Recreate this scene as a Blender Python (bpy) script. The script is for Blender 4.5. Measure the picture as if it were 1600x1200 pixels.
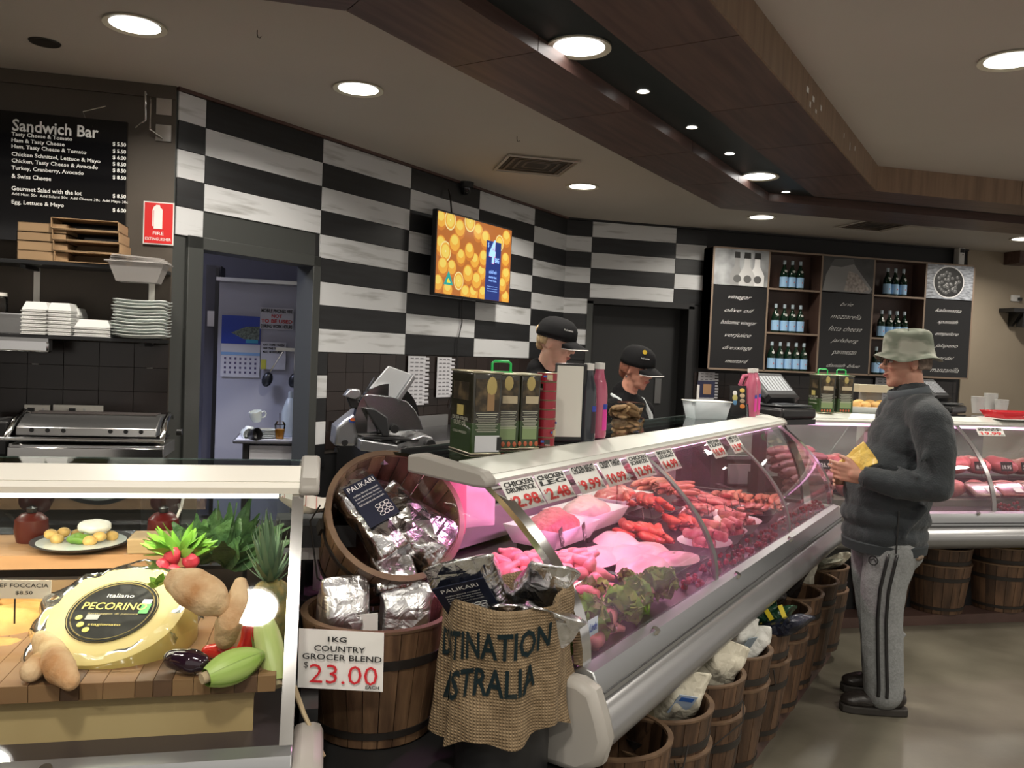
import bpy, math, random
import numpy as np
from mathutils import Vector, Matrix, Euler, noise
random.seed(7)
for o in list(bpy.data.objects): bpy.data.objects.remove(o)
COL = bpy.context.scene.collection
SC = bpy.context.scene
PI = math.pi
R2 = 2 ** .5
# ------------------------------------------------------------------ camera
FOC, EYE = 1294.6, 1.55
_y, _p, _r = math.radians(12.848), math.radians(-2.248), 0.04266
FW = Vector((math.sin(_y) * math.cos(_p), math.cos(_y) * math.cos(_p), math.sin(_p)))
_r0 = Vector((math.cos(_y), -math.sin(_y), 0)); _u0 = _r0.cross(FW)
RT = _r0 * math.cos(_r) + _u0 * math.sin(_r); UP = -_r0 * math.sin(_r) + _u0 * math.cos(_r)
cam_d = bpy.data.cameras.new('camera'); cam = bpy.data.objects.new('camera', cam_d); COL.objects.link(cam)
cam_d.sensor_width = 36; cam_d.lens = 36 * FOC / 1600; cam_d.clip_start = .05
cam.matrix_world = Matrix(((RT.x, UP.x, -FW.x, 0), (RT.y, UP.y, -FW.y, 0), (RT.z, UP.z, -FW.z, EYE), (0, 0, 0, 1)))
SC.camera = cam
# ------------------------------------------------------------------ world and exposure
w = bpy.data.worlds.new('world'); SC.world = w; w.use_nodes = True
w.node_tree.nodes['Background'].inputs[0].default_value = (1, .93, .85, 1)
w.node_tree.nodes['Background'].inputs[1].default_value = .36
SC.view_settings.view_transform = 'Standard'; SC.view_settings.look = 'None'
SC.view_settings.gamma = 1; SC.view_settings.use_curve_mapping = False
SC.view_settings.exposure = 0.68
DOWN_W, SMALL_W, CASE_W = 17.0, 2.5, 9.0

def lamp(name, loc, size, power, color=(1, .93, .82), rot=(0, 0, 0), size_y=None, spread=150):
    d = bpy.data.lights.new(name, 'AREA'); d.energy = power; d.color = color
    d.shape = 'RECTANGLE' if size_y else 'DISK'; d.size = size
    if size_y: d.size_y = size_y
    d.spread = math.radians(spread)
    o = bpy.data.objects.new(name, d); COL.objects.link(o); o.location = loc; o.rotation_euler = rot
    return o

def ray(x, y): return FW + RT * ((x - 800) / FOC) + UP * ((600 - y) / FOC)
CE = Vector((0, 0, EYE))
def onz(x, y, z):
    d = ray(x, y); return CE + d * ((z - EYE) / d.z)
def ony(x, y, Y):
    d = ray(x, y); return CE + d * (Y / d.y)
def ont(x, y, t):
    d = ray(x, y); k = (d.x - d.y) / R2; return CE + d * (t / k)
def ond(x, y, dep): return CE + ray(x, y) * dep
def P(s, t, z=0): return Vector(((s + t) / R2, (s - t) / R2, z))
def ST(p): return ((p.x + p.y) / R2, (p.x - p.y) / R2)
A45 = PI / 4

# ------------------------------------------------------------------ materials
MATS = {}
def mat(key, col=(.5, .5, .5), rough=.5, metal=0., var=0., scale=8., stretch=(1, 1, 1), bump=0., bscale=None,
        col2=None, emit=0., emitc=None, alpha=1., trans=0., rnd=0., spec=.5, coat=0., sss=0., detail=3., lo=.35, hi=.65, wave=None):
    if key in MATS: return MATS[key]
    m = bpy.data.materials.new(key); m.use_nodes = True; nt = m.node_tree; N = nt.nodes; L = nt.links
    b = N['Principled BSDF']
    b.inputs['Roughness'].default_value = rough; b.inputs['Metallic'].default_value = metal
    b.inputs['Specular IOR Level'].default_value = spec; b.inputs['Coat Weight'].default_value = coat
    b.inputs['Transmission Weight'].default_value = trans
    if sss: b.inputs['Subsurface Weight'].default_value = sss; b.inputs['Subsurface Radius'].default_value = (.01, .004, .003)
    if alpha < 1: b.inputs['Alpha'].default_value = alpha
    c = (*col, 1); out = None
    tc = N.new('ShaderNodeTexCoord'); mp = N.new('ShaderNodeMapping'); mp.inputs['Scale'].default_value = stretch
    L.new(tc.outputs['Object'], mp.inputs['Vector'])
    vec = mp.outputs['Vector']
    if rnd:
        oi = N.new('ShaderNodeObjectInfo'); va = N.new('ShaderNodeVectorMath'); va.operation = 'ADD'
        cm = N.new('ShaderNodeMath'); cm.operation = 'MULTIPLY'; cm.inputs[1].default_value = 37.
        L.new(oi.outputs['Random'], cm.inputs[0]); L.new(mp.outputs['Vector'], va.inputs[0]); L.new(cm.outputs[0], va.inputs[1])
        vec = va.outputs[0]
    if var or col2:
        n = N.new('ShaderNodeTexNoise'); n.inputs['Scale'].default_value = scale; n.inputs['Detail'].default_value = detail
        L.new(vec, n.inputs['Vector'])
        fac = n.outputs[0]
        r = N.new('ShaderNodeValToRGB'); L.new(fac, r.inputs[0])
        r.color_ramp.elements[0].position = lo; r.color_ramp.elements[1].position = hi
        c2 = col2 if col2 else tuple(x * (1 - var) for x in col)
        c1 = col if col2 else tuple(min(1, x * (1 + var)) for x in col)
        r.color_ramp.elements[0].color = (*c2, 1); r.color_ramp.elements[1].color = (*c1, 1)
        out = r.outputs[0]
    if rnd:
        hs = N.new('ShaderNodeHueSaturation'); mr = N.new('ShaderNodeMapRange')
        mr.inputs['To Min'].default_value = 1 - rnd; mr.inputs['To Max'].default_value = 1 + rnd
        L.new(oi.outputs['Random'], mr.inputs['Value']); L.new(mr.outputs[0], hs.inputs['Value'])
        if out: L.new(out, hs.inputs['Color'])
        else: hs.inputs['Color'].default_value = c
        out = hs.outputs[0]
    if out: L.new(out, b.inputs['Base Color'])
    else: b.inputs['Base Color'].default_value = c
    if bump:
        n2 = N.new('ShaderNodeTexNoise'); n2.inputs['Scale'].default_value = bscale or scale; n2.inputs['Detail'].default_value = 4
        L.new(vec, n2.inputs['Vector'])
        bp = N.new('ShaderNodeBump'); bp.inputs['Strength'].default_value = bump; bp.inputs['Distance'].default_value = .01
        L.new(n2.outputs[0], bp.inputs['Height']); L.new(bp.outputs[0], b.inputs['Normal'])
    if emit:
        b.inputs['Emission Color'].default_value = (*(emitc or col), 1); b.inputs['Emission Strength'].default_value = emit
    MATS[key] = m
    return m

def glassmat(key, tint=(.92, .97, .95), rough=.02, refl=.9, ior=1.5, haze=0.):
    if key in MATS: return MATS[key]
    m = bpy.data.materials.new(key); m.use_nodes = True; nt = m.node_tree; N = nt.nodes; L = nt.links
    N.remove(N['Principled BSDF'])
    t = N.new('ShaderNodeBsdfTransparent'); t.inputs[0].default_value = (*tint, 1)
    g = N.new('ShaderNodeBsdfGlossy'); g.inputs['Roughness'].default_value = rough; g.inputs[0].default_value = (refl, refl, refl, 1)
    fr = N.new('ShaderNodeFresnel'); fr.inputs[0].default_value = ior
    mx = N.new('ShaderNodeMixShader'); L.new(fr.outputs[0], mx.inputs[0]); L.new(t.outputs[0], mx.inputs[1]); L.new(g.outputs[0], mx.inputs[2])
    out = mx.outputs[0]
    if haze:
        df = N.new('ShaderNodeBsdfTranslucent'); df.inputs[0].default_value = (.9, .9, .9, 1); nz = N.new('ShaderNodeTexNoise'); nz.inputs['Scale'].default_value = 2.2; mr = N.new('ShaderNodeMapRange'); mr.inputs['To Min'].default_value = haze * .4; mr.inputs['To Max'].default_value = haze * 1.8
        L.new(nz.outputs[0], mr.inputs['Value']); m2 = N.new('ShaderNodeMixShader'); L.new(mr.outputs[0], m2.inputs[0]); L.new(out, m2.inputs[1]); L.new(df.outputs[0], m2.inputs[2]); out = m2.outputs[0]
    L.new(out, N['Material Output'].inputs[0])
    MATS[key] = m
    return m

def emat(key, col, s):
    if key in MATS: return MATS[key]
    m = bpy.data.materials.new(key); m.use_nodes = True; nt = m.node_tree; N = nt.nodes
    N.remove(N['Principled BSDF']); e = N.new('ShaderNodeEmission'); e.inputs[0].default_value = (*col, 1); e.inputs[1].default_value = s
    nt.links.new(e.outputs[0], N['Material Output'].inputs[0]); MATS[key] = m
    return m

# ------------------------------------------------------------------ mesh builder
class B:
    def __init__(s): s.v = []; s.f = []; s.m = []; s.mi = 0
    def add(s, vs, fs, M=None):
        o = len(s.v)
        for p in vs:
            p = Vector(p); s.v.append(M @ p if M else p)
        for f in fs: s.f.append([i + o for i in f]); s.m.append(s.mi)
        return s
    def box(s, c, d, rot=None, M=None):
        x, y, z = d[0] / 2, d[1] / 2, d[2] / 2
        T = Matrix.Translation(c) @ (Euler(rot).to_matrix().to_4x4() if rot else Matrix())
        if M: T = M @ T
        return s.add([(-x, -y, -z), (x, -y, -z), (x, y, -z), (-x, y, -z), (-x, -y, z), (x, -y, z), (x, y, z), (-x, y, z)],
                     [(0, 3, 2, 1), (4, 5, 6, 7), (0, 1, 5, 4), (1, 2, 6, 5), (2, 3, 7, 6), (3, 0, 4, 7)], T)
    def cyl(s, p0, p1, r0, r1=None, n=16, caps=True):
        r1 = r0 if r1 is None else r1; p0 = Vector(p0); p1 = Vector(p1)
        q = (p1 - p0).to_track_quat('Z', 'Y').to_matrix()
        vs = []
        for p, r in ((p0, r0), (p1, r1)):
            for i in range(n): a = 2 * PI * i / n; vs.append(p + q @ Vector((r * math.cos(a), r * math.sin(a), 0)))
        fs = [(i, (i + 1) % n, n + (i + 1) % n, n + i) for i in range(n)]
        if caps: fs += [tuple(range(n - 1, -1, -1)), tuple(range(n, 2 * n))]
        return s.add(vs, fs)
    def lathe(s, prof, n=24, c=(0, 0, 0), M=None, closed=False, sx=1, sy=1):
        vs = []; k = len(prof)
        for r, z in prof:
            for i in range(n): a = 2 * PI * i / n; vs.append((c[0] + sx * r * math.cos(a), c[1] + sy * r * math.sin(a), c[2] + z))
        fs = []
        for j in range(k - 1 if not closed else k):
            for i in range(n):
                a, b2 = j * n + i, j * n + (i + 1) % n; e = ((j + 1) % k) * n
                fs.append((a, b2, e + (i + 1) % n, e + i))
        if not closed:
            if prof[0][0] > 1e-6: fs.append(tuple(range(n - 1, -1, -1)))
            if prof[-1][0] > 1e-6: fs.append(tuple(range((k - 1) * n, k * n)))
        return s.add(vs, fs, M)
    def tube(s, pts, r, n=8, closed=False):
        pts = [Vector(p) for p in pts]; k = len(pts); vs = []
        rs = r if isinstance(r, (list, tuple)) else [r] * k
        up = None
        for j, p in enumerate(pts):
            a = pts[(j - 1) % k] if (j or closed) else p; b2 = pts[(j + 1) % k] if (j < k - 1 or closed) else p
            t = (b2 - a).normalized()
            if up is None: up = Vector((0, 0, 1)) if abs(t.z) < .9 else Vector((1, 0, 0))
            u = (up - t * up.dot(t)).normalized(); up = u; w2 = t.cross(u)
            for i in range(n): an = 2 * PI * i / n; vs.append(p + (u * math.cos(an) + w2 * math.sin(an)) * rs[j])
        fs = []
        for j in range(k if closed else k - 1):
            e = ((j + 1) % k) * n
            for i in range(n): fs.append((j * n + i, e + i, e + (i + 1) % n, j * n + (i + 1) % n)[::-1])
        if not closed: fs += [tuple(range(n)), tuple(range((k - 1) * n + n - 1, (k - 1) * n - 1, -1))]
        return s.add(vs, fs)
    def ell(s, c, r, n=12, rot=None, M=None):
        if not isinstance(r, (tuple, list)): r = (r, r, r)
        T = Matrix.Translation(c) @ (Euler(rot).to_matrix().to_4x4() if rot else Matrix())
        if M: T = M @ T
        k = max(4, n // 2); vs = [(0, 0, -r[2])]
        for j in range(1, k):
            ph = -PI / 2 + PI * j / k
            for i in range(n): a = 2 * PI * i / n; vs.append((r[0] * math.cos(ph) * math.cos(a), r[1] * math.cos(ph) * math.sin(a), r[2] * math.sin(ph)))
        vs.append((0, 0, r[2])); fs = []
        for i in range(n): fs.append((0, 1 + (i + 1) % n, 1 + i))
        for j in range(k - 2):
            for i in range(n): a = 1 + j * n; fs.append((a + i, a + (i + 1) % n, a + n + (i + 1) % n, a + n + i))
        l = len(vs) - 1; a = 1 + (k - 2) * n
        for i in range(n): fs.append((a + i, a + (i + 1) % n, l))
        return s.add(vs, fs, T)
    def cap(s, p0, r0, p1, r1, n=14):      # tapered capsule
        s.cyl(p0, p1, r0, r1, n); s.ell(p0, r0, n); s.ell(p1, r1, n); return s
    def limb(s, pts, n=14):                # [(point, radius), ...]
        for (a, ra), (b2, rb) in zip(pts, pts[1:]): s.cap(a, ra, b2, rb, n)
        return s
    def grid(s, fn, nu, nv, M=None, thick=0):
        vs = [fn(i / nu, j / nv) for j in range(nv + 1) for i in range(nu + 1)]
        fs = [(j * (nu + 1) + i, j * (nu + 1) + i + 1, (j + 1) * (nu + 1) + i + 1, (j + 1) * (nu + 1) + i) for j in range(nv) for i in range(nu)]
        return s.add(vs, fs, M)
    def prism(s, poly, z0, z1, M=None):    # poly in xy extruded in z
        n = len(poly)
        return s.add([(x, y, z0) for x, y in poly] + [(x, y, z1) for x, y in poly],
                     [tuple(range(n - 1, -1, -1)), tuple(range(n, 2 * n))] + [(i, (i + 1) % n, n + (i + 1) % n, n + i) for i in range(n)], M)
    def extr(s, prof, x0, x1, M=None):     # profile in (y,z) extruded along x
        n = len(prof)
        return s.add([(x0, y, z) for y, z in prof] + [(x1, y, z) for y, z in prof],
                     [tuple(range(n)), tuple(range(2 * n - 1, n - 1, -1))] + [(i, n + i, n + (i + 1) % n, (i + 1) % n) for i in range(n)], M)
    def mesh(s, name, mats, smooth=40):
        me = bpy.data.meshes.new(name); me.from_pydata([tuple(p) for p in s.v], [], s.f); me.update()
        for m_ in (mats if isinstance(mats, (list, tuple)) else [mats]): me.materials.append(m_)
        if isinstance(mats, (list, tuple)): me.polygons.foreach_set('material_index', s.m)
        if smooth:
            me.polygons.foreach_set('use_smooth', [True] * len(me.polygons)); me.set_sharp_from_angle(angle=math.radians(smooth))
        return me
    def obj(s, name, m_, parent=None, loc=(0, 0, 0), rot=(0, 0, 0), smooth=40, bevel=0, solid=0, sub=0, scale=None):
        o = bpy.data.objects.new(name, s.mesh(name, m_, smooth)); COL.objects.link(o); o.location = loc; o.rotation_euler = rot
        if scale: o.scale = scale
        if parent: o.parent = parent
        if solid: k = o.modifiers.new('s', 'SOLIDIFY'); k.thickness = solid; k.offset = 0
        if bevel: k = o.modifiers.new('b', 'BEVEL'); k.width = bevel; k.segments = 2; k.limit_method = 'ANGLE'; k.angle_limit = math.radians(50); k.harden_normals = False
        if sub: k = o.modifiers.new('u', 'SUBSURF'); k.levels = k.render_levels = sub
        return o

def bake(o):
    dg = bpy.context.evaluated_depsgraph_get(); me = bpy.data.meshes.new_from_object(o.evaluated_get(dg), depsgraph=dg)
    o.modifiers.clear(); old = o.data; o.data = me
    return o
def blob(b, name, m_, parent=None, voxel=.006, sm=6, loc=(0, 0, 0), rot=(0, 0, 0), disp=None, scale=None):
    o = b.obj(name, m_, parent, loc, rot, smooth=180, scale=scale)
    k = o.modifiers.new('r', 'REMESH'); k.mode = 'VOXEL'; k.voxel_size = voxel; k.use_smooth_shade = True
    if sm: k = o.modifiers.new('m', 'SMOOTH'); k.factor = .6; k.iterations = sm
    if disp:
        t = bpy.data.textures.new('clouds', 'CLOUDS'); t.noise_scale = disp[1]; k = o.modifiers.new('d', 'DISPLACE'); k.texture = t; k.strength = disp[0]; k.texture_coords = 'LOCAL'
    return o
def thing(name, label, cat, loc=(0, 0, 0), rotz=0, group=None, rot=None):
    o = bpy.data.objects.new(name, None); COL.objects.link(o); o.empty_display_size = .05
    o.location = loc; o.rotation_euler = rot or (0, 0, rotz); o['label'] = label; o['category'] = cat
    if group: o['group'] = group
    return o
def tag(o, label, cat, group=None, kind=None):
    o['label'] = label; o['category'] = cat
    if group: o['group'] = group
    if kind: o['kind'] = kind
    return o
def struct(o, label=None):
    o['kind'] = 'structure'
    if label: o['label'] = label
    return o
def inst(src, parent=None, loc=None, rot=None, scale=None):
    o = src.copy(); COL.objects.link(o); o.parent = parent
    if loc is not None: o.location = loc
    if rot is not None: o.rotation_euler = rot
    if scale is not None: o.scale = scale
    return o
def dup(root, loc=None, rot=None, label=None, scale=None, group=None):
    r = root.copy(); COL.objects.link(r)
    if loc is not None: r.location = loc
    if rot is not None: r.rotation_euler = rot if isinstance(rot, (tuple, list, Euler)) else (0, 0, rot)
    if scale is not None: r.scale = scale if isinstance(scale, (tuple, list)) else (scale,) * 3
    if label: r['label'] = label
    if group: r['group'] = group
    for ch in root.children:
        c = ch.copy(); COL.objects.link(c); c.parent = r
        for g in ch.children: d = g.copy(); COL.objects.link(d); d.parent = c
    return r
def text(s, size, m_, parent=None, loc=(0, 0, 0), rot=(0, 0, 0), ax='CENTER', bold=0., xs=1., shear=0., ext=.0004, name='lettering', line=1., ay='CENTER', res=2):
    c = bpy.data.curves.new('t', 'FONT'); c.body = s; c.size = size; c.align_x = ax; c.align_y = ay; c.extrude = ext
    c.offset = bold * size; c.shear = shear; c.space_line = line; c.resolution_u = res
    o = bpy.data.objects.new('t', c); COL.objects.link(o)
    bpy.context.view_layer.update()
    dg = bpy.context.evaluated_depsgraph_get(); me = bpy.data.meshes.new_from_object(o.evaluated_get(dg), depsgraph=dg)
    bpy.data.objects.remove(o); me.materials.clear(); me.materials.append(m_)
    o = bpy.data.objects.new(name, me); COL.objects.link(o); o.location = loc; o.rotation_euler = rot; o.scale = (xs, 1, 1)
    if parent: o.parent = parent
    return o
FRONT = (PI / 2, 0, 0)   # text plane standing up and facing -Y
# ================================================================== SETTING
M_ceil = mat('ceiling_paint', (.50, .46, .415), .8, var=.04, scale=.7)
M_floor = mat('polished_concrete', (.175, .160, .122), .33, scale=1.7, col2=(.070, .062, .045), detail=6, lo=.3, hi=.7, bump=.04, bscale=40)
M_black = mat('black_paint', (.014, .014, .015), .55)
M_taupe = mat('taupe_paint', (.085, .068, .052), .6, var=.08, scale=2)
M_beige = mat('beige_wall_paint', (.36, .30, .225), .8, var=.03, scale=2)
M_frame = mat('door_frame_grey', (.048, .051, .048), .45)
M_tile = mat('dark_brown_tile', (.022, .015, .013), .22, rnd=.25)
M_grout = mat('tile_grout', (.045, .037, .032), .8)
M_white_plank = mat('whitewashed_laminate', (.66, .67, .68), .42, scale=2.2, stretch=(1, 1, 9), col2=(.36, .36, .35), detail=7, lo=.25, hi=.45, rnd=.05)
M_black_plank = mat('black_laminate', (.018, .019, .021), .38, scale=3, stretch=(1, 1, 9), col2=(.012, .012, .013), rnd=.15)
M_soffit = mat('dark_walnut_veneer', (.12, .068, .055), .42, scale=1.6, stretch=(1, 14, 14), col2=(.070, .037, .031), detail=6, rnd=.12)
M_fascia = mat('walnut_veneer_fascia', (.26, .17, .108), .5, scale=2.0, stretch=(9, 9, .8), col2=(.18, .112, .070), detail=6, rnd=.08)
M_slot = mat('charcoal_slot_paint', (.010, .016, .017), .35)

HC = 3.10; TW = -4.60; YL = 5.56; YF = 9.15
def slab(name, x0, x1, y0, y1, z0, z1, m_, parent=None, rz=0, **k):
    return B().box(((x0 + x1) / 2, (y0 + y1) / 2, (z0 + z1) / 2), (x1 - x0, y1 - y0, z1 - z0)).obj(name, m_, parent, rot=(0, 0, rz), **k)
struct(slab('floor', -5, 13, -3, 13, -.1, 0, M_floor))
struct(slab('ceiling', -5, 13, -3, 13, HC, HC + .1, M_ceil))
# left wall, with a tiled splashback below the shelves
XC1 = YL + TW * R2; XC2 = YF + TW * R2     # corners with the angled wall
struct(slab('wall_left', -5, XC1, YL, YL + .12, 0, HC, M_taupe))
struct(slab('wall_side', -5.1, -5, -3, YL + .12, 0, HC, M_taupe))
# angled wall: frame x = s, y = -t
def ang(name, s0, s1, y0, y1, z0, z1, m_, parent=None, **k): return slab(name, s0, s1, y0, y1, z0, z1, m_, parent, rz=0 if parent and parent.rotation_euler.z else A45, **k)
SA, SB = (XC1 + YL) / R2, (XC2 + YF) / R2
W = -TW
wa = struct(ang('wall_angled', SA, 3.42, W, W + .12, 0, HC, M_frame))
ang('wall_section', 3.42, 4.47, W, W + .12, 2.13, HC, M_frame, wa)
ang('wall_section', 4.47, SB + .05, W, W + .12, 0, HC, M_black, wa)
wf = struct(slab('wall_far', XC2, XC2 + .33, YF, YF + .12, 0, HC, M_black))
slab('wall_section', XC2 + .33, 4.22, YF, YF + .12, 2.15, HC, M_black, wf)
slab('wall_section', 4.22, 8.0, YF, YF + .12, 0, HC, M_black, wf)
struct(slab('wall_right', 8.0, 13, YF - .02, YF + .12, 0, HC, M_beige))
# door alcove in the far wall: leaf set back
al = struct(slab('door_2', 2.97, 4.22, YF + .22, YF + .27, 0, 2.15, mat('dark_door', (.016, .017, .018), .5)))
slab('door_frame', 2.93, 3.0, YF - .02, YF + .24, 0, 2.17, M_frame, al); slab('door_frame', 4.19, 4.26, YF - .02, YF + .24, 0, 2.17, M_black, al)
slab('door_frame', 2.93, 4.26, YF - .02, YF + .24, 2.14, 2.21, M_black, al)
slab('push_plate', 3.9, 3.98, YF + .2, YF + .222, 1.0, 1.3, mat('dull_steel', (.22, .22, .22), .4, .8), al)
# checkerboard laminate planks
PL, PH = 1.035, .1771; TOP = 3.078
def plank(parent, x0, x1, z0, z1, white, y, rz):
    c = B().box(((x1 - x0) / 2, 0, (z1 - z0) / 2), (x1 - x0 - .004, .012, z1 - z0 - .004))
    o = c.obj('plank', M_white_plank if white else M_black_plank, parent, bevel=.001)
    q = Matrix.Rotation(rz, 4, 'Z') @ Vector((x0, y, z0)) if rz else Vector((x0, y, z0))
    o.location = q; o.rotation_euler = (0, 0, rz); return o
cols = [(SA + .01, 3.475)] + [(3.475 + PL * k, 3.475 + PL * (k + 1)) for k in range(4)] + [(7.615, SB)]
for ci, (a, b_) in enumerate(cols):
    for r in range(9):
        if ci == 0 and r > 4: continue
        z1 = TOP - PH * r; z0 = z1 - PH
        if ci == 1 and r > 3: continue
        plank(wa, a, b_, z0, z1, (ci + r) % 2 == 0, W - .006, 0)
for r in range(9, 14):
    z1 = TOP - PH * r; plank(wa, 4.52, 4.63, z1 - PH, z1, r % 2 == 0, W - .006, 0)
for ci, (a, b_) in enumerate([(XC2, XC2 + .31), (XC2 + .31, XC2 + .31 + PL), (XC2 + .31 + PL, 4.38)]):
    for r in range(9 if ci == 0 else 5):
        z1 = TOP - PH * r
        plank(wf, a, b_, z1 - PH, z1, (ci + 5 + r) % 2 == 0, YF - .006, 0)
struct(ang('trim_1', SA, SB, W - .03, W, 3.08, HC, M_soffit)); struct(slab('trim_2', XC2, 8.0, YF - .03, YF, 3.08, HC, M_black))
struct(slab('trim_3', -5, XC1, YL - .02, YL, 3.02, HC, M_taupe))
# door 1 in the angled wall: grey frame around the opening
d1 = thing('door_1', '', 'door'); del d1['label']; del d1['category']; struct(d1)
for a, b_, z0, z1 in ((3.36, 3.475, 0, 2.20), (4.44, 4.515, 0, 2.20), (3.36, 4.515, 2.12, 2.20)):
    ang('door_frame', a, b_, W - .025, W + .15, z0, z1, M_frame, d1, bevel=.004)
# room behind door 1 (bluish)
M_blue = mat('cool_white_room_paint', (.42, .44, .56), .6)
struct(slab('wall_back_room', -3.2, 1.2, 8.3, 8.4, 0, HC, M_blue)); struct(slab('wall_back_room_side', -3.3, -3.2, 5.68, 8.4, 0, HC, M_blue))
struct(slab('wall_back_room_end', 1.2, 1.3, 8.0, 8.4, 0, HC, M_blue))
lamp('back_room_light', (-1.5, 6.3, 2.7), .5, 42, (.72, .76, 1.0), (-.5, 0, 0))
# tiles: each its own
tile_me = B().box((0, 0, 0), (.196, .010, .146)).mesh('tile', M_tile, 0)
def tiles(parent, x0, x1, z1, z0, y, rz):
    r = 0; z = z1
    while z - .15 >= z0 - .02:
        x = x0
        while x < x1 - .02:
            wd = min(.2, x1 - x)
            o = bpy.data.objects.new('tile', tile_me); COL.objects.link(o); o.parent = parent
            q = Matrix.Rotation(rz, 4, 'Z') @ Vector((x + wd / 2, y, z - .075)); o.location = q; o.rotation_euler = (0, 0, rz)
            o.scale = ((wd - .004) / .196, 1, 1)
            x += .2
        z -= .15
wl = bpy.data.objects['wall_left']
slab('splashback_grout', -2.6, XC1 - .005, YL - .006, YL, .7, 1.50, M_grout, wl); tiles(wl, -2.55, XC1 - .005, 1.50, .75, YL - .009, 0)
ang('splashback_grout', 4.63, SB, W - .006, W, .7, 1.48, M_grout, wa); tiles(wa, 4.63, SB - .05, 1.48, .75, W - .009, 0)
tiles(wf, 4.3, 7.95, 1.40, .8, YF - .009, 0)
# ---------------------------------------------------------------- bulkhead (soffit)
ZS = 2.91
def isect(t, y): return (y + t * R2, y)
tb = [-2.46, -1.98, -1.59, -1.12]; yr = [6.90, 6.41, 6.07, 5.70]; yl = [3.52, 3.03, 2.66, 2.26]
bulk = thing('ceiling_bulkhead', '', 'x'); del bulk['label']; del bulk['category']; struct(bulk)
def strip(name, i, m_, z0, z1, joints):
    ta, tc_ = tb[i], tb[i + 1]
    A0 = isect(ta, yl[i]); A1 = isect(ta, yr[i]); C0 = isect(tc_, yl[i + 1]); C1 = isect(tc_, yr[i + 1])
    # left leg
    B().prism([(-5, yl[i + 1]), (C0[0] - .002, yl[i + 1]), (A0[0] - .002, yl[i]), (-5, yl[i])], z0, z1).obj(name, m_, bulk)
    # diagonal leg in panels
    def at(t, s): return ((s + t) / R2, (s - t) / R2)
    sa0, sa1 = (A0[0] + A0[1]) / R2, (A1[0] + A1[1]) / R2; sc0, sc1 = (C0[0] + C0[1]) / R2, (C1[0] + C1[1]) / R2
    cuts = [(sa0, sc0)] + [(j, j) for j in joints if max(sa0, sc0) + .1 < j < min(sa1, sc1) - .1] + [(sa1, sc1)]
    g = .003 if len(joints) else 0
    for (a0, c0), (a1, c1) in zip(cuts, cuts[1:]):
        pl = [at(ta, a0 + g), at(tc_, c0 + g), at(tc_, c1 - g), at(ta, a1 - g)]
        cx = sum(p[0] for p in pl) / 4; cy = sum(p[1] for p in pl) / 4
        M_ = Matrix.Rotation(-A45, 4, 'Z') @ Matrix.Translation((-cx, -cy, 0))
        B().prism(pl, z0, z1, M_).obj(name, m_, bulk, loc=(cx, cy, 0), rot=(0, 0, A45))
    # right leg
    xs = [0] + [j for j in ((6.2, 8.6) if joints else ())] + [12.9]
    for k in range(len(xs) - 1):
        L0 = (C1[0] + .002, yr[i + 1]), (A1[0] + .002, yr[i]); e = xs[k + 1]
        pl = [L0[0], (e, yr[i + 1]), (e, yr[i]), L0[1]] if k == 0 else [(xs[k] + g, yr[i + 1]), (e, yr[i + 1]), (e, yr[i]), (xs[k] + g, yr[i])]
        cx = pl[0][0]; cy = pl[0][1]
        B().prism([(p[0] - cx, p[1] - cy) for p in pl], z0, z1).obj(name, m_, bulk, loc=(cx, cy, 0))
strip('panel', 0, M_soffit, ZS, HC, [3.25, 4.25, 5.25, 6.25]); strip('slot', 1, M_slot, ZS + .07, HC, []); strip('panel', 2, M_soffit, ZS, HC, [3.45, 4.45, 5.35, 6.3])
# fascia along the inner edge, a thin skin
F0 = isect(tb[3], yl[3]); F1 = isect(tb[3], yr[3])
fs0, fs1 = (F0[0] + F0[1]) / R2, (F1[0] + F1[1]) / R2
for a, b_ in ((fs0, 4.6), (4.6, fs1)): 
    B().box(((b_ - a) / 2, 0, 0), (b_ - a - .004, .012, HC - ZS + .004)).obj('fascia_panel', M_fascia, bulk, loc=P(a, tb[3] + .006, (HC + ZS) / 2), rot=(0, 0, A45))
for a, b_ in ((F1[0], 5.45), (5.45, 8), (8, 12.5)):
    B().box(((b_ - a) / 2, 0, 0), (b_ - a - .004, .012, HC - ZS + .004)).obj('fascia_panel', M_fascia, bulk, loc=(a, yr[3] - .006, (HC + ZS) / 2))
# paper scraps left on the fascia
for x, y, sx, sz in ((1262, 140, .05, .03), (1271, 155, .045, .028), (1266, 163, .03, .03), (1283, 169, .03, .03), (1275, 174, .03, .02), (1319, 212, .012, .03), (1328, 229, .012, .05), (1336, 232, .02, .03)):
    q = ont(x, y, tb[3] + .014); B().box((0, 0, 0), (sx, .001, sz)).obj('paper_scrap', mat('paper', (.72, .71, .68), .7), bulk, loc=q, rot=(0, 0, A45))
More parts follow.
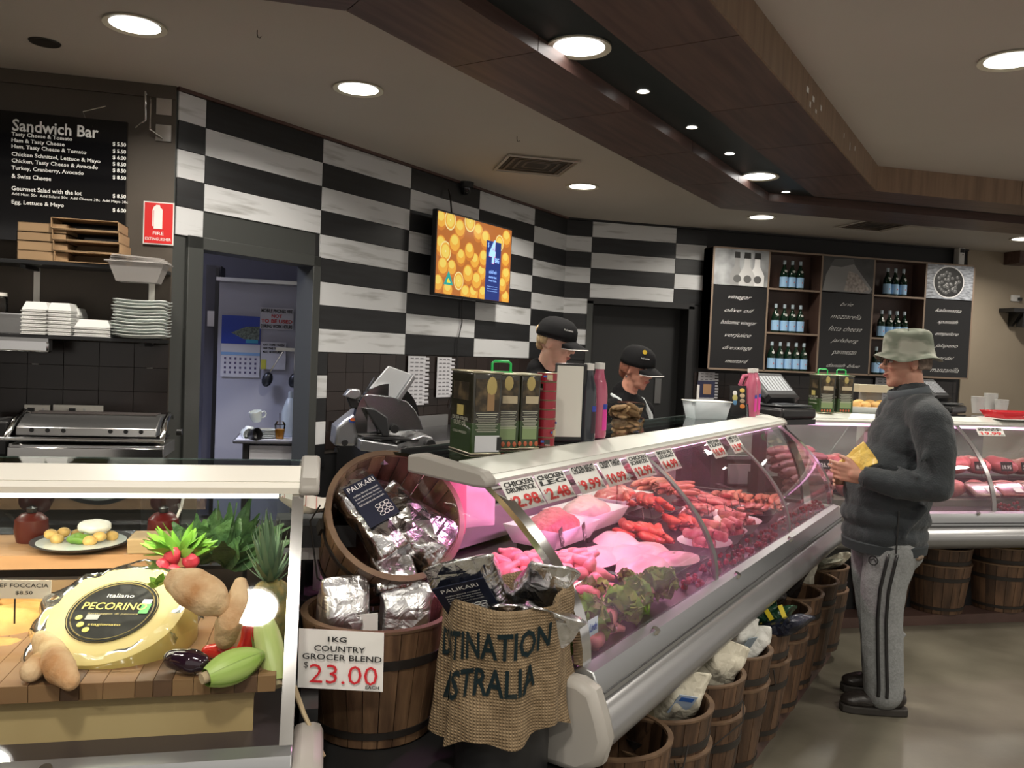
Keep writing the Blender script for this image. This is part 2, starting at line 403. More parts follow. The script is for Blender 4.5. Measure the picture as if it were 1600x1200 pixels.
# ---------------------------------------------------------------- lights in the ceiling
M_lens = emat('lamp_lens', (1, .97, .92), 5.); M_ring = mat('lamp_ring', (.62, .58, .45), .35)
rng = B().lathe([(.125, 0), (.15, -.004), (.15, -.012), (.12, -.006)], 32, closed=True).mesh('ring', M_ring)
lens_me = B().lathe([(0, -.0045), (.122, -.0045), (.122, 0)], 32).mesh('lens', M_lens)
def downlight(p, label, grp=None, sc=1., wt=None, col=(1, .93, .82)):
    t = thing('downlight', label, 'light', p, 0, grp); t.scale = (sc,) * 3
    for n_, me in (('trim_ring', rng), ('lens', lens_me)):
        o = bpy.data.objects.new(n_, me); COL.objects.link(o); o.parent = t
    lamp('downlight_beam', (p[0], p[1], min(p[2] - .02, ZS - .012 if p[2] < HC - .05 else 9)), .22 * sc, wt if wt is not None else DOWN_W, col)
    return t
for x, y, lb in ((211, 38, 'round ceiling downlight above the sandwich bar menu'), (560, 138, 'round ceiling downlight in front of the checkered wall, left of the vent'),
                 (910, 291, 'round ceiling downlight right of the louvred vent'), (1190, 339, 'round ceiling downlight above the bottle cabinet'),
                 (1580, 93, 'round ceiling downlight at the right edge of the photo'), (1600, 373, 'small far ceiling downlight at the beige wall')):
    downlight(onz(x, y, HC - .001), lb)
ZL = ZS + .07
for x, y, lb in ((905, 72, 'largest recessed downlight in the black bulkhead slot'), (1186, 275, 'middle large downlight in the black bulkhead slot'), (1413, 328, 'large downlight in the slot beyond the bulkhead corner')):
    downlight(onz(x, y, ZL - .001), lb)
for x, y, lb in ((1005, 143, 'first small spotlight in the bulkhead slot, nearest the largest downlight'), (1081, 199, 'second small spotlight in the bulkhead slot'), (1140, 240, 'third small spotlight, just before the middle slot downlight'),
                 (1228, 300, 'small spotlight just beyond the middle slot downlight'), (1288, 316, 'small spotlight at the bulkhead corner'), (1532, 339, 'small spotlight at the far right of the slot')):
    downlight(onz(x, y, ZL - .001), lb, None, .26, SMALL_W)
# shop lamps behind and beside the camera; one added to brighten the near area
for x, y in ((-1.6, -.6), (.4, -.8), (2.2, .6), (-.30, .30), (3.9, 1.6), (5.8, 3.2), (2.4, -1.8), (-2.6, 2.2), (7.5, 4.2), (9.5, 6.5), (7.4, 1.2), (-2.6, 4.4)):
    downlight((x, y, HC - .001), 'round ceiling downlight of the shop floor, outside the view', 'downlights outside the view')
td = thing('dark_downlight', 'unlit dark recessed downlight over the sandwich bar wall', 'light', onz(70, 66, HC - .001))
B().lathe([(.0, -.003), (.06, -.003), (.075, -.006), (.08, 0)], 24).obj('lens', mat('dark_lens', (.03, .025, .02), .3), td)
# vents
def vent(p, rz, label, w_=.52):
    t = thing('ceiling_vent', label, 'vent', p, rz)
    B().box((0, 0, .0), (w_, w_, .008)).obj('backing', mat('vent_dark', (.02, .016, .013), .7), t)
    for k in range(4):
        a = w_ / 2 + .03 - k * .065
        b = B()
        for sx, sy, lx, ly in ((0, 1, 1, 0), (0, -1, 1, 0), (1, 0, 0, 1), (-1, 0, 0, 1)):
            b.box((sx * a, sy * a, -.012 + .004 * k), ((2 * a if lx else .022), (2 * a if ly else .022), .01))
        b.obj('louvre', M_ceil if k == 0 else mat('vent_brown', (.10, .075, .055), .6), t)
vent(onz(837, 258, HC - .006), 0, 'square louvred air vent in the ceiling before the checkered wall')
vent(onz(1365, 352, HC - .006), 0, 'far louvred air vent in the ceiling by the bottle cabinet')
tag(B().box((0, 0, 0), (.5, .5, .01)).obj('access_panel', M_ceil, loc=onz(1415, 360, HC - .008)), 'flat square access panel in the ceiling by the far vent', 'panel')
for x, y, lb in ((402, 47, 'small wire hook in the ceiling over the sandwich bar'), (808, 213, 'small wire hook in the ceiling near the louvred vent')):
    p = onz(x, y, HC)
    tag(B().tube([(0, 0, 0), (0, 0, -.02), (.004, 0, -.035), (.014, 0, -.037), (.02, 0, -.028)], .0025, 6).obj('ceiling_hook', mat('dull_wire', (.1, .08, .07), .5), loc=p), lb, 'hook')
# security camera
p = onz(728, 285, HC); t = thing('security_camera', 'black dome security camera on the ceiling edge above the television', 'camera', p)
B().lathe([(0, 0), (.075, 0), (.07, -.05), (.05, -.055)], 24).obj('housing', M_black, t)
B().lathe([(.05, -.05), (.045, -.09), (.02, -.115), (0, -.12)], 20).obj('dome', mat('gloss_black', (.01, .01, .012), .12), t)
# ================================================================== COMMON PIECES
M_steel = mat('brushed_steel', (.50, .50, .50), .28, .95, bump=.02, bscale=60)
M_chrome = mat('chrome', (.72, .72, .72), .12, 1.)
M_alu = mat('satin_aluminium', (.42, .43, .44), .34, .85)
M_greyplast = mat('grey_plastic', (.36, .34, .31), .45)
M_bumper = mat('grey_bumper', (.30, .30, .305), .30, .55)
M_capwhite = mat('cream_enamel', (.72, .74, .68), .3)
M_capwarm = mat('warm_white_enamel', (.93, .90, .82), .3)
M_whiteplast = mat('white_plastic', (.75, .74, .71), .4)
M_blackp = mat('black_plastic', (.015, .015, .016), .35)
M_paper = mat('paper', (.72, .71, .68), .7)
M_card = mat('white_card', (.80, .79, .76), .55)
M_red = mat('red_ink', (.62, .02, .02), .5)
M_ink = mat('black_ink', (.01, .01, .01), .6)
M_inkw = mat('white_ink', (.85, .85, .83), .6)
M_glass = glassmat('case_glass'); M_glassh = glassmat('case_glass_hazed', haze=.12); M_glassd = glassmat('dark_shelf_glass', (.55, .68, .64), .03)
M_clear = glassmat('clear_plastic', (.95, .96, .96), .10, .7, 1.4)
M_film = glassmat('plastic_film', (.93, .93, .92), .10, 1., 1.6)
M_pinklit = mat('grey_liner', (.34, .30, .31), .4)
M_trayblack = mat('black_tray', (.018, .015, .018), .3)
M_dig = mat('digit_white', (.80, .80, .78), .5)

# ------------------------------------------------------------------ refrigerated display case
# local frame: x along the front, y into the staff side, front glass foot at y=0
def case(name, label, loc, rz, L, cuts, zb, zt, lean, depth, curve, tubecol, cap_m, deck_m, tubemat, end0='glass', glasses=True, capw=.10, topd=.66, rear_m=None):
    t = thing(name, label, 'display case', loc, rz)
    prof = [(0, zb), (-.03, zb - .008), (-.05, zb - .05), (-.052, zb - .075), (-.045, zb - .082), (.03, zb - .085), (.03, zb - .02)]
    B().extr(prof, 0, L).obj('sill', M_alu, t, smooth=30, bevel=.003)
    a = [(-.045, zb - .084)] + [(-.045 - .045 * math.sin(k * PI / 8), zb - .084 - .13 * k / 8 ) for k in range(1, 8)] + [(-.03, zb - .215), (.05, zb - .215), (.05, zb - .084)]
    B().extr(a, 0, L).obj('bumper', M_bumper, t, smooth=50)
    B().extr([(-.0555, zb - .058), (-.0515, zb - .064), (-.04, zb - .064), (-.04, zb - .058)], .02, L - .02).obj('groove_strip', M_blackp, t)
    B().box((L / 2, .30, (zb - .21) / 2), (L - .02, .04, zb - .21)).obj('kick_panel', M_blackp, t)
    B().box((L / 2, depth - .02, (zb + .10) / 2), (L, .04, zb + .10)).obj('rear_panel', M_blackp, t)
    b = B().box((L / 2, depth / 2, zb - .12), (L - .01, depth - .05, .03)); b.obj('tray_base', M_blackp, t)
    B().box((L / 2, (depth) / 2 + .0, zb - .03), (L - .012, depth - .06, .02)).obj('deck', deck_m, t)
    B().box((L / 2, depth - .07, zb + .07), (L - .04, .03, .13)).obj('rear_liner', rear_m or M_pinklit, t)
    # bolts on the sill
    for k in range(int(L / .75)):
        x = .38 + k * .75
        B().cyl((x, -.03, zb - .012), (x, -.036, zb - .0), .012, n=12).obj('clamp', M_chrome, t)
    def cy(u): return lean * (u ** 2.0 if curve else u)
    H = zt - zb
    N = 10 if curve else 1
    for k, (x0, x1) in enumerate(zip(cuts, cuts[1:])):
        g = B().grid(lambda u, v: (x0 + .006 + (x1 - x0 - .012) * u, cy(v), zb + H * v), 1, N)
        g.obj('glass_pane', M_glassh if curve else M_glass, t)
    pw = .028
    for k, x in enumerate(cuts):
        if not glasses: break
        wd = pw if (0 < k < len(cuts) - 1) else (.045 if curve else .026)
        xc = x + (wd / 2 if k == 0 else (-wd / 2 if k == len(cuts) - 1 else 0))
        vs = B()
        M2 = 10 if curve else 1
        dpt = .022 if k in (0, len(cuts) - 1) else .008
        vs2 = []; fs = []
        for j in range(M2 + 1):
            v = j / M2
            for dx, dy in ((-wd / 2, -.003), (wd / 2, -.003), (wd / 2, dpt), (-wd / 2, dpt)): vs2.append((xc + dx, cy(v) + dy, zb + H * v))
        for j in range(M2):
            for q in range(4): fs.append((j * 4 + q, j * 4 + (q + 1) % 4, j * 4 + 4 + (q + 1) % 4, j * 4 + 4 + q))
        fs += [(3, 2, 1, 0), (M2 * 4, M2 * 4 + 1, M2 * 4 + 2, M2 * 4 + 3)]
        vs.add(vs2, fs).obj('glass_post', M_chrome if k in (0, len(cuts) - 1) else mat('grey_trim', (.30, .28, .28), .3, .6), t, smooth=30)
    # cap
    y0 = lean
    B().extr([(y0 - .012, zt - .001), (y0 - .018, zt + .014), (y0 - .008, zt + .026), (y0 + .0, zt + .012), (y0 + .02, zt + .0)], .01, L - .01).obj('lower_cap', cap_m, t, smooth=20)
    B().extr([(y0 - .010, zt + .0275), (y0 + capw - .02, zt + .052), (y0 + capw, zt + .05), (y0 + capw, zt + .03), (y0 + .03, zt)], .01, L - .01).obj('upper_cap', cap_m, t, smooth=20)
    for s_ in (0, 1):
        x0, x1 = ((-.035, .012) if s_ == 0 else (L - .012, L + .035))
        pr = [(y0 - .020, zt - .004), (y0 - .024, zt + .015), (y0 - .002, zt + .035), (y0 + capw + .10, zt + .062), (y0 + capw + .14, zt + .055), (y0 + capw + .14, zt + .008), (y0 + .02, zt - .006)]
        B().extr(pr, x0, x1).obj('cap_end', M_greyplast, t, smooth=30, bevel=.008)
        x0, x1 = ((-.06, .004) if s_ == 0 else (L - .004, L + .06))
        b = B().extr([(-.02, zb - .012), (-.06, zb - .03), (-.085, zb - .09), (-.10, zb - .14), (-.085, zb - .2), (-.03, zb - .235), (.14, zb - .235), (.14, zb - .012)], x0, x1)
        b.obj('bumper_end', M_greyplast, t, smooth=40, bevel=.02)
        B().box(((x0 + x1) / 2, depth / 2 + .08, (zb - .02) / 2 + .02), (.04, depth - .18, zb - .03)).obj('end_panel', M_blackp, t)
        x = .006 if s_ == 0 else L - .006
        if end0 == 'glass':
            n = 8
            vv = [(x, cy(k / n) + .012, zb - .02 + (H + .02) * k / n) for k in range(n + 1)] + [(x, topd, zt), (x, depth - .02, zb - .02)]
            B().add(vv, [tuple(range(len(vv)))]).obj('end_glass', M_glass, t)
    # glass top, rear rail and rear sliding panes
    B().box((L / 2, (lean + capw + topd) / 2, zt + .046), (L - .03, topd - lean - capw, .008)).obj('top_glass', M_glassd, t)
    B().box((L / 2, topd, zt + .03), (L, .03, .035)).obj('rear_rail', M_alu, t)
    B().box((L / 2, depth - .05, zb + .18), (L, .04, .025)).obj('rear_track', M_alu, t)
    n = max(2, round(L / .75))
    for k in range(n):
        e = .012 * (k % 2); a0, a1 = L * k / n - .01, L * (k + 1) / n + .01
        B().add([(max(a0, 0), depth - .05 - e, zb + .2), (min(a1, L), depth - .05 - e, zb + .2), (min(a1, L), topd - e, zt + .02), (max(a0, 0), topd - e, zt + .02)], [(0, 1, 2, 3)]).obj('rear_pane', M_glassh if curve else M_glass, t)
    # light tube under the cap
    o = B().cyl((.06, lean + .05, zt - .012), (L - .06, lean + .05, zt - .012), .010, n=10).obj('light_tube', tubemat, t)
    return t, cy
# ================================================================== THE THREE CASES
S0, S1 = 1.77, 4.72; TG = -.88; ZB, ZT = .80, 1.205; LEAN = .295; DEP = .98
M_deck = mat('case_deck_dark', (.05, .035, .04), .35)
CL = S1 - S0
meatcase, cyf = case('meat_display_case', 'long curved glass meat display case with pink lighting and a cream cap', P(S0, TG), A45, CL,
    [0, 1.0, 2.0, CL], ZB, ZT, LEAN, DEP, True, None, M_capwhite, M_deck, emat('pink_tube', (1, .45, .8), 3.))
def case_light(loc, rz, L, y, z, power, col, tilt=.35):
    q = Matrix.Rotation(rz, 4, 'Z') @ Vector((L / 2, y, 0)) + Vector((loc[0], loc[1], z))
    o = lamp('case_light', q, L - .15, power, col, (tilt, 0, rz), .03, 170); return o
case_light(P(S0, TG), A45, 1.35, LEAN + .05, ZT - .02, 8, (1, .30, .68)); case_light(P(S0 + 1.4, TG), A45, 1.5, LEAN + .05, ZT - .02, 5, (1, .43, .50))
XL0, XL1 = -1.6, -.035; YB = 1.66; ZBL, ZTL = .755, 1.20
leftcase, cyl_ = case('sandwich_display_case', 'straight glass sandwich display case with a bright white cap, at the left', (XL0, YB, 0), 0, XL1 - XL0,
    [0, XL1 - XL0], ZBL, ZTL, .32, 1.05, False, None, M_capwarm, M_deck, emat('warm_tube', (1, .93, .78), 5.), capw=.09, topd=.52, rear_m=mat('brown_liner', (.10, .075, .06), .5))
case_light((XL0, YB, 0), 0, XL1 - XL0, .38, ZTL - .03, 3.2, (1, .90, .70))
XR0, YRB = 2.66, 4.15; ZBR, ZTR = .72, 1.20; RL = 4.6
rightcase, cyr = case('deli_display_case', 'curved glass deli display case behind the customer, with an off-white cap', (XR0, YRB, 0), 0, RL,
    [0, 1.27, 2.07, 3.3, RL], ZBR, ZTR, .34, 1.0, True, None, M_capwhite, M_deck, emat('pink_tube', (1, .45, .8), 3.))
case_light((XR0, YRB, 0), 0, RL, .40, ZTR - .03, 8, (1, .55, .66))
# plinth boards under the baskets
M_plinth = mat('brown_plinth', (.09, .05, .04), .5, var=.2, scale=4)
struct(slab('trim_4', S0 - .6, S1 - .1, -TG - .05, -TG + .3, 0, .06, M_plinth, rz=A45))
struct(slab('trim_5', XR0 + .35, XR0 + RL, YRB + .12, YRB + .5, 0, .06, M_plinth))
# black display stand in the corner between the cases
st = thing('display_stand', 'black stand in the corner between the sandwich case and the meat case', 'stand', (0, 0, 0))
B().prism([(.0, 1.72), (.42, 1.56), (.66, 1.80), (.16, 2.52), (.0, 2.52)], .0, .56).obj('body', mat('black_board', (.012, .012, .012), .6), st)
B().prism([(.02, 2.20), (.24, 2.22), (.14, 2.56), (.02, 2.56)], .56, .74).obj('riser', M_blackp, st)
# ================================================================== TEXT AND ATTACHMENT HELPERS
def pm(p): return Matrix.LocRotScale(p.location, p.rotation_euler, p.scale)
def attach(o, parent):
    m = pm(parent) if parent.parent is None else pm(parent.parent) @ parent.matrix_parent_inverse @ pm(parent)
    o.parent = parent; o.matrix_parent_inverse = m.inverted(); return o
def ftext(s, c, W_, H_, m_, parent, rot=FRONT, bold=0., shear=0., ax='CENTER', name='lettering'):
    """text fitted in a W x H box, centred (or left-aligned) at c, world coordinates"""
    o = text(s, 1., m_, None, (0, 0, 0), (0, 0, 0), 'LEFT', bold, 1., shear, .0, name, ay='BOTTOM_BASELINE')
    v = np.zeros(len(o.data.vertices) * 3); o.data.vertices.foreach_get('co', v); v = v.reshape(-1, 3)
    x0, y0 = v[:, 0].min(), v[:, 1].min(); x1, y1 = v[:, 0].max(), v[:, 1].max()
    sx = W_ / (x1 - x0) if W_ else H_ / (y1 - y0); sy = H_ / (y1 - y0)
    v[:, 0] = (v[:, 0] - (x0 if ax == 'LEFT' else (x0 + x1) / 2)) * sx; v[:, 1] = (v[:, 1] - (y0 + y1) / 2) * sy
    o.data.vertices.foreach_set('co', v.ravel()); o.scale = (1, 1, 1); o.location = c; o.rotation_euler = rot; o.data.update()
    if parent: attach(o, parent)
    return o
def ang_rot(rz): return (PI / 2, 0, rz)
def quadpx(name, pts, m_, parent, off=None):
    """flat piece from world corner points"""
    o = B().add(pts, [tuple(range(len(pts)))]).obj(name, m_, None, smooth=0)
    if parent: attach(o, parent)
    return o
# ================================================================== SANDWICH BAR WALL
YW = 5.56
bd = thing('menu_board', 'hanging black sandwich bar menu board with white lettering', 'sign', (-1.65, 5.46, 2.08))
b_ = B().box((-.2, 0, .375), (1.30, .03, .75)).obj('board', mat('gloss_black_board', (.006, .006, .007), .08), bd)
yb = 5.44
def bt(s, x0, x1, y, h, bold=.012):
    p0 = ony(x0, y, yb); p1 = ony(x1, y, yb); z = (p0.z + p1.z) / 2
    px = (ony(x0, y, yb) - ony(x0, y + 10, yb)).z / 10
    ftext(s, ((p0.x + p1.x) / 2, yb, z), p1.x - p0.x, h * px, M_inkw, bd, bold=bold)
bt('Sandwich Bar', 19, 154, 201, 19, .02)
for s, x1, y in (('Tasty Cheese & Tomato', 113, 214), ('Ham & Tasty Cheese', 101, 223), ('Ham, Tasty Cheese & Tomato', 135, 234), ('Chicken Schnitzel, Lettuce & Mayo', 157, 247),
                 ('Chicken, Tasty Cheese & Avocado', 153, 257), ('Turkey, Cranberry, Avocado', 131, 267), ('& Swiss Cheese', 80, 277), ('Gourmet Salad with the lot', 128, 298), ('Egg, Lettuce & Mayo', 100, 319)):
    bt(s, 18, x1, y, 8. if any(c in s for c in 'gpy,') else 7, .018)
bt('Add Ham 50c  Add Salami 50c  Add Cheese 30c  Add Mayo 30c', 18, 200, 310, 5.5, .005)
for s, y in (('$ 5.50', 226), ('$ 5.50', 237), ('$ 6.00', 247), ('$ 8.50', 257), ('$ 8.50', 267), ('$ 8.50', 278), ('$ 8.50', 307), ('$ 6.00', 329)): bt(s, 176, 197, y, 7, .018)
B().tube([(.22, 0, .74), (.2, .0, .79), (.32, .02, .84)], .003, 6).obj('hanging_wire', M_chrome, bd)
# wire holder on the wall
p = ony(243, 180, 5.53); t = thing('bag_rail', 'bent chromed wire rail on the brown wall beside the menu board', 'rail', p)
b = B(); b.tube([(-.05, 0, .10), (-.05, -.06, .12), (-.045, -.06, -.05), (-.10, -.06, -.10)], .006, 8); b.tube([(-.03, 0, .10), (-.02, -.05, .04), (-.02, -.05, -.10), (.04, 0, -.13)], .006, 8); b.obj('wire', M_chrome, t)
for z in (.06, -.10): B().box((.045, .02, z), (.09, .008, .10)).obj('plate', M_chrome, t)
# fire extinguisher sign
p0 = ony(225, 314, 5.55); p1 = ony(271, 384, 5.55); cx, cz = (p0.x + p1.x) / 2, (p0.z + p1.z) / 2
fs = thing('fire_sign', 'red and white fire extinguisher sign on the corner wall', 'sign', (cx, 5.545, cz))
wd, hh = .178, .262
B().box((0, 0, 0), (wd, .004, hh)).obj('plate', M_card, fs); B().box((0, -.003, 0), (wd - .014, .003, hh - .014)).obj('red_panel', mat('sign_red', (.65, .02, .02), .4), fs)
B().prism([(-.028, -.035), (.022, -.035), (.022, .085), (.008, .10), (.006, .112), (-.014, .112), (-.028, .10), (-.036, .08), (-.036, -.02), (-.031, -.02), (-.031, .075), (-.028, .08)], 0, .002, Matrix.Rotation(PI / 2, 4, 'X')).obj('pictogram', M_card, fs, loc=(0, -.005, 0))
ftext('FIRE', (cx, 5.539, cz - .062), .062, .020, M_inkw, fs); ftext('EXTINGUISHER', (cx, 5.539, cz - .098), .15, .018, M_inkw, fs, bold=.01)
# wall shelves
for z, lb in ((1.955, 'upper black wall shelf of the sandwich bar'), (1.53, 'lower black wall shelf of the sandwich bar')):
    t = thing('wall_shelf', lb, 'shelf', (-1.9, 5.41, z)); B().box((0, 0, -.011), (1.9, .30, .022)).obj('board', M_blackp, t, bevel=.002)
    for x in (.21 - .02, .84):
        B().box((x, .145, -.13), (.035, .004, .22)).obj('bracket', M_capwarm, t)
        B().box((x, .02, -.035), (.03, .24, .02)).obj('bracket', M_blackp, t)
# kraft boxes
M_kraft = mat('kraft_card', (.36, .23, .12), .75, var=.08, scale=3, rnd=.12)
def open_box(name, w_, d_, h_, lb, loc, rz, grp, openf=True):
    t = thing(name, lb, 'box', loc, rz, grp)
    B().box((0, 0, .002), (w_, d_, .004)).obj('base', M_kraft, t); B().box((0, 0, h_ - .002), (w_, d_, .004)).obj('lid', M_kraft, t)
    b = B()
    for s_ in (-1, 1): b.box((s_ * (w_ / 2 - .002), 0, h_ / 2), (.004, d_, h_))
    b.box((0, d_ / 2 - .002, h_ / 2), (w_, .004, h_))
    if not openf: b.box((0, -d_ / 2 + .002, h_ / 2), (w_, .004, h_))
    b.obj('side', M_kraft, t); return t
for k, (xc, n) in enumerate(((75, 'top'), (73, 'middle'), (73, 'lower'), (72, 'bottom'))):
    p = ony(xc, 400, 5.36); open_box('cardboard_box', .26, .22, .052, 'closed kraft cardboard box, %s of the left pile on the upper shelf' % n, (p.x - .02 * k % 3 * .01, 5.38, 1.957 + .054 * (3 - k)), .05 * (k - 1), 'kraft boxes on the upper shelf', False)
for k, n in enumerate(('top', 'second', 'third', 'bottom')):
    p = ony(140, 400, 5.36); open_box('cardboard_box', .36, .24, .061, 'open fronted kraft cardboard box, %s of the right pile on the upper shelf' % n, (p.x + .008 * k, 5.37, 1.957 + .063 * (3 - k)), -.02 * k, 'kraft boxes on the upper shelf')
# clear tub with lids
p = ony(222, 430, 5.33); t = thing('plastic_tub', 'cloudy plastic tub with loose lids hanging over the end of the upper shelf', 'tub', (p.x, 5.25, 1.86))
def trap(b, w0, d0, w1, d1, h, th=.003):
    b.add([(-w0, -d0, 0), (w0, -d0, 0), (w0, d0, 0), (-w0, d0, 0), (-w1, -d1, h), (w1, -d1, h), (w1, d1, h), (-w1, d1, h)], [(0, 3, 2, 1), (0, 1, 5, 4), (1, 2, 6, 5), (2, 3, 7, 6), (3, 0, 4, 7)]); return b
M_cloud = mat('cloudy_plastic', (.55, .52, .50), .35, alpha=.55)
trap(B(), .11, .07, .15, .09, .11).obj('body', M_cloud, t); B().box((0, 0, .113), (.34, .20, .008)).obj('rim', M_cloud, t, bevel=.003)
for k in range(3): B().box((.01 - .01 * k, 0, .124 + .012 * k), (.30 - .02 * k, .18, .008)).obj('lid', M_cloud, t, rot=(.03 * k, .02 * k, .03 * k))
# foam containers
M_foam = mat('white_foam', (.78, .78, .76), .7)
def foam(x0, x1, n, lb, yy):
    p0 = ony(x0, 520, yy); p1 = ony(x1, 520, yy); w_ = (p1.x - p0.x)
    t = thing('foam_tray_stack', lb, 'food containers', ((p0.x + p1.x) / 2, yy, 1.531), 0)
    tr = trap(B(), w_ * .5, .09, w_ * .38, .07, .045).add([(-w_ * .38, -.07, .045), (w_ * .38, -.07, .045), (w_ * .38, .07, .045), (-w_ * .38, .07, .045)], [(0, 1, 2, 3)]).mesh('foam_tray', M_foam, 30)
    for k in range(n):
        o = bpy.data.objects.new('foam_tray', tr); COL.objects.link(o); o.parent = t; o.location = (.002 * (k % 2), 0, .011 * k)
        B().box((0, 0, .003 + .011 * k), (w_ + .006, .186, .004)).obj('rim', M_foam, t) if k % 2 == 0 else None
foam(41, 82, 14, 'tall stack of white foam food boxes at the left of the lower shelf', 5.35); foam(80, 117, 14, 'tall stack of white foam food boxes beside the first stack', 5.35)
foam(100, 130, 12, 'partly hidden stack of white foam food boxes behind the tall stacks', 5.47); foam(122, 178, 6, 'short wide stack of white foam boxes left of the plates', 5.36)
# plates: each its own
M_plate = mat('white_china', (.62, .66, .64), .15)
pr = B()
n = 28; ring = []
for k in range(6):
    r = (0, .055, .10, .125, .148, .152)[k]; z = (0, 0, .001, .006, .016, .018)[k]; ring.append((r, z))
def sq(u): return
vs = []; fs = []
for r, z in ring:
    for i in range(n):
        a = 2 * PI * i / n; k = 1 / max(abs(math.cos(a)), abs(math.sin(a))); k = 1 + (k - 1) * .8 * (r / .152)
        zz = z + (.012 * (r / .152) ** 3 * (k - 1) / .4)
        vs.append((r * k * math.cos(a), r * k * math.sin(a), zz))
for j in range(len(ring) - 1):
    for i in range(n): fs.append((j * n + i, j * n + (i + 1) % n, (j + 1) * n + (i + 1) % n, (j + 1) * n + i))
pl0 = None
pp = ony(222, 524, 5.36)
for k in range(12):
    if pl0 is None:
        pl0 = B().add(vs, fs).obj('plate', M_plate, loc=(pp.x, 5.37, 1.532), solid=.004); o = pl0
    else: o = inst(pl0, None, (pp.x + random.uniform(-.006, .006), 5.37 + random.uniform(-.005, .005), 1.532 + .0185 * k), (0, 0, random.uniform(-.05, .05)))
    nm = ['lowest', 'second from the bottom', 'third from the bottom', 'fourth from the bottom', 'fifth from the bottom', 'sixth from the bottom', 'sixth from the top', 'fifth from the top', 'fourth from the top', 'third from the top', 'second from the top', 'topmost'][k]
    tag(o, 'square white china plate, %s in the stack on the lower shelf' % nm, 'plate', 'stacked square plates')
# pan, jar, foil roll
p = ony(12, 515, 5.36); t = thing('metal_pan', 'steel food pan at the far left of the lower shelf', 'pan', (p.x, 5.38, 1.532))
trap(B(), .11, .09, .13, .10, .11).obj('body', M_steel, t); B().box((0, 0, .112), (.28, .22, .006)).obj('rim', M_chrome, t)
p = ony(6, 480, 5.45); t = thing('glass_jar', 'glass jar with a pale lid standing in the steel pan', 'jar', (p.x, 5.38, 1.65))
B().lathe([(.04, 0), (.045, .01), (.045, .08), (.035, .095)], 20).obj('body', M_clear, t); B().lathe([(0, .095), (.04, .095), (.04, .115), (0, .115)], 20).obj('lid', M_capwarm, t)
p0 = ony(-60, 530, 5.27); p1 = ony(77, 532, 5.27); t = thing('foil_dispenser', 'shiny wrap dispenser fixed under the lower shelf', 'dispenser', ((p0.x + p1.x) / 2, 5.30, 1.44))
B().box((0, 0, .03), (p1.x - p0.x, .08, .085)).obj('housing', M_chrome, t, bevel=.012); B().box((0, -.045, .06), (p1.x - p0.x, .012, .02)).obj('cutter', M_steel, t)
# bench
t = thing('back_bench', 'dark worktop against the tiled wall of the sandwich bar', 'bench', (-2, 5.2, 0)); B().box((0, 0, .80), (2.1, .70, .04)).obj('worktop', mat('dark_worktop', (.03, .03, .03), .3), t); B().box((0, .04, .4), (2.06, .6, .76)).obj('cabinet', M_blackp, t)
# sockets
for x0, x1, lb in ((38, 78, 'left power outlet on the tiled wall behind the grill'), (83, 161, 'right double power outlet on the tiled wall behind the grill')):
    p0 = ony(x0, 648, 5.535); p1 = ony(x1, 648, 5.535); t = thing('power_outlet', lb, 'outlet', ((p0.x + p1.x) / 2, 5.535, p0.z + .035))
    B().box((0, 0, 0), (p1.x - p0.x, .012, .055)).obj('plate', M_capwarm, t, bevel=.002); B().box((-.03, -.012, -.005), (.035, .02, .03)).obj('plug', M_blackp, t); B().box((.035, -.008, .0), (.012, .006, .018)).obj('switch', M_whiteplast, t)
pc_ = B().tube([ony(100, 655, 5.51), ony(60, 655, 5.5), ony(52, 650, 5.49), ony(45, 665, 5.47), ony(30, 690, 5.45)], .006, 6).obj('cable', M_blackp); tag(pc_, 'black cord hanging below the power outlets', 'cord')
# panini grill
p = ony(150, 705, 5.2); t = thing('contact_grill', 'stainless double contact grill with a front handle bar on the bench', 'grill', (p.x, 5.2, .822))
g = B().box((0, 0, .07), (.80, .36, .07)); g.obj('base', M_steel, t, bevel=.006); B().box((0, -.19, .045), (.80, .02, .09)).obj('drip_tray', M_chrome, t, bevel=.004)
B().extr([(-.20, .155), (.17, .155), (.17, .23), (.10, .262), (-.06, .262), (-.19, .20)], -.36, .36).obj('lid', M_steel, t, smooth=30, bevel=.006)
B().box((0, .02, .266), (.66, .16, .006)).obj('lid_top', mat('dark_grill_top', (.05, .042, .04), .5), t)
b = B().box((0, -.01, .13), (.74, .34, .012)); b.obj('hot_plate', M_blackp, t)
for s_ in (-1, 1):
    B().tube([(s_ * .385, .14, .24), (s_ * .39, .02, .27), (s_ * .39, -.12, .23), (s_ * .395, -.22, .155), (s_ * .40, -.235, .13)], [.014, .016, .018, .018, .014], 10).obj('side_arm', M_chrome, t)
    for k in range(3): B().cyl((s_ * (.28 - .08 * k), -.191, .215 - .03), (s_ * (.28 - .08 * k), -.20, .215 - .03), .012, n=12).obj('knob', M_blackp, t)
B().cyl((-.43, -.235, .14), (.41, -.235, .14), .011, n=12).obj('handle_bar', M_chrome, t)
B().cyl((.44, -.02, .17), (.47, -.02, .17), .02, n=12).obj('knob', M_blackp, t)
p = ony(20, 690, 5.25); t = thing('toaster', 'black toaster at the far left of the bench', 'toaster', (p.x - .10, 5.25, .822))
B().box((0, 0, .12), (.24, .26, .20)).obj('body', M_blackp, t, bevel=.015)
for s_ in (-.05, .05): B().box((s_, 0, .221), (.03, .2, .004)).obj('slot', M_steel, t); B().box((s_, -.135, .15), (.025, .012, .01)).obj('lever', M_chrome, t)
